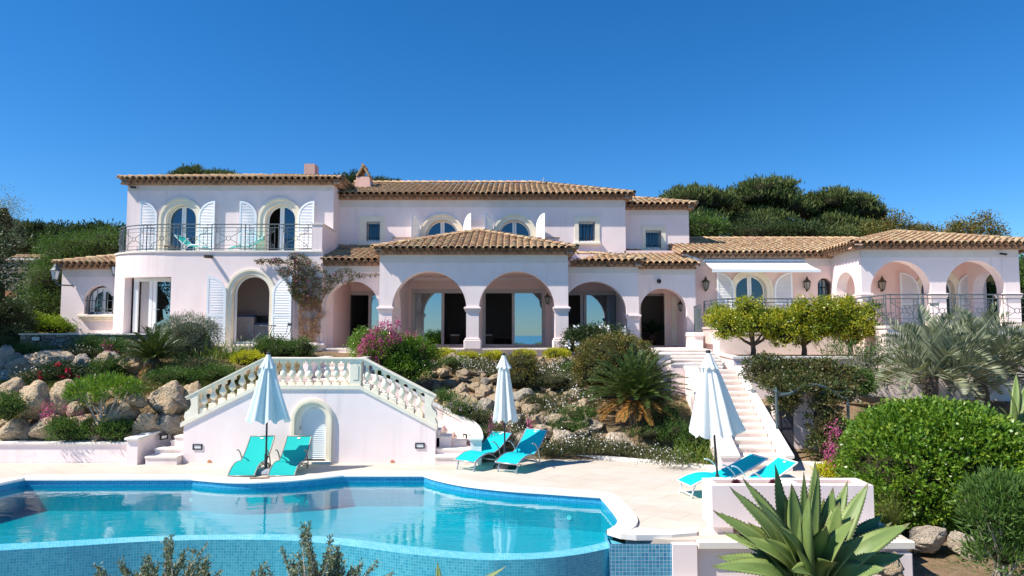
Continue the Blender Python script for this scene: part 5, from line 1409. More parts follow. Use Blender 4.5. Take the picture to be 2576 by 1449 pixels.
def steplight(px, py, Y, label, w=.2, h=.105, ang=0):
    q = P(px, py, Y); root = empty('wall_light', q, label, 'light', 'recessed garden wall lights'); r = Matrix.Rotation(ang, 3, 'Z')
    b = MB()
    for (x, z, a, c) in ((-w/2,0,.014,h/2+.014),(w/2,0,.014,h/2+.014),(0,-h/2,w/2-.014,.014),(0,h/2,w/2-.014,.014)): b.obox(q+r@Vector((x,0,z)), r@Vector((a,0,0)), r@Vector((0,.022,0)), (0,0,c))
    b.build('bezel', M['plastic'], root)
    g = MB(); g.obox(q, r@Vector((w/2-.014,0,0)), r@Vector((0,.012,0)), (0,0,h/2-.014)); g.build('diffuser', M['lamp_glass'], root)
steplight(497,1124,YS0, 'recessed wall light low on the left end of the staircase front'); steplight(1056,1121,YS0, 'recessed wall light low on the right end of the staircase front')
steplight(412,1099,17.06, 'recessed wall light on the curved wall of the left flight', .18, .1, R(67)); steplight(1170,1099,17.38, 'recessed wall light on the curved wall of the right flight', .15, .13, R(-62))
steplight(90,852,23.29, 'recessed light at the left end of the rubble wall', .3, .15); steplight(282,852,23.29, 'recessed light in the rubble wall in front of the annex window', .3, .15)
def fixture(px, py, Y, name, label, cat, fn):
    q = P(px, py, Y); m2 = MB(); fn(m2, q); thing1(m2, name, M['plastic'] if name != 'camera_dome' else M['iron'], label, cat, base=q)
fixture(339,472,YT-.02, 'security_camera', 'small dark security camera under the left end of the tower eaves', 'camera', lambda m, q: (m.tube([q, q+Vector((0,-.1,0))], .025, 6), m.tube([q+Vector((-.1,-.13,.0)), q+Vector((.12,-.16,-.03))], .045, 8)))
fixture(2931*.8583+0,667-28,YV-.02, 'security_camera', 'small dark security camera under the loggia eaves at far right', 'camera', lambda m, q: (m.tube([q, q+Vector((0,-.1,0))], .025, 6), m.tube([q+Vector((-.1,-.13,.0)), q+Vector((.12,-.16,-.03))], .04, 8)))
fixture(1656,708,YE-.0, 'spot_lamp', 'round dark spot lamp above the entrance arch', 'lamp', lambda m, q: (m.lathe([(.02,-.09),(.07,-.06),(.09,0),(.07,.06),(.02,.09)], q+Vector((0,-.1,0)), 10), m.tube([q, q+Vector((0,-.1,0))], .03, 6)))
# ------------------------------------------------------------------ awning
AW = empty('awning', P(1900,660,YW), 'white retractable awning over the arched window of the right wing', 'awning')
a0, a1 = P(1771,657,YW-.1), P(2022,657,YW-.1); f0, f1 = P(1793,677,26.7), P(2061,678,26.7)
m2 = MB(); n = 8
for i in range(n):
    for j in range(4):
        def pt(u, v):
            p = (a0.lerp(a1, u)).lerp(f0.lerp(f1, u), v); p.z -= .04*math.sin(PI*v); return p
        m2.quad(pt(i/n,j/4), pt((i+1)/n,j/4), pt((i+1)/n,(j+1)/4), pt(i/n,(j+1)/4))
m2.build('awning_cloth', M['awning'], AW, smooth=True)
m2 = MB(); m2.tube([a0+Vector((-.05,.03,.03)), a1+Vector((.05,.03,.03))], .06, 8); m2.build('roller', M['alu_white'], AW)
m2 = MB(); c = (f0+f1)/2; m2.obox(c+Vector((0,-.02,-.06)), ((f1.x-f0.x)/2+.03,0,0), (0,.02,0), (0,0,.055)); m2.build('front_bar', M['alu_white'], AW)
m2 = MB()
for u in (.08, .92): p0, p1 = a0.lerp(a1,u)+Vector((0,0,-.08)), f0.lerp(f1,u)+Vector((0,0,-.07)); md = (p0+p1)/2+Vector((.25 if u < .5 else -.25,0,-.02)); m2.tube([p0,md,p1], .02, 6)
m2.build('folding_arm', M['alu_white'], AW)
# ------------------------------------------------------------------ sun loungers
def lounger(label, loc, rz, foot=.22, group='turquoise sun loungers', sling='sling', frame='alu', rise=.45, lb=.74, logo=True):
    root = empty('sun_lounger', (0,0,0), label, 'sun lounger', group)
    W = .27
    if foot > .1: prof = [(0,foot),(.18,foot+.075),(.38,foot+.125),(.58,foot+.13),(.74,foot+.11)]
    else: prof = [(0,.03),(.10,.11),(.24,.19),(.40,.235),(.56,.24),(.70,.22)]
    y0, zb = prof[-1]
    hh = math.sqrt(lb*lb-rise*rise); bk = [(y0+.03,zb+.005)]+[(y0+.03+hh*f**.93,zb+rise*f**1.22) for f in (.25,.5,.72,.9,1)]
    allp = cat(prof, 4)[:-1] + cat([prof[-1]]+bk, 4)
    m = MB()
    for (a, b) in zip(allp[:-1], allp[1:]):
        ta, tb = (.0,)*2
        for x0, x1, s0, s1 in ((-W,-W/2,0,-.008),(-W/2,0,-.008,-.012),(0,W/2,-.012,-.008),(W/2,W,-.008,0)):
            m.quad((x0,a[0],a[1]+s0),(x1,a[0],a[1]+s1),(x1,b[0],b[1]+s1),(x0,b[0],b[1]+s0))
    m.build('sling', M[sling], root, smooth=True)
    f = MB()
    for s in (-1, 1):
        f.tube([(s*(W+.015),y,z-.008) for y, z in allp], .017, 6)
    for (y, z) in (allp[0], allp[-1]): f.tube([(-W-.02,y,z-.008),(W+.02,y,z-.008)], .016, 6)
    f.build('frame', M[frame], root, smooth=True)
    zk = prof[2][1]
    if foot > .1:
        for s in (-1, 1):
            l = MB(); l.tube([(s*(W-.02),.12,foot+.03),(s*(W-.035),.03,.015)], .015, 6); l.tube([(s*(W-.035),.035,.04),(s*(W-.035),.028,.0)], .02, 6); l.build('leg', M[frame], root)
        l = MB(); l.tube([(-W+.03,.045,.06),(W-.03,.045,.06)], .011, 5); l.build('crossbar', M[frame], root)
    for s in (-1, 1):
        x = s*(W+.02)
        l = MB(); l.tube(cat([(.30,zk-.03),(.5,zk-.01),(.7,zk-.07),(.88,zk-.2),(.97,.0)], 3) and [(x,y,z) for y, z in cat([(.30,zk-.03),(.5,zk-.012),(.7,zk-.07),(.88,max(.12,zk-.2)),(.98,.012)], 3)], .016, 6); l.build('leg', M[frame], root)
        # curved armrest on a swivelling support
        ar = MB(); xo = s*(W+.05); pa = [(xo,y0-.12,zb+.26),(xo,y0-.02,zb+.24),(xo,y0+.09,zb+.15),(xo,y0+.17,zb+.03),(xo,y0+.24,.06)]
        q = [cat([(p[1],p[2]) for p in pa], 3)][0]; ar.tube([(xo,y,z) for y, z in q], .014, 6); ar.build('armrest', M[frame], root)
    l = MB(); l.tube([(-W-.03,.88,.13),(W+.03,.88,.13)], .011, 5); l.build('crossbar', M[frame], root); l = MB(); l.tube([(-W-.05,y0+.2,.13),(W+.05,y0+.2,.13)], .011, 5); l.build('crossbar', M[frame], root)
    if logo:
        g = MB(); y, z = bk[-2]; d = Vector((0, bk[-1][0]-bk[-2][0], bk[-1][1]-bk[-2][1])).normalized(); nn = Vector((0,-d.z,d.y)); c0 = Vector((0,y,z))+d*.01+nn*.006
        v = [c0]+[c0+Vector((1,0,0))*.04*math.cos(2*PI*i/16)+d*.02*math.sin(2*PI*i/16) for i in range(16)]
        g.add(v, [(0,1+i,1+(i+1)%16) for i in range(16)]); g.build('logo_patch', M['petal_white'], root)
    root.location = loc; root.rotation_euler = (0,0,rz)
    return root
q1, q2 = G(606,1200), G(707,1200)
lounger('sea green sun lounger left of the first parasol pole facing the pool', (q1.x,q1.y,0.0), R(1), .02, sling='sling_green', frame='taupe', rise=.47, lb=.74)
lounger('sea green sun lounger right of the first parasol, in front of the arched white door', (q2.x,q2.y,0.0), R(1), .02, sling='sling_green', frame='taupe', rise=.47, lb=.74)
a3, a4 = G(1168,1184), G(1273,1190)
lounger('bright turquoise sun lounger nearest the right foot of the double staircase', (a3.x,a3.y,0), R(-34), .22, rise=.36, lb=.80)
lounger('bright turquoise sun lounger right of the middle parasol with a shadow down one side', (a4.x,a4.y,0), R(-31), .22, rise=.47, lb=.78)
lounger('turquoise sun lounger behind the pink trough, its back shaded by the parasol', (3.29,13.3,0), R(-77), .24, frame='alu_white', logo=False, rise=.34, lb=.92)
lounger('turquoise sun lounger half hidden between the pink trough and the right parasol', (3.60,12.55,0), R(-76), .24, frame='alu_white', rise=.40, lb=.92)
b1, b2 = P(462,632,27.1), P(618,633,27.2)
lounger('sea green lounger behind the left window rail on the upper balcony', (b1.x+.9,27.2,ZT+.085), R(75), .24, sling='sling_green', frame='alu_white', logo=False)
lounger('turquoise lounger with raised back on the right half of the upper balcony', (b2.x-.75,27.3,ZT+.085), R(-72), .24, sling='sling_green', frame='alu_white', logo=False)
q = P(431,632,26.9); m = MB(); m.bbox(q.x-.24,q.x+.24,26.75,27.15,ZT+.34,ZT+.37,.006); [m.box(q.x+a,q.x+a+.03,b,b+.03,ZT+.086,ZT+.34) for a in (-.22,.19) for b in (26.77,27.1)]; m.box(q.x-.22,q.x+.22,26.78,26.8,ZT+.22,ZT+.25); thing1(m, 'low_table', M['plastic'], 'low black table behind the balcony rail left of the green lounger', 'table')
# ------------------------------------------------------------------ parasols
def parasol(label, loc, top, zb, rb, mat, tilt=(0,0), squash=1.0, pole='iron_dark', base_m='grey_conc', seed=0):
    root = empty('parasol', (0,0,0), label, 'parasol', 'closed parasols round the pool')
    b = MB(); b.lathe([(.27,0),(.28,.03),(.22,.075),(.06,.10),(.04,.10)], (0,0,0), 20); b.build('base', M[base_m], root, smooth=False)
    b = MB(); b.tube([(0,0,.06),(0,0,top-.03)], .021, 8); b.tube([(0,0,.1),(0,0,.42)], .034, 8); b.tube([(0,0,.36),(.06,0,.36)], .014, 6); b.build('pole', M[pole], root)
    rg = random.Random(seed); n = 96; ph = [rg.uniform(-.25,.25) for _ in range(9)]; dp = [rg.uniform(.45,1.5) for _ in range(9)]
    m = MB(); lv = 14; vs = []
    for i in range(lv+1):
        t = i/lv; z = top-.24-(top-.24-zb)*t
        R0 = (.105+(rb-.105)*t**.92)
        for j in range(n):
            a = 2*PI*j/n; k = a/(2*PI)*9
            pl_ = abs(((k+ph[int(k) % 9]*t+.5) % 1)-.5)*2           # 0 at a fold valley, 1 at a rib
            rr = R0*(.70+.34*pl_**.7*dp[int(k) % 9]) if t > .02 else R0
            wob = 1+.07*math.sin(3*a+seed)*t
            zz = z-(.05*math.cos(k*2*PI))*(t**6)
            vs.append((rr*math.cos(a)*squash*wob, rr*math.sin(a), zz))
    m.add(vs, [(i*n+j, i*n+(j+1)%n, (i+1)*n+(j+1)%n, (i+1)*n+j) for i in range(lv) for j in range(n)])
    m.build('canopy', M[mat], root, smooth=True)
    m = MB(); vs = []
    for i in range(7):
        t = i/6; z = top-.02-.30*t; R0 = .035+.13*t**1.1
        for j in range(48):
            a = 2*PI*j/48; rr = R0*(1+.16*t*math.cos(9*a)); vs.append((rr*math.cos(a)*max(squash,.85), rr*math.sin(a), z-.025*t*math.cos(9*a+1)))
    m.add(vs, [(i*48+j, i*48+(j+1)%48, (i+1)*48+(j+1)%48, (i+1)*48+j) for i in range(6) for j in range(48)])
    m.build('vent_flap', M[mat], root, smooth=True)
    m = MB(); m.lathe([(.045,-.03),(.05,0),(.03,.025)], (0,0,top), 10); m.build('finial', M['plastic'], root)
    root.location = loc; root.rotation_euler = (tilt[0], tilt[1], 0)
    return root
q = G(664,1192); parasol('ice blue closed parasol between the two green loungers at left', (q.x,q.y+.1,0), 2.66, 1.16, .48, 'parasol', seed=1)
q = G(1270,1176); parasol('slim off white closed parasol between the two middle loungers', (q.x,q.y,0), 2.62, 1.08, .285, 'parasol_white', seed=2, base_m='plastic', tilt=(0,R(-.8)))
parasol('broad white closed parasol in front of the long staircase at right', (3.93,13.2,0), 2.76, 1.20, .48, 'parasol_white', tilt=(0,R(-3.2)), seed=3)
# ------------------------------------------------------------------ small deck things
q = G(1903,1215); st = empty('side_table', (q.x-.05,13.0,0), 'small grey folding side table between the two right loungers', 'table')
m = MB(); m.bbox(q.x-.30, q.x+.2, 12.8, 13.2, .40, .425, .008); m.build('table_top', M['alu'], st)
for x, y in ((-.25,12.84),(.15,12.84),(-.25,13.16),(.15,13.16)): m = MB(); m.tube([(q.x+x,y,.4),(q.x-.05-(x+.05)*.5,y,.0)], .01, 5); m.build('leg', M['alu'], st)
m = MB(); q = G(650,1204, .045); m.obox(q+Vector((-.08,0,.012)), (.10,.03,0), (-.02,.05,0), (0,0,.008)); m.obox(q+Vector((.11,.03,.012)), (.09,.04,0), (-.02,.05,0), (0,0,.009)); thing1(m, 'sandals', M['twig'], 'pair of flat tan sandals on the coping in front of the left loungers', 'sandals')
# trough planter at the front right
q0 = G(1783,1337); xa, xb = q0.x, XP(2196,1337,10.78); yf = 10.78; zb_, zt_ = .12, ZP(1222,10.7)
tr_ = empty('planter_trough', ((xa+xb)/2, yf+.4, 0), 'long pink rendered planter trough on feet behind the big agave', 'planter')
m = MB(); w = .06; yb2 = yf+.50; e = .0
for (x0, x1, y0, y1) in ((xa-e,xb+e,yf-.05,yf+.09),(xa-e,xb+e,yb2-.12,yb2),(xa-e,xa+.12,yf+.09,yb2-.12),(xb-.12,xb+e,yf+.09,yb2-.12),((xa+xb)/2-.15,(xa+xb)/2+.15,yf+.09,yb2-.12)):
    m.box(x0, x1, y0, y1, zb_, zt_)
m.box(xa+.12, xb-.12, yf+.09, yb2-.12, zb_, zb_+.1); m.build('trough', M['stucco_wall'], tr_)
for x in (xa+.04, (xa+xb)/2-.15, xb-.34): m = MB(); m.box(x, x+.3, yf+.03, yb2-.06, .001, zb_); m.build('foot', M['stucco_wall'], tr_)
for x0, x1 in ((xa+.121,(xa+xb)/2-.151),((xa+xb)/2+.151,xb-.121)): m = MB(); m.quad((x0,yf+.09,zt_-.05),(x1,yf+.09,zt_-.05),(x1,yb2-.12,zt_-.05),(x0,yb2-.12,zt_-.05)); m.build('soil', M['soil'], tr_)
for i, (px, lab) in enumerate(((1852,'tiny purple succulent at the left end of the pink trough'),(1948,'tiny purple succulent near the middle of the pink trough'))):
    q = P(px,1238,yf+.25); rng = nrng(); lv = Leaves(); n = 120; d = unit(rng.normal(size=(n,3))); d[:,2] = np.abs(d[:,2])+.2
    lv.add(np.tile([q.x,q.y,zt_-.05],(n,1)), d, .10, .022, rng.uniform(0,1,n), rng=rng); o = lv.build('succulent', M['purple']); tag(o, lab, 'plant')
# bistro sets
def bistro_table(label, x, y, z):
    root = empty('bistro_table', (x,y,z), label, 'table', 'folding bistro tables'); m = MB(); m.lathe([(.29,.70),(.30,.705),(.30,.72),(.29,.725)], (x,y,z), 20); m.build('table_top', M['iron'], root)
    for s in (-1,1):
        for t in (-1,1): m = MB(); m.tube([(x+s*.2,y+t*.12,z+.70),(x+s*.06,y+t*.12,z+.42),(x+s*.08,y+t*.12,z+.25),(x+s*.24,y+t*.12,z)], .011, 5); m.build('leg', M['iron'], root)
def bistro_chair(label, x, y, z, rz):
    root = empty('bistro_chair', (0,0,0), label, 'chair', 'folding bistro chairs'); P0 = lambda m, n: m.build(n, M['iron'], root)
    m = MB(); [m.box(-.19+.08*i, -.125+.08*i, -.18, .18, .43, .445) for i in range(5)]; P0(m, 'seat')
    m = MB(); m.box(.235, .25, -.19, .19, .70, .80); P0(m, 'backrest')
    for s in (-1,1):
        m = MB(); m.tube([(.26,s*.2,.84),(.20,s*.2,.45),(-.22,s*.2,0)], .011, 5); P0(m, 'leg'); m = MB(); m.tube([(-.19,s*.18,.44),(.24,s*.18,0)], .011, 5); P0(m, 'leg')
    root.location = (x,y,z); root.rotation_euler = (0,0,rz)
yk = 25.3; xk_ = lambda px: XP(px, 840, yk)
bistro_table('round grey bistro table in front of the kitchen doorway', xk_(673), yk, kz0-.01); bistro_chair('grey folding chair left of the kitchen bistro table', xk_(640), yk+.1, kz0-.01, R(195)); bistro_chair('grey folding chair right of the kitchen bistro table in front of the shutter', xk_(711), yk, kz0-.01, R(0))
yk = 26.2-2.2; bistro_table('dark bistro table behind the terrace railing in front of the loggia', XP(2295,790,23.6), 23.6, ZW); bistro_chair('dark folding chair by the railing corner of the right terrace', XP(2228,790,23.4), 23.4, ZW, R(170)); bistro_chair('dark folding chair right of the loggia bistro table', XP(2335,790,23.9), 23.9, ZW, R(10))
# ------------------------------------------------------------------ things seen inside the rooms
z0 = kz0
def inb(name, mat, label, cat_, boxes, extra=None, b=.01):
    m = MB()
    for bb in boxes: m.bbox(*bb, b)
    root = thing1(m, name, M[mat], label, cat_); return root
yk = 27.6; X_ = lambda px, y=27.6: XP(px, 800, y)
r = inb('kitchen_counter', 'kitchen', 'grey kitchen counter just inside the open arched doorway', 'counter', [(X_(575), X_(638), yk, yk+.6, z0, ZP(797,yk))]); l = r.location
m = MB(); m.box(X_(570)-l.x, X_(640)-l.x, yk-.03-l.y, yk+.7-l.y, ZP(797,yk)+.001-l.z, ZP(792,yk)-l.z); c = m.build('worktop', M['ktile']); c.parent = r
m = MB(); m.box(X_(638.5)-l.x, X_(692)-l.x, yk+.1-l.y, yk+.7-l.y, z0-l.z, ZP(817,yk)-l.z); c = m.build('low_cabinet', M['kitchen']); c.parent = r
m = MB(); m.box(X_(638.5)-l.x, X_(692)-l.x, yk+.07-l.y, yk+.7-l.y, ZP(817,yk)+.001-l.z, ZP(812,yk)-l.z); c = m.build('low_worktop', M['ktile']); c.parent = r
r = inb('microwave', 'plastic', 'black microwave oven on the lower kitchen worktop', 'microwave', [(X_(640), X_(668), yk+.2, yk+.55, ZP(812,yk)+.002, ZP(794,yk))]); l = r.location
m = MB(); m.box(X_(643)-l.x, X_(658)-l.x, yk+.19-l.y, yk+.199-l.y, ZP(809,yk)-l.z, ZP(797,yk)-l.z); c = m.build('oven_door', M['glass_up']); c.parent = r
yw = 28.6
m = MB(); m.box(X_(560,yw), X_(705,yw), yw+.35, yw+.4, z0, ZT-.4); m.box(X_(560,yw), X_(705,yw), yw+.33, yw+.349, ZP(800,yw), ZP(781,yw)); vp(m, 'kitchen_wall', M['room'])
for i, (a, b, c_, d, lb) in enumerate(((588,606,779,748,'grey wall cupboard with a single door, leftmost in the kitchen'),(608,627,779,748,'grey wall cupboard in the middle of the kitchen wall'),(639,672,779,762,'low wide grey wall cupboard at the right of the kitchen'))):
    r = inb('wall_cupboard', 'kitchen', lb, 'cupboard', [(X_(a,yw), X_(b,yw), yw+.0, yw+.325, ZP(c_,yw), ZP(d,yw))]); l = r.location
    m = MB(); m.tube([(X_(b-3 if i != 1 else a+3,yw)-l.x, yw-.02-l.y, ZP(771,yw)-l.z), (X_(b-3 if i != 1 else a+3,yw)-l.x, yw-.02-l.y, ZP(764,yw)-l.z)], .012, 5); c = m.build('handle', M['iron_dark']); c.parent = r
    m = MB(); m.box(X_(a+3,yw)-l.x, X_(b-3,yw)-l.x, yw-.012-l.y, yw-l.y, ZP(c_-3,yw)-l.z, ZP(d+3,yw)-l.z); c = m.build('door_panel', M['kitchen']); c.parent = r
m = MB(); a, b = X_(600,28.2), X_(641,28.2); m.add([(a,28.0,ZP(733,28)),(b,28.0,ZP(735,28)),(b,28.6,ZP(733,28)),(a,28.6,ZP(731,28)),(a+.15,28.0,ZP(722,28)),(b-.5,28.1,ZP(722,28)),(b-.5,28.6,ZP(722,28)),(a+.15,28.6,ZP(722,28))], [(0,1,5,4),(1,2,6,5),(2,3,7,6),(3,0,4,7),(4,5,6,7),(0,3,2,1)]); thing1(m, 'cooker_hood', M['kitchen'], 'grey sloping cooker hood high in the kitchen', 'cooker hood')
def dchair(label, px, y, rz):
    x = XP(px, 840, y); root = empty('dining_chair', (0,0,0), label, 'chair', 'woven dining chairs behind the porch')
    m = MB(); m.add([(-.2,-.2,0),(.2,-.2,0),(.2,.2,0),(-.2,.2,0),(-.23,-.23,.42),(.23,-.23,.42),(.23,.23,.42),(-.23,.23,.42)], [(0,1,5,4),(1,2,6,5),(2,3,7,6),(3,0,4,7),(4,5,6,7)]); m.build('seat', M['wood'], root)
    m = MB(); m.add([(.19,-.22,.42),(.19,.22,.42),(.23,.22,.42),(.23,-.22,.42),(.30,-.20,1.02),(.30,.20,1.02),(.34,.20,1.02),(.34,-.20,1.02)], [(0,1,5,4),(1,2,6,5),(2,3,7,6),(3,0,4,7),(4,5,6,7)]); m.build('backrest', M['wood'], root)
    m = MB(); m.bbox(-.22,.18,-.21,.21,.421,.47,.02); m.build('cushion', M['petal_white'], root)
    root.location = (x,y,zf); root.rotation_euler = (0,0,rz)
dchair('dark woven dining chair with white cushion in the left porch opening', 1143, 30.5, R(185)); dchair('dark woven dining chair with white cushion just right of the middle pillar', 1226, 30.5, R(8))
x = XP(1185,840,31.4); tb = empty('dining_table', (x,31.4,zf), 'dark dining table deep behind the middle porch pillar', 'table')
m = MB(); m.bbox(x-.55,x+.5,30.95,31.9,zf+.70,zf+.75,.01); m.build('table_top', M['wood'], tb)
for sx in (-.45,.4):
    for sy in (31.05,31.8): m = MB(); m.box(x+sx-.04,x+sx+.04,sy-.04,sy+.04,zf,zf+.70); m.build('leg', M['wood'], tb)
x = XP(1640,830,29.6); m = MB(); m.lathe([(.12,0),(.2,.25),(.16,.45),(.2,.5)], (x,29.7,zf), 12); pt_ = thing1(m, 'plant_pot', M['wood'], 'dark potted palm just inside the entrance', 'potted plant')
rng = nrng(); lv = Leaves(); n = 160; d = unit(rng.normal(size=(n,3))); d[:,2] = np.abs(d[:,2])+.3; lv.add(np.tile([0,0,.5],(n,1)), d, .7, .05, rng.uniform(0,.3,n), rng=rng); o = lv.build('fronds', M['bush_dark']); o.parent = pt_
# ------------------------------------------------------------------ stone outbuilding far left
YB = 38
ob = empty('stone_building', P(30,760,YB), 'low rubble stone outbuilding with flat tiled roof at far left behind the bushes', 'building')
x0, x1 = XP(-140,700,YB), XP(100,700,YB); m = MB(); m.box(x0, x1, YB, YB+4, 2.5, ZP(655,YB)); m.box(x0-.02, x1+.03, YB-.05, YB, ZP(688,YB), ZP(684,YB)); m.build('wall', M['rubble'], ob)
m = MB(); m.box(x0-.1, x1+.12, YB-.12, YB+4, ZP(655,YB)+.001, ZP(650,YB)); m.build('coping', M['limestone'], ob)
t_, dk_, un_ = MB(), MB(), MB(); slope(t_, dk_, un_, (x0,YB+.4), (1,0), (0,1), ZP(650,YB)+.02, .16, [(0,0),(x1-x0+2.2,0),(x1-x0+2.2,3.6),(0,3.6)], eave=False); r_ = t_.build('roof', M['tile'], ob, smooth=True); dk_.build('roof_deck', M['tile_under'], r_)
m = MB(); a = arch_path(XP(10,750,YB), .75, ZP(800,YB), ZP(745,YB), 0, h=.3); m.poly([(p[0], YB-.03, p[1]) for p in a]); m.build('door', M['terracotta'], ob)
# ------------------------------------------------------------------ rocks
def rock_mesh(name, seed, mat, base=ICO4, amp=.42, sy=1.0, flat=False):
    v = base[0].copy(); s = Vector((seed*7.3, seed*3.1, 0)); rg = random.Random(seed)
    planes = [(Vector((rg.gauss(0,1),rg.gauss(0,1),rg.gauss(0,1))).normalized(), rg.uniform(.48,.82)) for _ in range(14)]
    for i in range(len(v)):
        p = Vector(v[i]); q = p.copy()
        for n, d in planes:
            k = q.dot(n)
            if k > d: q -= n*(k-d)*.94
        q *= 1 + amp*.5*noise.noise(p*1.3+s) + amp*.30*noise.noise(p*3.1+s) + amp*.20*noise.noise(p*7+s)
        rg_ = noise.noise(p*4.3+s*2); q *= 1-.10*max(0, rg_-.15)*3
        v[i] = q
    v /= np.abs(v).max(axis=0)
    me = bpy.data.meshes.new(name); me.from_pydata(v.tolist(), [], base[1].tolist()); me.materials.append(mat)
    me.polygons.foreach_set('use_smooth', [True]*len(me.polygons)); return me
RM = [rock_mesh('boulder', i, M['rock']) for i in range(8)]; RG = [rock_mesh('boulder', 20+i, M['rock_grey']) for i in range(4)]
ORD = ['first','second','third','fourth','fifth','sixth','seventh','eighth','ninth','tenth','eleventh','twelfth','thirteenth','fourteenth','fifteenth','sixteenth','seventeenth','eighteenth','nineteenth','twentieth','twenty-first','twenty-second','twenty-third','twenty-fourth','twenty-fifth','twenty-sixth','twenty-seventh','twenty-eighth','twenty-ninth','thirtieth','thirty-first','thirty-second','thirty-third','thirty-fourth']
rr_ = random.Random(11)
def put_rock(me, c, s, label, group, name='boulder', rz=None):
    o = bpy.data.objects.new(name, me); COL.objects.link(o); o.location = c; o.scale = s
    o.rotation_euler = (rr_.uniform(-.25,.25), rr_.uniform(-.25,.25), rr_.uniform(-.6,.6) if rz is None else rz); return tag(o, label, 'rock', group)
# left bank: (cx, cy, w, h, depth, grey)
low = [(20,980,75,60,17.9,0),(83,1022,95,118,17.3,0),(168,1014,92,108,17.5,0),(220,1020,60,80,17.6,0),(287,1050,112,100,17.25,0),(425,1010,95,90,17.9,0),(472,1012,62,92,18.2,0),(530,1000,70,70,18.6,0),
       (28,1082,78,62,16.95,0),(112,1078,92,66,16.95,0),(186,1068,70,52,17.0,0),(247,1085,70,55,16.95,0),(372,1072,76,60,17.1,0),(424,1070,66,50,17.2,1),(62,1092,40,40,17.0,0),(330,1095,40,30,16.9,0),(300,985,60,40,18.0,0)]
up = [(10,905,55,70,20.9,1),(50,925,70,68,20.9,1),(85,910,40,40,21.0,1),(138,905,105,62,21.0,0),(205,925,65,60,21.0,1),(268,910,60,56,21.2,1),(335,915,70,48,21.2,0),(20,955,75,55,20.6,1),(110,945,70,55,20.7,0),(560,965,60,44,20,0),(590,890,60,40,22.5,1),(615,905,40,34,22,0)]
rq = random.Random(5)
low += [(20+33*k+rq.uniform(-10,10), rq.choice((1000,1030,1055,1082,1094))+rq.uniform(-8,8), rq.uniform(36,62), rq.uniform(32,50), rq.uniform(16.98,17.5), 0) for k in range(14)]
up += [(30+38*k+rq.uniform(-10,10), 905+rq.uniform(-18,40), rq.uniform(34,56), rq.uniform(28,42), 21.0, rq.random() < .4) for k in range(7)]
for row, lst in (('lower', low), ('upper', up)):
    for k, (cx, cy, w, h, Y, gr) in enumerate(sorted(lst)):
        c = P(cx, cy, Y); pm = F/Y; sx, sz = w/pm/2*1.14, h/pm/2*1.14
        me = (RG if gr else RM)[rr_.randrange(4 if gr else 8)]
        put_rock(me, (c.x, c.y+sx*.3, c.z), (sx, sx*.9, sz), f"{'large' if w > 85 else 'rounded'} {'grey' if gr else 'tan'} boulder in the {row} row of the left bank, {ORD[k]} from its left end", 'boulders of the left bank')
# pale slabs at the foot of the rockery
for (cx, cy, w, h, Y, lab) in ((1432,1118,150,74,17.5,'broad pale streaked boulder at the foot of the rockery behind the middle loungers'),(1568,1122,150,66,17.6,'broad pale boulder with a folded face under the big sago palm'),(1310,1115,60,56,17.4,'pale squarish boulder just left of the middle parasol foot'),(1362,1092,60,40,17.6,'small pale boulder wedged left of the broad streaked slab'),(1500,1075,60,28,18,'thin flat stone on top of the two pale slabs')):
    c = P(cx, cy, Y); pm = F/Y; me = rock_mesh('boulder', cx, M['slab'], ICO4, .30); put_rock(me, (c.x, c.y+.25, c.z), (w/pm/2*1.05, .45, h/pm/2*1.1), lab, 'pale slabs under the rockery', rz=0)
# central rockery
rk = []
for t in range(12):
    Y = 17.75+.53*t
    for k in range(21):
        x0, x1 = XP(1092+10*max(0,3-t), 1000, Y), XP(1478, 1000, Y)
        x = x0+(x1-x0)*(k+.5)/21+rr_.uniform(-.16,.16); y = Y+rr_.uniform(-.2,.2)
        if y < 18.35 and x < lerp(SR_, y)+.3: continue
        if rr_.random() < (.16 if t < 7 else .38): continue
        if abs(XP(1308,950,y)-x) < .45 and y > 20.2: continue
        rk.append((t, x, y, (rr_.uniform(.12,.22) if rr_.random() < .6 else rr_.uniform(.2,.31))*(1.05 if t < 6 else .9)))
for t in range(12):
    lst = sorted([q for q in rk if q[0] == t], key=lambda q: q[1])
    for k, (_, x, y, s) in enumerate(lst):
        gr = rr_.random() < .22
        put_rock((RG if gr else RM)[rr_.randrange(4 if gr else 8)], (x, y, th(x,y)+s*.52), (s*rr_.uniform(.9,1.35), s, s*rr_.uniform(.65,1.05)), f"rough {'grey' if gr else 'tan'} rock in the {ORD[t]} tier up the central rockery, {ORD[k]} from the balustrade side", 'rocks of the central rockery', 'rock')
for (cx, cy, w, h, Y, lab, m_) in ((2342,1369,112,60,11.2,'long pale boulder at the lower right beside the path of bare soil','slab'),(2442,1380,96,80,11.0,'craggy pale boulder at the lower right next to the oleander','slab'),(2262,1436,80,60,9.9,'broken reddish rock beside the right tips of the big agave','rock'),
        (1620,1000,70,40,19.2,'tan boulder right of the sago palm under the white stair wall','rock'),(1660,1040,60,40,18.4,'tan boulder beside the left side wall of the long staircase','rock'),(2150,985,90,34,20.3,'pale boulder under the oleander behind the round hedge','rock'),(2200,1000,80,30,19.8,'flat grey boulder behind the top of the round hedge','rock_grey'),(2085,1000,60,36,20,'tan boulder left of the bright green mound near the arbour','rock')):
    c = P(cx, cy, Y); pm = F/Y; me = rock_mesh('boulder', cx+1, M[m_], ICO4, .4); put_rock(me, (c.x, c.y+.2, c.z), (w/pm/2*1.05, w/pm/2*.8, h/pm/2*1.1), lab, 'single garden boulders', rz=0)

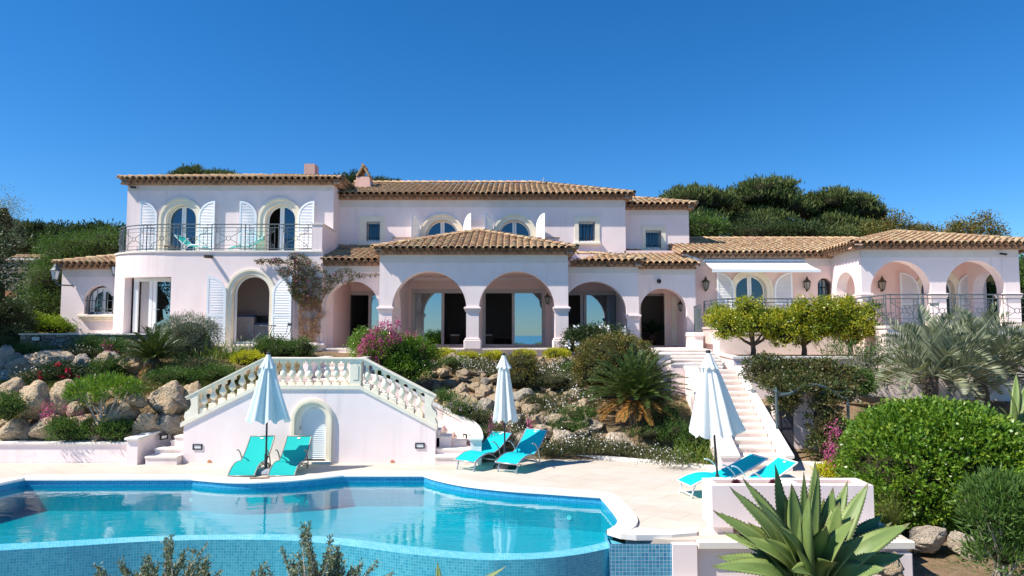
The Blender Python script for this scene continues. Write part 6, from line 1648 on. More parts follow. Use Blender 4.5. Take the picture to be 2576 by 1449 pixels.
# ------------------------------------------------------------------ shrubs (pixel-sized ellipsoids at a depth)
def EL(px, py, Y, w, h, d=None):
    c = P(px, py, Y); pm = F/Y*(cp); rx = w/pm/2; rz = h/pm/2
    return (c.x, c.y, c.z, rx, d if d else rx, rz)
B = bush
B('round_hedge', 'huge rounded glossy bright green shrub at the lower right', 'shrub', [EL(2352,1175,13.2,400,306,1.65),EL(2258,1195,12.9,225,250,1.3),EL(2450,1190,13.2,270,280,1.6),EL(2222,1252,12.7,110,130,.7),EL(2335,1102,13.2,310,164,1.3)], 62000, .080, .046, 'bush_bright', clumps=4200, cr=.055, core=.80, lift=.35, jit=.55, low=-.75, depth=(.85,1.09))
B('mound_shrub', 'low domed bronze green shrub between the rose bush and the sago palm', 'shrub', [EL(1546,905,20.6,195,128,1.1),EL(1500,930,20.4,110,100,.8),EL(1600,930,20.6,110,100,.7)], 20000, .06, .032, 'bronze_leaf', clumps=1100, cr=.05, core=.80, low=-.8, depth=(.88,1.05))
B('silver_shrub', 'rounded silver green shrub beside the kitchen shutter', 'shrub', [EL(475,852,23.2,132,112,.9),EL(470,880,23.0,110,70,.8)], 22000, .08, .014, 'teucrium', clumps=700, cr=.10, core=.76, lift=.3, depth=(.85,1.12))
vs_ = MB()
B('valerian_bush', 'big green bush covered in pink valerian spikes in front of the porch', 'shrub', [EL(985,895,20.8,185,120,.9),EL(1050,900,20.9,90,100,.6),EL(930,870,20.9,90,90,.6),EL(1010,935,20.5,140,70,.7)], 19000, .07, .034, 'bush_bright', clumps=650, cr=.085, core=.74, stems=None)
def flower_spikes(name, label, pts, mat='petal_pink', n=70, s=.035, stem=.3, group=None, cat_='flowers', hh=.16, rr=.055):
    """loose panicles of small petals on thin stems; pts = world points of the panicle centres"""
    rng = nrng(); base = Vector(pts[0]); root = empty(name, (base.x, base.y, base.z-stem), label, cat_, group)
    st_ = MB()
    for p in pts:
        fl_ = Leaves(); c = np.array(p)+rng.normal(size=(n,3))*np.array([rr,rr,hh*.5]); fl_.add(c, rng.normal(size=(n,3)), s, s*.8, rng.uniform(0,1,n), rng=rng); st_.tube([(p[0]-.03,p[1],p[2]-stem), tuple(p)], .005, 3); fl_.build('flower_head', M[mat], root)
    st_.build('stem', M['strap'], root)
S = lambda lst, Y, j=.0: [P(a, b, Y+rr_.uniform(-.15,.15)) for a, b in lst]
flower_spikes('valerian_flowers', 'magenta valerian panicles rising from the left side of the big bush', S([(905,880),(915,862),(925,850),(935,842),(948,832),(958,858),(966,868),(975,815),(985,830),(960,818),(990,845),(1000,812),(978,858),(962,892),(948,905),(930,920),(905,925),(940,868),(955,880),(970,880),(920,875),(1003,850)], 20.1), n=110, s=.045)
flower_spikes('valerian_flowers', 'few magenta valerian panicles on the right side of the big bush', S([(1062,878),(1010,900),(1042,842),(1025,838)], 20.3), n=80)
flower_spikes('valerian_flowers', 'pink valerian clump low in front of the bush beside the balustrade', S([(921,942),(932,948),(938,962),(905,938),(900,903)], 19.4), n=80)
B('rose_bush', 'dark rose bush with large white blooms under the right arcade', 'shrub', [EL(1500,850,24.6,150,56,.5),EL(1450,865,24.4,70,60,.4)], 7000, .07, .05, 'bush_dark', clumps=200, flowers=('petal_white', 170, .11, 9))
for px, py, w, h, Y, lb in ((1114,895,60,34,23.7,'lime yellow euphorbia mound nearest the big valerian bush'),(1175,899,62,24,23.6,'lime yellow euphorbia mound below the middle porch pillar'),(1240,898,56,26,23.6,'lime yellow euphorbia mound just left of the middle parasol tip'),(1318,895,56,26,23.7,'lime yellow euphorbia mound right of the middle parasol tip'),(1400,893,62,32,23.7,'lime yellow euphorbia mound below the right porch pillar'),(624,905,76,40,20.5,'lime yellow shrub left of the first parasol above the balustrade'),(2094,1190,78,40,14.2,'bright yellow flowering mound at the foot of the round hedge')):
    B('euphorbia', lb, 'shrub', [EL(px,py,Y,w,h)], 2600, .05, .022, 'euph', 'lime yellow mounds', clumps=160, cr=.045, core=.76, lift=.5, depth=(.8,1.08))
B('dark_shrub', 'dark bushy shrub behind the middle parasol on the rockery', 'shrub', [EL(1310,925,21.0,90,80,.6),EL(1300,955,20.6,80,60,.5)], 6500, .05, .022, 'bronze_leaf', clumps=260, cr=.06, core=.82)
B('low_shrub', 'leafy mid green shrub below the kitchen terrace beside the steps', 'shrub', [EL(715,880,22.6,140,42,.7),EL(680,872,22.8,80,50,.6),EL(760,878,22.4,60,50,.5)], 8000, .055, .028, 'bush_mid', clumps=260, cr=.08, core=.8)
for px, py, w, h, Y, lb in ((225,872,62,46,22.6,'fresh green rounded perennial at the foot of the rubble wall'),(287,880,80,54,22.4,'pale green shrub beside the left sago palm'),(80,893,110,50,22.2,'grey green rosemary mound under the left end of the rubble wall'),(15,885,60,60,22.2,'dark green clump at the left edge below the rubble wall'),(490,930,120,60,20.6,'dark leafy shrub right of the left sago palm'),(545,945,90,46,20.0,'mixed green shrub beside the top of the balustrade'),(275,925,80,40,20.9,'broad leaved green plant between the upper boulders'),(20,1030,55,80,16.8,'feathery pale green plant at the left edge over the low wall'),(160,1085,52,54,16.75,'feathery green plant hanging between the lower boulders'),(505,1050,45,50,17.6,'small green tuft between boulders beside the left newel'),(430,950,120,40,19.6,'low green ground shrub under the left sago palm')):
    B('garden_shrub', lb, 'shrub', [EL(px,py,Y,w,h)], 3200, .06, .022, 'bush_mid' if 'dark' not in lb else 'bush_dark', 'small shrubs of the left bank', clumps=110, cr=.09, core=.7, lift=.5)
B('rose_shrub', 'small rose bush with red blooms between the boulder rows', 'shrub', [EL(150,950,20.0,110,62,.5)], 4200, .06, .035, 'bush_dark', clumps=140, flowers=('petal_red', 160, .07, 9))
# stemmy pittosporum with its own skirt
st_ = MB()
for k in range(9):
    a = P(265,1085,17.0); b = P(205+15*k+rr_.uniform(-6,6), 985, 17.0); b.y += rr_.uniform(-.25,.25); md = a.lerp(b,.5)+Vector((rr_.uniform(-.05,.05),0,.03)); st_.tube([a+Vector((rr_.uniform(-.15,.15),0,0)),md,b], [.03,.022,.012], 6)
B('oleander', 'small multi stemmed oleander with light green leaves in front of the boulders', 'shrub', [EL(258,980,17.0,150,60,.6),EL(215,1000,17.0,70,46,.4),EL(300,985,17.0,90,60,.4)], 3000, .15, .028, 'bush_bright', clumps=220, cr=.06, core=None, lift=.7, stems=st_)
B('ground_shrub', 'dark glossy low shrub at the foot of the small oleander', 'shrub', [EL(255,1080,16.95,120,44,.35),EL(300,1085,16.95,90,40,.35)], 3600, .085, .028, 'bush_mid', clumps=130, cr=.06, core=.8, lift=.4)
flower_spikes('pink_flowers', 'magenta flower cluster spilling over the tan boulder at left', S([(116,1020),(122,1032),(112,1040),(128,1040),(118,1050)], 16.8), n=60, s=.035, stem=.15)
flower_spikes('pink_flowers', 'pink flower cluster between two lower boulders left of the small oleander', S([(168,1028),(176,1034),(205,1046),(154,1052)], 16.8), n=40, s=.03, stem=.15)
flower_spikes('pink_flowers', 'tall pink valerian in front of the rubble wall', S([(264,842+25),(276,880),(266,885),(288,893),(262,895),(246,898)], 21.9), n=50, s=.04, stem=.3)
flower_spikes('pink_flowers', 'pink valerian left of the middle parasol foot', S([(1240,1060),(1262,1075),(1275,1088),(1252,1092),(1232,1083)], 17.1), n=55, s=.04, stem=.3)
flower_spikes('pink_flowers', 'pink valerian spike right of the middle parasol pole', S([(1330,1062),(1332,1076),(1329,1090)], 17.1), n=60, s=.04, stem=.2, rr=.04)
flower_spikes('pink_flowers', 'pink flowers high on the rockery left of the sago palm', S([(1440,1012),(1475,1022),(1442,1040),(1480,1026)], 19), n=40, s=.035, stem=.15)
flower_spikes('pink_flowers', 'magenta flowers between the arbour and the round hedge', S([(2098,1075),(2104,1088),(2090,1095),(2085,1125),(2096,1130),(2080,1148),(2088,1155)], 13.6), n=60, s=.035, stem=.2)
# daisies (fleabane) clumps
def daisy_proto(seed, nl=620, nf=26):
    rng = np.random.default_rng(seed); lv = Leaves(); n = nl
    p = rng.normal(size=(n,3))*np.array([.24,.18,.09]); p[:,2] = np.abs(p[:,2]); d = rng.normal(size=(n,3))*.6; d[:,2] += .9
    lv.add(p, d, .09, .014, rng.uniform(0,1,n), rng=rng); return lv, rng, nf
DP = []
for s in range(4):
    lv, rng, nf = daisy_proto(s); root = empty('daisies', (0,0,0)); lv.build('foliage', M['daisy_green'], root); m = MB()
    for k in range(nf):
        x, y = rng.normal()*.26, rng.normal()*.2; z = .10+abs(rng.normal())*.09; t = Vector((rng.normal()*.4, -.55+rng.normal()*.3, 1)).normalized(); a = t.orthogonal().normalized(); b = t.cross(a); c = Vector((x,y,z)); r_ = .0125
        m.add([c]+[c+(a*math.cos(PI*i/3)+b*math.sin(PI*i/3))*r_ for i in range(6)], [(0,1+i,1+(i+1)%6) for i in range(6)])
    m.build('blooms', M['petal_white'], root); DP.append(root)
dz = []
for (px0, px1, Y0, Y1, n) in ((1350,1640,17.12,17.3,15),(1640,1700,16.6,16.9,4),(1160,1300,21.6,23.2,12),(1330,1470,20.8,23.2,15),(1380,1490,18.4,20.4,10),(1230,1340,17.3,18.3,5),(1130,1230,17.6,18.6,4)):
    for k in range(n):
        Y = rr_.uniform(Y0, Y1); x = XP(rr_.uniform(px0,px1), 1000, Y)
        if Y > 18.4 or x > lerp(SR_, Y)+.35: dz.append((x, Y))
dz.sort()
for k, (x, y) in enumerate(dz):
    o = copy_tree(DP[k % 4]); o.location = (x, y, th(x,y)+.10); s = rr_.uniform(.75,1.25); o.scale = (s,s,s*rr_.uniform(.9,1.4)); o.rotation_euler = (0,0,rr_.uniform(-.5,.5))
    near = 'at the foot of the slope by the kerb' if y < 17.4 else ('at the top of the rockery under the porch' if y > 21.5 else 'in the middle of the rockery')
    tag(o, f'clump of small white daisies {near}', 'flowers', 'white daisies on the rockery')
for k, (px, py, Y, lb) in enumerate(((200,892,21.8,'clump of white daisies in front of the rubble wall'),(160,885,22.0,'clump of white daisies left of the fresh green perennial'),(75,950,19.6,'few white daisies by the left upper boulders'))):
    o = DP[k]; q = P(px,py,Y); o.location = q; o.scale = (1.2,1.0,1.1); tag(o, lb, 'flowers', 'white daisies of the left bank')
tag(DP[3], 'clump of white daisies tucked between the kerb and the staircase foot', 'flowers'); DP[3].location = G(1690,1168,.1)
B('mauve_flowers', 'low plant with pale mauve flowers beside the right side wall of the steps', 'flowers', [EL(1160,1030,17.9,80,40,.4)], 1800, .05, .02, 'bush_mid', clumps=60, flowers=('petal_mauve', 120, .035, 30))
for px, py, w, h, Y, lb in ((1240,1095,60,50,17.2,'leafy green clump behind the left middle lounger'),(1425,1072,90,30,17.9,'green mat above the pale slabs'),(1450,1045,100,40,18.3,'green mound on the rockery left of the sago palm'),(1120,1000,50,30,18.6,'green tuft beside the balustrade scroll'),(1205,1055,60,36,17.8,'dull green tuft above the right side wall'),(1350,1010,70,30,19.2,'dull green tuft in the middle of the rockery'),(1640,1090,120,40,17.6,'dark low plants in the shade under the sago palm'),(1680,1045,90,70,18.0,'dark leafy plants between the sago palm and the stair wall'),(1650,1010,70,40,19.4,'dull green plants behind the right fronds of the sago palm'),(1700,1090,70,60,17.3,'dark green plants by the left side wall of the long staircase'),(1400,960,110,44,20.4,'twiggy green mat in the upper rockery'),(1140,915,70,30,22.4,'green tuft under the left euphorbias'),(1450,930,80,40,21.4,'loose green mat left of the domed shrub')):
    B('rockery_plant', lb, 'plant', [EL(px,py,Y,w,h)], 1800, .055, .016, 'daisy_green' if 'twiggy' in lb or 'dull' in lb else 'bush_mid', 'green plants of the rockery', clumps=70, cr=.08, core=.6, lift=.6)
# strap-leaved clumps
def strap(name, label, px, py, Y, n, L, W, spread, mat='strap', group='strap leaved clumps', up=1.0, droop=.55):
    rng = nrng(); q = P(px, py, Y); lv = Leaves(); k = 5
    for i in range(n):
        az = rng.uniform(0,2*PI); el = rng.uniform(.35,1.0)*up; h = np.array([math.cos(az),math.sin(az),0]); p = np.array([q.x+rng.normal()*spread, q.y+rng.normal()*spread*.7, q.z]); l = L*rng.uniform(.6,1.2); d = h*(1-el*.8)+np.array([0,0,el]); d /= np.linalg.norm(d); r_ = rng.uniform(0,1)
        for j in range(k):
            d2 = d-np.array([0,0,droop])*j/k; d2 /= np.linalg.norm(d2); lv.add(p[None], d2[None], l/k*1.5, W*(1-.13*j), r_, up=np.cross(np.cross(d2,[0,0,1.01]),d2)[None]+1e-3, rng=rng); p = p+d2*l/k
    o = lv.build(name, M[mat], None); return tag(o, label, 'plant', group)
strap('agapanthus', 'bright strap leaved clump left of the long staircase foot', 1745,1165,16.3, 150,.55,.028,.28); strap('agapanthus', 'strap leaved clump further left along the kerb', 1690,1158,16.7, 70,.4,.024,.2); strap('agapanthus', 'strap leaved clump against the left side wall of the long staircase', 1795,1168,16.2, 80,.42,.026,.15)
B('leafy_clump', 'dense green leafy clump behind the strap leaves at the long staircase', 'plant', [EL(1750,1110,17.2,100,60,.4)], 3500, .055, .03, 'bush_mid', clumps=130, cr=.06, core=.8)
strap('agapanthus', 'tall strap leaved clump right of the silver shrub', 575,905,22.0, 150,.75,.035,.45); strap('ornamental_grass', 'fine upright grass clump at the end of the pink trough', 2238,1322,11.4, 260,.5,.007,.05, 'grass', None, 1.15, .35)
strap('wild_grass', 'tall wild grass beside the silver shrub', 440,925,20.8, 200,.55,.008,.4, 'grass', None, 1.1, .3)
# grass and weeds: stuff
rng = nrng(); lv = Leaves(); N_ = 34000
gx = rng.uniform(-15,-5.2,N_); gy = np.concatenate([rng.uniform(18.3,20.6,N_//2), rng.uniform(16.9,23.2,N_-N_//2)]); gz = np.array([th(a,b) for a,b in zip(gx,gy)])
ok = np.array([noise.noise(Vector((a*.9,b*.9,2))) > -.15 for a,b in zip(gx,gy)]); g3 = np.stack([gx,gy,gz],1)[ok]; d = rng.normal(size=g3.shape)*.35; d[:,2] += 1
lv.add(g3, d, rng.uniform(.08,.24,len(g3)), .013, rng.uniform(0,1,len(g3)), rng=rng)
N2 = 9000; gx = rng.uniform(4.2,11,N2); gy = rng.uniform(9.3,13,N2); k = (gx > 6.15) | (gy < 10.2); gx, gy = gx[k], gy[k]; keep = np.array([noise.noise(Vector((a*1.3,b*1.3,7))) > .0 for a,b in zip(gx,gy)]); gx, gy = gx[keep], gy[keep]
g3 = np.stack([gx,gy,[th(a,b) for a,b in zip(gx,gy)]],1); d = rng.normal(size=g3.shape)*.6; d[:,2] += .8; lv.add(g3, d, rng.uniform(.04,.10,len(g3)), .006, rng.uniform(.4,1,len(g3)), rng=rng)
N3 = 7000; gx = rng.uniform(-3.2,3.3,N3); gy = rng.uniform(17,24.2,N3); g3 = np.stack([gx,gy,[th(a,b) for a,b in zip(gx,gy)]],1); keep = np.array([noise.noise(Vector((a*1.6,b*1.6,9))) > .05 for a,b in zip(gx,gy)]); g3 = g3[keep]; d = rng.normal(size=g3.shape)*.5; d[:,2] += .9; lv.add(g3, d, rng.uniform(.06,.14,len(g3)), .009, rng.uniform(.2,1,len(g3)), rng=rng)
o = lv.build('grass', M['grass']); tag(o, 'sparse grass and weeds on the garden banks', 'grass', kind='stuff')

# ------------------------------------------------------------------ palms
def frond(lv, rng, base, az, el, L, droop, lw, n, w, vee=.5, tone=(0,1), curl=0, t0=.08, tip=.35):
    """one pinnate frond: arching rachis with leaflets in a V; returns rachis points"""
    p = np.array(base, float); d = np.array([math.cos(az)*math.cos(el), math.sin(az)*math.cos(el), math.sin(el)]); pts = [p.copy()]; ds = []
    for i in range(n):
        t = i/n; d2 = d+np.array([0,0,-droop*t*t*2.2]); d2 /= np.linalg.norm(d2); ds.append(d2); p = p+d2*L/n; pts.append(p.copy())
    D = np.array(ds); Pp = np.array(pts[:-1]); tt = np.arange(n)/n; keep = tt > t0
    side = unit(np.cross(D, np.array([0,0,1.0])+1e-4)); upv = np.cross(side, D)
    ll = lw*np.sin(PI*np.clip(.18+tt*.80,0,1))**.6
    for s in (-1, 1):
        dd = D*(.75+tip*tt[:,None]) + s*side*1.0 + upv*vee; dd += rng.normal(size=dd.shape)*.07
        lv.add(Pp[keep], dd[keep], ll[keep], w, np.clip(tone[0]+(tone[1]-tone[0])*rng.uniform(0,1,keep.sum()),0,1), up=upv[keep], rng=rng)
    return pts
def cycad(label, px, py, Y, n, L, dry, scale=1, az_bias=None):
    rng = nrng(); q = P(px, py, Y); root = empty('sago_palm', q-Vector((0,0,.7)), label, 'palm'); lv, ld, st_ = Leaves(), Leaves(), MB()
    for i in range(n):
        el = math.asin(min(.99, .03+.95*(i/n)**.9)); az = i*2.39996+rng.uniform(-.2,.2)
        pts = frond(lv, rng, q, az, el+.1, L*rng.uniform(.88,1.08), .33, L*.16, 46, .022, .35, (.0,1))
        st_.tube([tuple(p) for p in pts[::5]], .009, 4)
    for i in range(dry):
        az = i*2.39996; pts = frond(ld, rng, q-Vector((0,0,.05)), az, rng.uniform(-.30,.10), L*rng.uniform(.7,.95), .42, L*.16, 40, .024, .1, (0,1)); st_.tube([tuple(p) for p in pts[::5]], .009, 4)
    lv.build('fronds', M['cycad'], root); st_.build('rachis', M['cycad'], root)
    if dry: ld.build('dry_fronds', M['cycad_dry'], root)
    t = MB(); t.lathe([(.26,-.9),(.30,-.5),(.26,-.1),(.12,.06)], q, 12); t.build('trunk', M['bark'], root)
cycad('large sago palm with brown lower fronds below the domed shrub', 1598,1002,18.4, 105, 1.46, 30)
cycad('sago palm in the left bank in front of the silver shrub', 385,905,21.0, 62, 1.15, 6)
def butia(label, px, py, Y, n, L, lean, trunk, seed):
    rng = nrng(); q = P(px, py, Y); root = empty('jelly_palm', Vector((q.x,q.y,q.z-trunk)), label, 'palm', 'silver feather palms'); lv, st_ = Leaves(), MB()
    for i in range(n):
        az = i*2.39996+seed+rng.uniform(-.25,.25); el = -.22+1.6*((i+.5)/n)**.85
        pts = frond(lv, rng, q, az, el, L*rng.uniform(.85,1.12), .26+.26*rng.uniform()+(.25 if el < .5 else 0), .52, 50, .040, .9, (0,.8 if el > .4 else 1), t0=.24, tip=.55); st_.tube([tuple(p) for p in pts[::6]], [.026*(1-.8*k/8) for k in range(len(pts[::6]))], 5)
    lv.build('fronds', M['butia'], root); st_.build('rachis', M['butia'], root); t = MB(); t.tube([(q.x-lean,q.y,q.z-trunk),(q.x,q.y,q.z)], [.2,.15], 10); t.build('trunk', M['bark'], root)
butia('silver feather palm left of centre in front of the right terrace wall', 2345,945,19.4, 46, 1.85, .1, .9, .3); butia('silver feather palm right of centre under the loggia railing', 2460,930,20.2, 42, 1.85, -.1, 1.0, 1.4); butia('silver feather palm at the right edge below the terrace', 2600,945,19.8, 24, 1.75, 0, 1.0, 2.2)
# ------------------------------------------------------------------ agaves
def agave_leaf(mb, base, tip, width, bow, rollside=0, n=16):
    base, tip = Vector(base), Vector(tip); ax = tip-base; L = ax.length; d0 = ax.normalized()
    out = Vector((ax.x, ax.y, 0)); out = out.normalized() if out.length > .05 else Vector((0,-1,0))
    sd = d0.cross(Vector((0,0,1))).normalized() if abs(d0.z) < .985 else Vector((1,0,0))
    up = sd.cross(d0).normalized()
    if up.z < 0 and abs(d0.z) < .9: up = -up
    tw_ = (up*.72+Vector((0,-.75,.1))); tw_ = (tw_-d0*tw_.dot(d0))
    if tw_.length > .2: up = tw_.normalized(); sd = d0.cross(up).normalized()
    vs = []; prev = len(mb.v); rows = []
    for i in range(n+1):
        t = i/n; c = base+ax*t+up*(math.sin(PI*min(1,t*1.05))*bow*L) - up*0
        w = width*(.62+.95*t-1.0*t*t*1.0)*(1-t**5)*1.05 if t < 1 else 0
        w = max(w, .004); g = .30*(1-.3*t)
        row = []
        for k, (x, h) in enumerate(((-1,.42),(-.55,.10),(0,-.06),(.55,.10),(1,.42))): row.append(c+sd*(x*w*.5*(1-.10*g))+up*(h*w*g*1.25))
        for x, h in ((.6,-.02),(0,-.16),(-.6,-.02)): row.append(c+sd*(x*w*.5)+up*((h*(1-.6*t))*w*.9-.012*(1-t)))
        rows.append(row)
    b = len(mb.v); mb.v.extend(tuple(p) for r_ in rows for p in r_)
    for i in range(n):
        for k in range(8):
            k2 = (k+1) % 8; mb.f.append((b+i*8+k, b+i*8+k2, b+(i+1)*8+k2, b+(i+1)*8+k)); mb.m.append(0)
            e = .97 if i >= n-1 else (.85 if k in (0,3) and False else .2+.55*min(1, abs(math.sin(i*.5+k))*.4+(.45 if k in (0,3) else .1)))
            mb.r.append(e)
    for i in range(2, n-2):        # marginal teeth
        for s, k in ((-1,0),(1,4)):
            for f_ in (.1,.6):
                p = rows[i][k].lerp(rows[i+1][k], f_); q = rows[i][k].lerp(rows[i+1][k], f_+.25); o = (p+q)/2+sd*s*.016+d0*.006; mb.add([p,q,o], [(0,1,2)], 0, 1.0)
AG = [(1948,1166,.35,.14),(2050,1159,.5,.12),(2021,1186,.25,.09),(2058,1180,.15,.10),(1866,1199,.35,.16),(1834,1223,.1,.17),(1902,1252,-.25,.13),(2033,1238,-.55,.25),(2132,1208,.35,.13),(2184,1213,.1,.15),(2176,1222,.25,.14),(1791,1282,-.05,.16),(1812,1288,.3,.12),(2218,1293,.35,.15),(2243,1313,.15,.14),(2289,1315,-.25,.17),(2148,1302,-.6,.18),(1957,1318,-.75,.19),(1787,1423,-.35,.15),(1802,1399,-.1,.15),(2275,1394,-.2,.16),(2228,1428,-.55,.17),(2100,1412,-.95,.17),(1816,1337,.45,.14),(1990,1215,.15,.16),(2095,1225,.2,.15),(1975,1245,.2,.15),(2072,1252,.3,.14),(2112,1262,-.1,.15),(1935,1300,-.15,.15),(2010,1290,-.4,.16),(2078,1322,-.6,.17),(1880,1312,.2,.14),(2172,1348,-.5,.16),(1850,1345,-.2,.15),(2210,1350,.1,.14),(1920,1352,-.5,.16),(1990,1435,-.8,.14)]
YA = 9.2; bc = P(2040,1490,YA); ag = empty('agave', bc, 'giant green agave with toothed leaves in the right foreground', 'agave')
m = MB()
for i, (px, py, dy, w) in enumerate(AG):
    t = P(px, py, YA+dy*.9); h = Vector((t.x-bc.x, t.y-bc.y, 0)); bb = bc+h.normalized()*min(.14, h.length*.25) if h.length > 0 else bc
    el = (t.z-bc.z)/max(.01, h.length); m2 = MB(); agave_leaf(m2, bb+Vector((0,0,-.03+.004*i)), t, w*2.0, -.05 if el > 2.2 else (.10 if el > .8 else .16)); m2.build('leaf', M['agave'], ag, smooth=True, normals=False)
def small_agave(label, q, tips, w):
    root = empty('agave', q, label, 'agave', 'smaller agaves')
    for t in tips: m2 = MB(); agave_leaf(m2, q, t, w, .08); m2.build('leaf', M['agave'], root, smooth=True)
q = P(2545,1090,16.5); small_agave('tall narrow agave at the right edge behind the round hedge', q, [P(2556,938,16.8),P(2535,975,16.2),P(2510,1020,16.0),P(2590,950,16.7),P(2610,1000,16.4),P(2450,1060,16.2),P(2600,1060,16)], .22)
q = G(1100,1540,-1.2); q = P(1110,1560,7.2); small_agave('dark agave mostly below the frame, only leaf tips showing before the infinity wall', q, [P(1100,1412,7.4),P(1272,1424,7.2),P(1000,1475,7.1),P(1060,1462,6.9),P(1180,1466,7.0)], .09)
# ------------------------------------------------------------------ lemon trees
for k, (px, w, lb) in enumerate(((1886,185,'lemon tree with yellow green crown, leftmost of the three before the terrace railing'),(2014,165,'lemon tree in the middle of the three before the terrace railing'),(2130,150,'lemon tree with the yellowest crown, rightmost of the three before the terrace'))):
    Y = 23.6; q = P(px+8, 890, Y); q.z = 2.33; root = empty('lemon_tree', q, lb, 'tree', 'lemon trees on the planter ledge'); rng = nrng(); lv = Leaves()
    ells = [EL(px+rr_.uniform(-.45,.45)*w, 815+rr_.uniform(-42,38), Y+rr_.uniform(-.4,.4), w*rr_.uniform(.28,.5), rr_.uniform(38,62), .42) for _ in range(10)] + [EL(px,818,Y,w*.8,80,.6), EL(px-w*.40,815,Y,w*.4,56,.4), EL(px+w*.38,830,Y,w*.42,54,.4), EL(px,788,Y,w*.35,76,.35)]
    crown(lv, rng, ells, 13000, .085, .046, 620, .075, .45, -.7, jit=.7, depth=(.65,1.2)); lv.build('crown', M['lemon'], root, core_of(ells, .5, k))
    t = MB(); c = Vector((q.x,q.y,q.z+.36)); t.tube([q, q+Vector((.02,0,.2)), c], [.10,.085,.075], 9)
    for a in (-1.0,-.45,.15,.6,1.05): e = c+Vector((a*.5, rr_.uniform(-.35,.35), .55-.15*abs(a))); t.tube([c, c.lerp(e,.5)+Vector((0,0,-.05 if abs(a) > .5 else .03)), e], [.06,.045,.02], 7)
    t.build('trunk', M['bark'], root)
# oleanders and shrubs at the right
def stems_fan(px, py, Y, n, spread, h, r_=.016):
    t = MB(); a = P(px, py, Y)
    for k in range(n): b = a+Vector((rr_.uniform(-spread,spread), rr_.uniform(-.3,.3), h*rr_.uniform(.75,1.05))); t.tube([a+Vector((rr_.uniform(-.15,.15),rr_.uniform(-.1,.1),0)), a.lerp(b,.5)+Vector((rr_.uniform(-.06,.06),0,0)), b], [r_,r_*.8,r_*.5], 5)
    return t
B('oleander', 'leggy oleander with bare stems in front of the right terrace wall', 'shrub', [EL(2130,895,20.6,110,60,.5),EL(2205,930,20.6,100,90,.5),EL(2180,960,20.5,110,60,.4),EL(2225,880,20.8,60,40,.3)], 3400, .13, .02, 'bush_mid', clumps=260, cr=.10, core=None, lift=.8, stems=stems_fan(2190,1000,20.5,26,.65,1.5))
B('round_shrub', 'fresh green rounded shrub beside the arbour', 'shrub', [EL(2145,955,19.3,80,60,.4),EL(2165,975,19.2,60,50,.35)], 4200, .065, .026, 'bush_mid', clumps=160, cr=.06, core=.8)
B('oleander', 'tall oleander with grey stems at the lower right edge', 'shrub', [EL(2530,1280,9.6,170,150,.5),EL(2490,1310,9.5,90,110,.35),EL(2570,1350,9.5,120,140,.45),EL(2520,1400,9.5,130,90,.4)], 7800, .12, .022, 'bush_mid', clumps=620, cr=.075, core=.4, lift=.8, stems=stems_fan(2530,1470,9.5,24,.42,1.1,.014))
m = MB(); hp = cat([(P(2440,1462,9.7).x,9.7),(P(2462,1440,9.8).x,9.8),(P(2495,1431,9.9).x,9.9),(P(2540,1428,10).x,10.0),(P(2600,1430,10).x,10)], 4); m.tube([(x,y,th(x,y)+.05) for x,y in hp], .028, 8); thing1(m, 'hose', M['plastic'], 'black irrigation hose lying on the soil at the lower right', 'hose')
# ------------------------------------------------------------------ metal arbour with climber, grey gate wall
ab = empty('garden_arbour', P(2050,1150,16.6), 'blue grey iron arbour with a curved top right of the long staircase', 'arbour')
pA, pB = P(1956,1140,16.8), P(2136,1140,16.8)
for p, top_ in ((pA, 985), (pB, 985)):
    t = MB(); zt_ = ZP(top_, 16.8); t.tube([(p.x,16.8,0),(p.x,16.8,zt_)], .035, 8); t.lathe([(.045,-.03),(.05,.0),(.03,.06),(.008,.12)], (p.x,16.8,zt_), 8); t.build('post', M['metal_post'], ab)
t = MB(); q_ = cat([(1958,994),(1985,990),(2012,976),(2045,968),(2080,976),(2110,996),(2136,1005)], 4); t.tube([P(a,b,16.8) for a,b in q_], .035, 6); t.build('arch_beam', M['metal_post'], ab)
t = MB()
for k in range(5): a, b = P(1960,990,16.85+.42*k), P(2136,985,16.85+.42*k); t.tube([a,b], .02, 5)
for px in (1962,2045,2130): t.tube([P(px,988,16.8), P(px,988,16.8)+Vector((0,2.1,.15))], .022, 5)
t.build('slat', M['metal_post'], ab)
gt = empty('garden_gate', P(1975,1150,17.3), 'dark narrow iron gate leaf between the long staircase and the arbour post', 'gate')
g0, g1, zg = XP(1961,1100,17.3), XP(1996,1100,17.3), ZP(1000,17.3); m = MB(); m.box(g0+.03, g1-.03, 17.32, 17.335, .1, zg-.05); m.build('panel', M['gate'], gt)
m = MB()
for x in (g0, g1-.03): m.box(x, x+.03, 17.30, 17.35, 0, zg)
for z in (.08, zg*.5, zg-.05): m.box(g0+.031, g1-.031, 17.30, 17.35, z, z+.035)
m.build('frame', M['iron_dark'], gt)
vn = empty('climbing_vine', P(2070,1160,17.2), 'dark bronze climber covering the arbour top and its right post', 'climber'); rng = nrng(); lv = Leaves()
ells = [EL(1930,930,18.6,120,70,.6),EL(2040,935,18.4,160,60,.7),EL(2000,960,17.6,170,50,.6),EL(1970,990,17.4,60,90,.35),EL(2100,950,18.0,120,60,.6),EL(2110,985,17.2,80,56,.4),EL(2072,1060,16.95,76,150,.3),EL(2075,1130,16.9,90,80,.3),EL(1985,1010,17.3,40,60,.25),EL(2100,985,16.85,90,40,.22),EL(2015,978,16.9,70,26,.2),EL(2095,1100,16.8,60,120,.25)]
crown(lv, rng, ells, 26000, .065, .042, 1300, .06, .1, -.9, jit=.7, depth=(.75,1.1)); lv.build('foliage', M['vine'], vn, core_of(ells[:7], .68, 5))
t = MB()
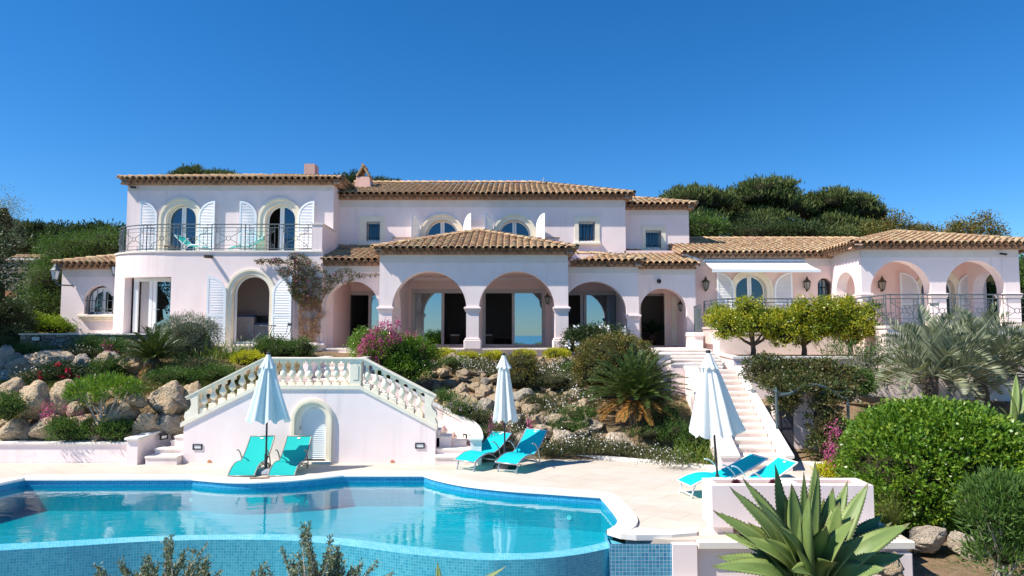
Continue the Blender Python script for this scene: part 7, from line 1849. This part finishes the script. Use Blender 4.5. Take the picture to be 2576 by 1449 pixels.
for k in range(7): a = P(2060+6*k,1165,16.95); t.tube([a, a+Vector((rr_.uniform(-.1,.1),0,.8)), a+Vector((rr_.uniform(-.25,.25),.1,1.6))], [.025,.02,.012], 6)
t.build('stem', M['bark'], vn)
m = MB(); xg = XP(1996,1100,17.6); m.box(xlr(17.6)[1]+.5, XP(2060,1100,17.9), 17.9, 18.1, -.1, ZP(975,17.9)); thing1(m, 'arbour_wall', M['stucco_wall'], 'shaded pink wall closing the back of the arbour', 'wall')
m = MB(); m.quad((7.0,15.0,.002),(8.6,15.0,.002),(8.6,17.9,.002),(7.0,17.9,.002)); o = m.build('side_path', M['limestone']); tag(o, 'shaded paved path under the arbour', 'path', kind='structure')
# ------------------------------------------------------------------ bougainvillea on the kitchen wall
bg = empty('bougainvillea', P(775,865,25.8), 'sprawling bougainvillea with bare brown stems on the wall between kitchen and arcade', 'climber'); rng = nrng()
def wallpts(n, poly, Y0, dY):
    out_ = []
    while len(out_) < n:
        px = rng.uniform(min(p[0] for p in poly), max(p[0] for p in poly)); py = rng.uniform(min(p[1] for p in poly), max(p[1] for p in poly))
        if inside(poly, px, py) and noise.noise(Vector((px*.05, py*.05, 3))) > -.22: out_.append(tuple(P(px, py, Y0-abs(rng.normal())*dY)))
    return np.array(out_)
A_ = [(710,660),(735,635),(765,640),(800,665),(830,690),(870,672),(905,690),(880,712),(845,715),(820,750),(800,770),(755,770),(735,745),(715,700),(690,680)]
B_ = [(755,740),(800,750),(815,790),(800,850),(785,868),(752,855),(748,800)]
C_ = [(638,655),(700,648),(720,660),(720,672),(690,664),(650,663)]; D_ = [(880,690),(955,688),(955,694),(900,700)]; T_ = [(720,690),(760,690),(775,740),(745,760),(725,730)]
lv = Leaves()
for poly, n, dY in ((A_,4300,.16),(C_,500,.05),(D_,160,.05),(T_,700,.12)):
    p = wallpts(n, poly, 25.92, dY); d = rng.normal(size=p.shape)+np.array([0,-.7,-.2]); lv.add(p, d, rng.uniform(.05,.10,len(p)), .034, rng.uniform(0,1,len(p)), rng=rng)
lv.build('foliage', M['vine'], bg); lv = Leaves()
p = wallpts(3600, B_, 25.92, .16); d = rng.normal(size=p.shape)*np.array([1,.5,1]); lv.add(p, d, rng.uniform(.06,.16,len(p)), .013, rng.uniform(0,1,len(p)), rng=rng)
p = wallpts(900, A_, 25.92, .14); d = rng.normal(size=p.shape); lv.add(p, d, rng.uniform(.06,.18,len(p)), .012, rng.uniform(0,1,len(p)), rng=rng); lv.build('dry_growth', M['dry_twigs'], bg)
lv = Leaves(); p = np.concatenate([wallpts(70, A_, 25.75, .1), np.array([tuple(P(a+rng.normal()*5,b+rng.normal()*4,25.7)) for a,b in ((775,665),(765,725),(745,700),(840,690),(692,655)) for _ in range(9)])]); lv.add(p, rng.normal(size=p.shape), .07, .05, rng.uniform(0,1,len(p)), rng=rng); lv.build('flowers', M['petal_pink'], bg)
t = MB()
for pth in ([(775,866),(770,800),(760,720),(740,670),(690,660),(640,656)],[(782,866),(800,800),(815,740),(850,700),(905,690),(955,691)],[(778,866),(790,790),(822,735),(835,700)],[(770,866),(755,800),(745,740),(720,700)],[(785,866),(782,780),(790,700),(765,650)]):
    t.tube([P(a,b,25.86) for a,b in cat(pth,3)], .018, 5)
t.build('stem', M['twig'], bg)
m = MB()
for px in (752,786,803): m.tube([P(px,745,25.93),P(px,868,25.93)], .008, 4)
for py in range(750,866,14): m.tube([P(750,py,25.93),P(806,py,25.93)], .006, 4)
m.build('trellis', M['iron'], bg)
m = MB(); q0_, q1_ = P(752,862,25.6), P(800,868,25.6); m.bbox(q0_.x, q1_.x, 25.4, 25.93, q1_.z-.25, q0_.z, .015); thing1(m, 'planter_box', M['stucco'], 'small pale planter box at the foot of the bougainvillea', 'planter')
# ------------------------------------------------------------------ hedges and trees behind
B('acacia_bush', 'tall feathery green bush filling the gap left of the annex', 'shrub', [EL(150,725,32,130,150,1.8),EL(110,785,31,130,100,1.5),EL(220,634,34,220,80,2.0),EL(175,655,33,120,90,1.6),EL(280,616,35,140,66,1.6),EL(70,820,30,80,50,1.0)], 30000, .14, .03, 'bush_mid', clumps=700, cr=.26, core=.82, depth=(.8,1.12))
B('lime_hedge', 'lime green clipped hedge left of the annex wall', 'hedge', [EL(105,818,27.4,120,40,.7),EL(60,812,27.2,90,50,.7),EL(145,826,27.4,70,36,.6)], 8000, .09, .045, 'hedge_lime', clumps=300, cr=.10, core=.85, lift=.5)
B('dark_bush', 'dark shaded bush at the left edge above the rubble wall', 'shrub', [EL(10,815,25.5,100,130,1.0),EL(18,785,26.5,70,60,.8),EL(30,870,24.2,90,90,.7)], 9000, .09, .045, 'bush_dark', clumps=300, cr=.12, core=.85)
def tree(name, label, base, ells, n, L, W, mat, trunk=.2, clumps=300, cr=.3, core=.7, group=None, lift=.3, jit=.6, low=-.35, branches=6, depth=(.75,1.08)):
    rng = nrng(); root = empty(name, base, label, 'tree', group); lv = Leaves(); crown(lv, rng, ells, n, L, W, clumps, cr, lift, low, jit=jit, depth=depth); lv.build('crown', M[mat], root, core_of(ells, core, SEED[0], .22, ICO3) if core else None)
    t = MB(); E = np.array(ells); b = Vector(base); c = Vector((E[:,0].mean(), E[:,1].mean(), (E[:,2]-E[:,5]*.4).min())); md = b.lerp(c,.5)+Vector((rr_.uniform(-.3,.3),0,0)); t.tube([b,md,c], [trunk,trunk*.8,trunk*.6], 8)
    for k in range(branches): e = Vector(E[k % len(E)][:3])+Vector((rr_.uniform(-.5,.5)*E[k % len(E)][3], rr_.uniform(-.5,.5), rr_.uniform(-.1,.5)*E[k % len(E)][5])); t.tube([c.lerp(md,.2), c.lerp(e,.5)+Vector((0,0,-.2)), e], [trunk*.5,trunk*.35,trunk*.15], 6)
    t.build('trunk', M['bark'], root)
def gz(x, y): return th(x, y, False)-.3
def pine(label, parts, Y, n, group='umbrella pines on the hill', mat='pine', W=.07, L=.30, puff=1.0):
    """umbrella pine: many flattened puffs of upright needles over a spreading crown"""
    rg = np.random.default_rng(int(parts[0][0])); ov_ = [EL(a,b,Y+dy,w,h,dd) for (a,b,w,h,dy,dd) in parts]; E = np.array(ov_); ar = E[:,3]*(E[:,4]+E[:,5]); pr = ar/ar.sum(); e = []
    m = int(18+n/420)
    for i in range(m):
        q = E[rg.choice(len(E), p=pr)]; u = rg.normal(size=3); u /= np.linalg.norm(u); u[2] = abs(u[2])*.9-.25*(rg.uniform() < .45); u[1] -= .25; u /= np.linalg.norm(u); s_ = puff*rg.uniform(.55,1.15); c = q[:3]+u*q[3:6]*rg.uniform(.72,.96); e.append((c[0],c[1],c[2],1.0*s_,.9*s_,.48*s_))
    rng = nrng(); x = E[:,0].mean(); base = (x,Y,gz(x,Y)); root = empty('stone_pine', base, label, 'tree', group); lv = Leaves()
    crown(lv, rng, e, n, L, W, m*26, .13, 1.1, -.25, jit=.35, depth=(.8,1.05)); k = n//3; crown(lv, rng, ov_, k, L, W, k//14, .2, .6, -.5, rr=(0,.45), jit=.5, depth=(.6,.85))
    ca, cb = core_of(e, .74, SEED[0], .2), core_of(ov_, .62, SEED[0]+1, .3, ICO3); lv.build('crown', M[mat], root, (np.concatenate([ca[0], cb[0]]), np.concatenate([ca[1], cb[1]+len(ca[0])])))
    t = MB(); b = Vector(base); c = Vector((x, Y, (E[:,2]-E[:,5]*.5).min())); t.tube([b, b.lerp(c,.5)+Vector((.3,0,0)), c], [.42,.34,.28], 8)
    for q in ov_+ov_: en = Vector(q[:3])+Vector((rr_.uniform(-.6,.6)*q[3], rr_.uniform(-.5,.5), rr_.uniform(-.3,.3)*q[5])); t.tube([c, c.lerp(en,.5)+Vector((0,0,-.3)), en], [.2,.13,.05], 6)
    t.build('trunk', M['bark'], root)
pine('broad umbrella pine with the highest crown behind the right wing', [(1905,512,140,80,0,2.4),(1868,540,90,70,1,2.0),(1960,530,100,76,0,2.2),(1905,575,150,60,-1,2.2),(1925,490,100,46,0,1.8)], 46, 26000)
pine('umbrella pine left of the tallest pine, close to the villa', [(1748,520,140,66,0,2.4),(1702,542,96,50,0,1.8),(1782,530,80,60,0,1.8),(1750,575,130,60,-1,2.0)], 44, 18000)
pine('umbrella pine sloping down to the right of the tallest pine', [(2090,532,160,76,0,2.4),(2142,556,110,76,0,2.0),(2052,545,80,66,0,1.8),(2170,585,60,56,0,1.3),(2095,585,150,56,-1,2.2)], 47, 20000)
pine('dark spreading pine above the stone outbuilding at left', [(75,602,130,66,0,2.4),(30,612,110,80,0,2.2),(115,620,90,60,0,1.8),(60,628,150,56,0,2.4)], 50, 16000, None, 'pine_dark')
pine('pine crown showing just above the left tower roof', [(520,458,130,36,0,2.0),(478,462,70,30,0,1.4),(572,463,70,28,0,1.2)], 56, 9000, None)
pine('pine crown between the tower roof and the tapered chimney', [(880,470,50,40,0,1.2),(955,480,60,26,0,1.2)], 52, 4500, None, 'pine_dark')
e = [EL(1000,478,50,15,46,.25)]; tree('cypress', 'small dark cypress tip above the main roof right of the tapered chimney', (e[0][0],50,gz(e[0][0],50)), e, 1500, .16, .05, 'pine_dark', .1, 80, .08, .8, None, .9, .4, -1, 2)
for k, (a, b, w, h, lb) in enumerate(((1760,585,130,70,'bright young pine close behind the small upper block'),(1700,590,90,60,'shrubby pine at the left foot of the big pines'),(1900,592,170,50,'low green shrub behind the ridge of the right wing'),(2000,590,150,44,'low pale green shrub behind the ridge at the middle of the wing'),(2110,600,150,40,'low olive shrub behind the ridge near the loggia'),(2190,604,120,40,'low dull shrub behind the loggia ridge'))):
    e = [EL(a,b,40,w,h,1.4)]; B('background_shrub', lb, 'shrub', e, 4200, .20, .05, ('bush_mid','pine_dark','pine_dark','pine_dark','pine','bronze_leaf')[k], 'shrubs under the umbrella pines', clumps=160, cr=.25, core=.82, lift=.5)
def oak(label, parts, Y, n):
    e = [EL(a,b,Y,w,h,None) for (a,b,w,h) in parts]; x = np.mean([q[0] for q in e]); tree('cork_oak', label, (x,Y,gz(x,Y)), e, n, .13, .065, 'bronze_leaf', .16, 130, .20, None, 'open crowned oaks behind the loggia', .3, .8, -.6, 14, (.3,1.1))
oak('ragged dark oak with thin top left of the loggia ridge', [(2255,575,70,70),(2235,590,60,50),(2290,590,60,50)], 38, 3600); oak('ragged oak just right of the loggia ridge', [(2330,592,60,44),(2350,598,50,30),(2310,590,40,40)], 38, 2600); oak('pale open oak furthest right against the sky', [(2420,585,80,60),(2470,575,80,70),(2510,600,60,50),(2390,600,50,40)], 38, 5200); oak('sparse dull oak at the right end of the pines', [(2200,585,80,50),(2170,600,60,40)], 39, 2600)
e = [EL(2505,760,31,120,190,1.4),EL(2560,740,32,90,180,1.3),EL(2520,700,32,90,90,1.2),EL(2610,720,31,120,200,1.4)]; tree('evergreen_tree', 'dark evergreen tree seen through the right arch of the loggia', (e[0][0],31,gz(e[0][0],31)), e, 16000, .12, .05, 'bush_mid', .2, 420, .22, .82)
e = [EL(5,560,28,80,160,1.1),EL(-25,610,28,110,150,1.2),EL(20,620,28,60,120,.9)]; tree('olive_tree', 'grey green olive tree cut off by the left edge of the picture', (e[1][0],28,gz(e[1][0],28)), e, 9000, .09, .02, 'olive', .2, 260, .18, .45, None, .3, .7, -.6, 8, (.4,1.1))
e = [EL(a,602+dy_,70,w_,h_,4) for a, dy_, w_, h_ in ((150,8,70,34),(190,-4,80,46),(236,3,60,40),(275,-6,80,44),(318,4,70,40),(385,0,110,44))]; lv = Leaves(); rng = nrng(); crown(lv, rng, e, 12000, .45, .12, 400, .4, .4, -.4); o = lv.build('far_wood', M['pine_dark'], None, core_of(e, .85, 9)); tag(o, 'dark far wood on the hill behind the annex', 'wood', kind='stuff')
e = [(-18.6,20.2,4.6,2.2,2.2,2.0),(-18.0,21.5,5.6,1.8,1.8,1.5),(-19.4,19.2,6.0,1.8,1.8,1.4),(-18.4,22.6,4.4,1.6,1.6,1.6)]
tree('evergreen_tree', 'broad evergreen tree beyond the left edge, shading the left bank', (-18.6,20.4,1.2), e, 9000, .13, .06, 'bush_dark', .2, 300, .25, .75)
# ------------------------------------------------------------------ olives in the foreground
def olive_young(label, px, py, Y, h, w, shoots, seed, tops=None):
    rng = np.random.default_rng(seed); q = P(px, py, Y); root = empty('young_olive', (q.x,q.y,-2.7), label, 'olive tree', 'young olives before the infinity wall'); lv, st_ = Leaves(), MB()
    c = Vector((q.x,q.y,q.z-h)); st_.tube([(q.x,q.y,-2.75),(q.x+.03,q.y,-1.9),tuple(c)], [.06,.05,.035], 7)
    for k in range(shoots):
        if tops and k < len(tops)*3: tp_ = P(tops[k % len(tops)][0]+rng.normal()*9, tops[k % len(tops)][1]+(k//len(tops))*14, Y+rng.uniform(-.25,.25))
        else: tp_ = Vector((q.x+rng.normal()*w*.42, q.y+rng.normal()*w*.3, q.z-h*abs(rng.normal())*.42-.12))
        b = c.lerp(tp_, .35)+Vector((rng.normal()*.08, rng.normal()*.08, -.05)); md = b.lerp(tp_,.5)+Vector((rng.normal()*.04,rng.normal()*.04,.02)); pts = [b,md,tp_]; st_.tube(pts, [.010,.007,.003], 4)
        n = 170; t = rng.uniform(.02,1,n)[:,None]; B0, M0, T0 = (np.array(v) for v in pts); p = B0*(1-t)**2+2*M0*t*(1-t)+T0*t*t
        ax = np.array((tp_-b).normalized()); d = rng.normal(size=(n,3))*.75+ax*.75; lv.add(p+rng.normal(size=(n,3))*.012, d, rng.uniform(.036,.062,n), .0155, rng.uniform(0,1,n), rng=rng)
    lv.build('crown', M['olive'], root); st_.build('trunk', M['bark_pale'], root)
olive_young('young olive in the foreground left of centre with several upright shoots', 410,1395,8.3, .85, 1.05, 110, 1, [(430,1345),(420,1352),(500,1368),(365,1395),(300,1408),(515,1400),(250,1420)])
olive_young('young olive in the foreground with one tall shoot in front of the pool', 800,1375,8.1, .95, .62, 100, 2, [(772,1312),(768,1320),(838,1348),(855,1372),(730,1395),(880,1408),(905,1420)])
olive_young('tiny olive shoots at the bottom edge between the two young olives', 640,1440,8.2, .5, .35, 22, 3, [(640,1425),(665,1445)])
# ------------------------------------------------------------------ light, sky, view
sd_ = Vector((.82,.31,-1.0)).normalized(); el = math.asin(-sd_.z); az = math.atan2(-sd_.x, -sd_.y)   # towards the sun
sun = bpy.data.lights.new('sun', 'SUN'); sun.energy = 5.0; sun.angle = R(.53); sun.color = (1,.94,.84)
so_ = bpy.data.objects.new('sun', sun); COL.objects.link(so_); so_.rotation_euler = sd_.to_track_quat('-Z','Y').to_euler(); so_.location = (-20,-8,30)
w = bpy.data.worlds.new('World'); SC.world = w; w.use_nodes = True; nt = w.node_tree; bgd = nt.nodes['Background']
sky = nt.nodes.new('ShaderNodeTexSky'); sky.sky_type = 'NISHITA'; sky.sun_disc = False; sky.sun_elevation = el; sky.sun_rotation = az; sky.air_density = 1.0; sky.dust_density = 0; sky.ozone_density = 10; sky.altitude = 200
hs_ = nt.nodes.new('ShaderNodeHueSaturation'); hs_.inputs['Saturation'].default_value = 1.19; nt.links.new(sky.outputs[0], hs_.inputs['Color']); nt.links.new(hs_.outputs[0], bgd.inputs[0]); bgd.inputs[1].default_value = .105
SC.view_settings.view_transform = 'Standard'; SC.view_settings.look = 'None'; SC.view_settings.exposure = .58; SC.view_settings.gamma = 1
SC.cycles.max_bounces = 8; SC.cycles.transparent_max_bounces = 16; SC.cycles.diffuse_bounces = 6; SC.cycles.glossy_bounces = 4
SC.cycles.use_denoising = True; SC.cycles.sample_clamp_indirect = 10
